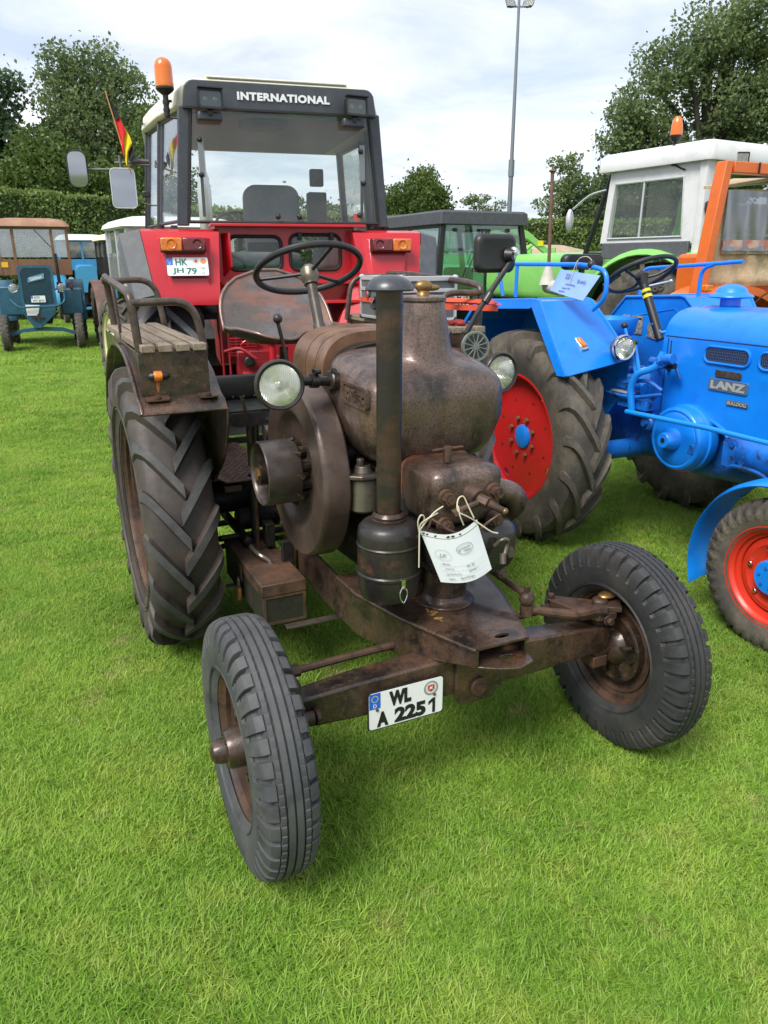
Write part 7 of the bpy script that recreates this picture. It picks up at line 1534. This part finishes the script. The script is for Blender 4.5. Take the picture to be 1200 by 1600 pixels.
def tree(name, label, base, blobs, n, size, mt, trunk_r=.3, limbs=8, group=None, sparse=.0, clump=.55, seed=1, trunk_h=None):
    """blobs: (dx, dy, z, rx, ry, rz) ellipsoids of clumps"""
    global RNG
    RNG = np.random.default_rng(seed); rr_ = random.Random(seed)
    t = thing(name, label, 'tree', (*base, 0), 0, group)
    vol = np.array([b[3] * b[4] * b[5] for b in blobs]) ** .75; vol /= vol.sum(); CC = []; cl = []
    ncl = max(14, int(n / 70))
    for b, f in zip(blobs, vol):
        k = max(4, int(ncl * f)); d_ = RNG.normal(size=(k, 3)); d_ /= np.linalg.norm(d_, axis=1)[:, None]; r_ = RNG.uniform(.45, 1.0, k)[:, None] ** .6
        cl.append(np.array(b[:3]) + d_ * r_ * np.array(b[3:]))
    cl = np.concatenate(cl); rad = clump * RNG.uniform(.5, 1.35, len(cl))
    per = int(n / len(cl))
    for c, r_ in zip(cl, rad):
        k = int(per * (r_ / clump) ** 1.6) + 4; d_ = RNG.normal(size=(k, 3)); d_ /= np.linalg.norm(d_, axis=1)[:, None]; q = RNG.uniform(.25, 1, k)[:, None] ** .5
        CC.append(c + d_ * q * r_ * np.array([1.15, 1.15, .75]))
    CC = np.concatenate(CC)
    st = RNG.uniform(size=len(CC)) < .06; CC[st] += RNG.normal(size=(st.sum(), 3)) * clump * .6
    leaves_mesh('crown', CC, size, mt, t)
    ztop = max(b[2] for b in blobs); th = trunk_h or ztop * .95
    m = M(); cxm = sum(b[0] for b in blobs) / len(blobs)
    m.tube([(0, 0, -.1), (cxm * .1, 0, th * .3), (cxm * .3, .1, th * .6), (cxm * .6, 0, th)], trunk_r, 10, 5, rs=(trunk_r, trunk_r * .25))
    mk('trunk', m, bark, t, ang=80, weld=False)
    idx = RNG.choice(len(cl), min(limbs, len(cl)), replace=False)
    for i in idx:
        c = cl[i]; z0 = min(max(c[2] * .45, th * .25), th * .9); s0 = V(cxm * .3 * z0 / th, 0, z0); e = V(*c); mid = (s0 + e) / 2 + V(0, 0, .3 + .1 * (e - s0).length)
        m = M(); m.tube([s0, mid, e], .1, 7, 4, rs=(trunk_r * .42, trunk_r * .08)); mk('limb', m, bark, t, ang=80, weld=False)
    return t
tree('tall_tree', 'tall broad-leaved tree rising above the left hedge', (-13.4, 38), [(0.3, 0, 9.2, 1.3, 1.6, 1.6), (-1.0, .3, 8.3, 1.5, 1.6, 1.9), (1.7, 0, 8.2, 1.1, 1.4, 1.8), (.4, 0, 7.2, 2.5, 2.0, 1.7), (-.6, .2, 5.6, 2.6, 2.2, 1.6), (1.6, 0, 5.8, 1.7, 2, 1.7), (-.9, 0, 10.0, .6, .8, .9), (.9, 0, 10.2, .5, .7, .7), (.2, 0, 3.8, 3.2, 2, 1.8)], 46000, .175, lf_dark, .32, 26, seed=3, clump=.62)
tree('dark_tree', 'dark tree cut by the left picture edge', (-18.6, 37), [(0, 0, 8.2, 2.2, 2, 1.6), (1.1, 0, 6.3, 1.9, 2, 1.8), (-.8, 0, 6.5, 2.5, 2, 2.2), (.8, 0, 4.2, 2.5, 2, 2.0), (.1, 0, 9.9, 1.3, 1, .9), (1.3, 0, 8.9, 1.2, 1, 1.0)], 30000, .23, lf_cool, .4, 10, seed=5)
tree('round_shrub_tree', 'yellowish green bushy tree in front of the tall tree, above the hedge', (-12.9, 32.5), [(0, 0, 4.7, 1.8, 1.5, 1.3), (1.9, 0, 4.3, 1.5, 1.4, 1.1), (-1.7, 0, 4.2, 1.3, 1.3, 1.1), (-.6, 0, 5.7, .9, 1, .8), (0, 0, 3.1, 3.6, 1.5, 1.2)], 24000, .18, lf_mid, .2, 8, seed=8)
tree('cab_side_tree', 'bushy tree half hidden by the red cab, left side', (-9.3, 34), [(0, 0, 4.9, 1.6, 1.5, 1.6), (.3, 0, 6.6, 1.1, 1.2, 1.2), (.3, 0, 3.2, 2.2, 1.5, 1.5)], 11000, .16, lf_mid, .2, 7, seed=9)
tree('hidden_bush_tree', 'small round tree seen through the red cab window', (-4.6, 40), [(0, 0, 3.6, 2.6, 2, 1.1), (2.5, 0, 3.2, 2.0, 2, 1.0)], 9000, .18, lf_mid, .2, 5, seed=10)
tree('middle_tree', 'round green tree just right of the red cab', (1.9, 45), [(0, 0, 4.8, 1.6, 1.5, 1.3), (.35, 0, 5.6, .9, 1, .8), (-1.0, 0, 4.3, 1.4, 1.4, 1.1), (1.0, 0, 4.4, .9, 1, 1.0), (0, 0, 3.4, 2.6, 1.6, 1.2)], 22000, .17, lf_mid, .2, 10, seed=12)
tree('small_tree', 'small thin treetop left of the floodlight mast', (5.6, 45.5), [(0, 0, 4.7, .8, .8, .5), (.7, 0, 4.5, .6, .6, .35), (-.6, 0, 4.7, .35, .5, .4), (.1, 0, 3.7, 1.3, 1, .8)], 2600, .14, lf_dark, .12, 8, seed=14, clump=.3)
tree('sparse_tree', 'sparse light-leaved tree between mast and large right tree', (8.3, 36), [(-.3, 0, 5.2, .75, .8, .8), (-.2, 0, 6.0, .4, .6, .4), (.4, 0, 4.6, .8, .8, .7), (-.9, 0, 4.0, .7, .8, .5), (.6, 0, 3.9, 1.0, .8, .6), (0, 0, 3.2, 1.5, 1, .7)], 5200, .15, lf_dark, .14, 22, seed=16, clump=.34)
tree('large_right_tree', 'large spreading tree above the white cab at the right', (14.6, 36.5), [(-3.9, 0, 6.6, .9, 1.3, .8), (-3.3, 0, 7.8, 1.3, 1.6, 1.2), (-2.2, 0, 9.6, 1.3, 1.6, 1.0), (-.4, 0, 10.6, 1.5, 1.8, 1.3), (1.6, 0, 11.4, 1.8, 2, 1.6), (3.2, 0, 9.0, 2.0, 2, 1.8), (.3, 0, 8.0, 1.9, 2, 1.3), (-3.2, 0, 5.3, 1.3, 1.5, .9), (-1.5, 0, 5.7, 1.6, 1.8, 1.0), (1.5, 0, 5.8, 2.2, 2, 1.2), (-2.6, 0, 6.6, 1.2, 1.4, .9)], 58000, .17, lf_dark, .42, 30, seed=18, clump=.58)
tree('low_right_tree', 'lower leafy tree under the large right tree', (11.6, 38.5), [(0, 0, 4.4, 2.4, 1.6, 1.3), (3.6, 0, 4.6, 2.6, 1.6, 1.5), (1.4, 0, 3.0, 4, 1.5, 1.3), (-.9, 0, 3.8, 1.2, 1.2, .9)], 22000, .2, lf_cool, .2, 10, seed=21)

def hedge(name, label, p0, p1, h, th, dens, size, seed=1):
    global RNG
    RNG = np.random.default_rng(seed)
    t = thing(name, label, 'hedge', (p0[0], p0[1], 0), 0); p0 = np.array(p0, float); p1 = np.array(p1, float); d_ = p1 - p0; L_ = np.linalg.norm(d_); d_ /= L_; nrm = np.array([d_[1], -d_[0]])
    if nrm[1] > 0: nrm = -nrm
    ns = int(L_ * h * dens); s = RNG.uniform(0, L_, ns); z = RNG.uniform(0.02, h, ns)
    dep = RNG.normal(0, .05, ns) + .06 * np.sin(s * 1.7) + .05 * np.sin(z * 4 + s * 2.3) + .04 * np.sin(s * 7.1 + z * 3)
    P_ = np.stack([d_[0] * s + nrm[0] * (th / 2 + dep), d_[1] * s + nrm[1] * (th / 2 + dep), z], 1)
    nt_ = int(L_ * th * dens * .9); s2 = RNG.uniform(0, L_, nt_); q = RNG.uniform(-th / 2, th / 2, nt_)
    P2_ = np.stack([d_[0] * s2 + nrm[0] * q, d_[1] * s2 + nrm[1] * q, h + RNG.normal(0, .035, nt_) + .05 * np.sin(s2 * 1.3) + .03 * np.sin(s2 * 5)], 1)
    k = int(L_ * 16); s3 = RNG.uniform(0, L_, k); P3_ = np.stack([d_[0] * s3 + nrm[0] * RNG.uniform(-.3, .4, k), d_[1] * s3, h + RNG.uniform(.02, .16, k)], 1); P3_[:, 1] = d_[1] * s3 + nrm[1] * .2
    leaves_mesh('foliage', np.concatenate([P_, P2_, P3_]), size, lf_hedge, t, .7)
    m = M(); a = d_ * L_; w_ = nrm * (th / 2 - .08)
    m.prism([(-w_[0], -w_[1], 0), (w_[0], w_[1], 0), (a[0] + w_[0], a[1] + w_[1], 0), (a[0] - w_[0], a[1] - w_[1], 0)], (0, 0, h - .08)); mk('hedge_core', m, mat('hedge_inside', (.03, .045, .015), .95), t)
hedge('clipped_hedge', 'tall clipped hedge behind the tractors at the left', (-19, 16.4), (-7.2, 26.3), 3.55, 1.2, 480, .105, 31)
hedge('clipped_hedge', 'hidden stretch of clipped hedge seen through the red cab', (-7.2, 26.4), (1.4, 34.2), 3.35, 1.2, 150, .13, 32)
hedge('clipped_hedge', 'clipped hedge in the far background at the right', (1.4, 34.4), (26, 37.5), 3.3, 1.2, 240, .13, 33)

ms = thing('floodlight_mast', 'thin grey floodlight mast with lamps on top', 'mast', (6.3, 40, 0))
galv = mat('galvanised_steel', (.20, .22, .24), .5, .4)
m = M(); m.cyl((0, 0, 0), (0, 0, 6.2), .125, .11, n=16); m.cyl((0, 0, 5.6), (0, 0, 6.35), .145, n=16); m.cyl((0, 0, 6.2), (0, 0, 13.4), .095, .06, n=16); mk('pole', m, galv, ms)
m = M(); m.box((.0, 0, 12.78), (1.1, .06, .06)); mk('cross_arm', m, galv, ms)
for x in (-.42, .45):
    f_ = empty('floodlight', ms, (x, -.05, 12.85)); f_.rotation_euler = (R(-35), 0, R(20 if x < 0 else -25))
    m = M(); m.loft([[(a, .1, b) for a, b in rrect(.12, .08, .02, 2)], [(a, -.08, b) for a, b in rrect(.26, .19, .03, 2)]]); mk('lamp_shell', m, blackplastic, f_)
    m = M(); m.prism([(a, -.081, b) for a, b in rrect(.23, .16, .02, 2)], (0, -.006, 0)); mk('lens', m, MATS['lamp_glass'], f_)

# ================================================================ lawn: instanced tufts of mown grass
def grassmat():
    m = bpy.data.materials.new('grass_blades'); m.use_nodes = True; nt = m.node_tree; N = nt.nodes; L = nt.links; p = N['Principled BSDF']; p.inputs['Roughness'].default_value = .5; p.inputs['Specular IOR Level'].default_value = .3
    g = N.new('ShaderNodeNewGeometry')
    def noise(s, det=4, off=0):
        n = N.new('ShaderNodeTexNoise'); n.inputs['Scale'].default_value = s; n.inputs['Detail'].default_value = det
        mp_ = N.new('ShaderNodeMapping'); mp_.inputs['Location'].default_value = (off, off * 2, 0); mp_.inputs['Scale'].default_value = (1, 1, 0); L.new(g.outputs['Position'], mp_.inputs[0]); L.new(mp_.outputs[0], n.inputs['Vector']); return n.outputs[0]
    def mixc(f, a, b, lo, hi, amt=1):
        mr = N.new('ShaderNodeMapRange'); mr.inputs[1].default_value = lo; mr.inputs[2].default_value = hi; mr.inputs[4].default_value = amt; L.new(f, mr.inputs[0])
        x = N.new('ShaderNodeMix'); x.data_type = 'RGBA'; L.new(mr.outputs[0], x.inputs[0])
        for s_, v in ((6, a), (7, b)):
            if isinstance(v, tuple): x.inputs[s_].default_value = (*v, 1)
            else: L.new(v, x.inputs[s_])
        return x.outputs[2]
    c = mixc(noise(1.3), (.215, .40, .042), (.33, .51, .065), .36, .64)
    c = mixc(noise(4.5, 5, 3), c, (.42, .53, .09), .48, .70, .8)
    c = mixc(noise(4.2, 6, 7), c, (.50, .44, .20), .60, .76, .75)       # dry patches
    c = mixc(noise(.5, 3, 11), c, (.11, .22, .025), .52, .7, .5)
    c = mixc(g.outputs['Random Per Island'], c, (.42, .46, .15), .78, 1, .75)
    c = mixc(g.outputs['Random Per Island'], (.125, .26, .024), c, .0, .3)
    L.new(c, p.inputs['Base Color'])
    t = N.new('ShaderNodeBsdfTranslucent'); L.new(c, t.inputs[0]); ms_ = N.new('ShaderNodeMixShader'); ms_.inputs[0].default_value = .38; L.new(p.outputs[0], ms_.inputs[1]); L.new(t.outputs[0], ms_.inputs[2]); L.new(ms_.outputs[0], N['Material Output'].inputs[0])
    return m
GM = grassmat()
tufts = bpy.data.collections.new('grass_tufts')
for v in range(7):
    rng = np.random.default_rng(100 + v); nb_ = 800; rad = .135
    r_ = rad * np.sqrt(rng.uniform(0, 1, nb_)); a = rng.uniform(0, 6.283, nb_); bx0, by0 = r_ * np.cos(a), r_ * np.sin(a)
    h = rng.uniform(.008, .025, nb_) * (1 + .25 * np.sin(bx0 * 30 + v)); wd = rng.uniform(.0009, .0017, nb_); ya = rng.uniform(0, 6.283, nb_); lean = rng.uniform(.3, 1.9, nb_) * h
    flat = rng.uniform(size=nb_) < .18; lean[flat] *= 2.0; h[flat] *= .45
    la = rng.uniform(0, 6.283, nb_) * .75 + v
    dxv, dyv = np.cos(la) * lean, np.sin(la) * lean; wx, wy = np.cos(la + 1.57 + rng.uniform(-.5, .5, nb_)) * wd, np.sin(la + 1.57 + rng.uniform(-.5, .5, nb_)) * wd
    z0 = np.full(nb_, -.004)
    v0 = np.stack([bx0 - wx, by0 - wy, z0], 1); v1 = np.stack([bx0 + wx, by0 + wy, z0], 1)
    v2 = np.stack([bx0 + dxv * .35 + wx * .85, by0 + dyv * .35 + wy * .85, h * .6], 1); v3 = np.stack([bx0 + dxv * .35 - wx * .85, by0 + dyv * .35 - wy * .85, h * .6], 1)
    v4 = np.stack([bx0 + dxv, by0 + dyv, h], 1)
    vs = np.stack([v0, v1, v2, v3, v4], 1).reshape(-1, 3); b5_ = np.arange(nb_) * 5
    loops = np.concatenate([np.stack([b5_, b5_ + 1, b5_ + 2, b5_ + 3, b5_ + 3, b5_ + 2, b5_ + 4], 1)]).ravel(); starts = np.stack([np.arange(nb_) * 7, np.arange(nb_) * 7 + 4], 1).ravel()
    me = bpy.data.meshes.new('grass_tuft'); me.vertices.add(len(vs)); me.vertices.foreach_set('co', vs.ravel()); me.loops.add(len(loops)); me.loops.foreach_set('vertex_index', loops); me.polygons.add(len(starts)); me.polygons.foreach_set('loop_start', starts); me.update(calc_edges=True); me.materials.append(GM)
    tufts.objects.link(bpy.data.objects.new('grass_tuft', me))
rng = np.random.default_rng(5); pts = []; scl = []
for (ya, yb2, step, s_) in ((.7, 4.2, .085, 1.0), (4.2, 7.5, .12, 1.25), (7.5, 13, .19, 1.9), (13, 30, .36, 3.2)):
    ys_ = np.arange(ya, yb2, step)
    for y in ys_:
        half0 = y * .66 + .75; xs = np.arange(-half0, half0, step)
        k = len(xs); pts.append(np.stack([xs + rng.uniform(-.5, .5, k) * step, y + rng.uniform(-.5, .5, k) * step, np.zeros(k)], 1)); scl.append(np.full(k, s_) * rng.uniform(.85, 1.25, k))
pts = np.concatenate(pts); scl = np.concatenate(scl)
me = bpy.data.meshes.new('grass_points'); me.vertices.add(len(pts)); me.vertices.foreach_set('co', pts.ravel()); me.update()
at_ = me.attributes.new('tscale', 'FLOAT', 'POINT'); at_.data.foreach_set('value', scl); at_ = me.attributes.new('trot', 'FLOAT', 'POINT'); at_.data.foreach_set('value', rng.uniform(0, 6.283, len(pts)))
go = bpy.data.objects.new('grass', me); COL.objects.link(go); go['kind'] = 'stuff'; go['label'] = 'short mown green lawn grass'; go['category'] = 'grass'
ng = bpy.data.node_groups.new('grass_scatter', 'GeometryNodeTree'); ng.interface.new_socket('Geometry', in_out='INPUT', socket_type='NodeSocketGeometry'); ng.interface.new_socket('Geometry', in_out='OUTPUT', socket_type='NodeSocketGeometry')
Nn = ng.nodes; gi = Nn.new('NodeGroupInput'); go_ = Nn.new('NodeGroupOutput'); ip = Nn.new('GeometryNodeInstanceOnPoints'); ci = Nn.new('GeometryNodeCollectionInfo'); ci.inputs['Collection'].default_value = tufts
ci.inputs['Separate Children'].default_value = True; ci.inputs['Reset Children'].default_value = True
m2p = Nn.new('GeometryNodeMeshToPoints'); ng.links.new(gi.outputs[0], m2p.inputs['Mesh']); ng.links.new(m2p.outputs[0], ip.inputs['Points']); ng.links.new(ci.outputs[0], ip.inputs['Instance']); ip.inputs['Pick Instance'].default_value = True
na = Nn.new('GeometryNodeInputNamedAttribute'); na.data_type = 'FLOAT'; na.inputs['Name'].default_value = 'tscale'; nr = Nn.new('GeometryNodeInputNamedAttribute'); nr.data_type = 'FLOAT'; nr.inputs['Name'].default_value = 'trot'
cx3 = Nn.new('ShaderNodeCombineXYZ'); ng.links.new(nr.outputs[0], cx3.inputs[2]); ng.links.new(cx3.outputs[0], ip.inputs['Rotation']); ng.links.new(na.outputs[0], ip.inputs['Scale']); ng.links.new(ip.outputs[0], go_.inputs[0])
md = go.modifiers.new('scatter', 'NODES'); md.node_group = ng
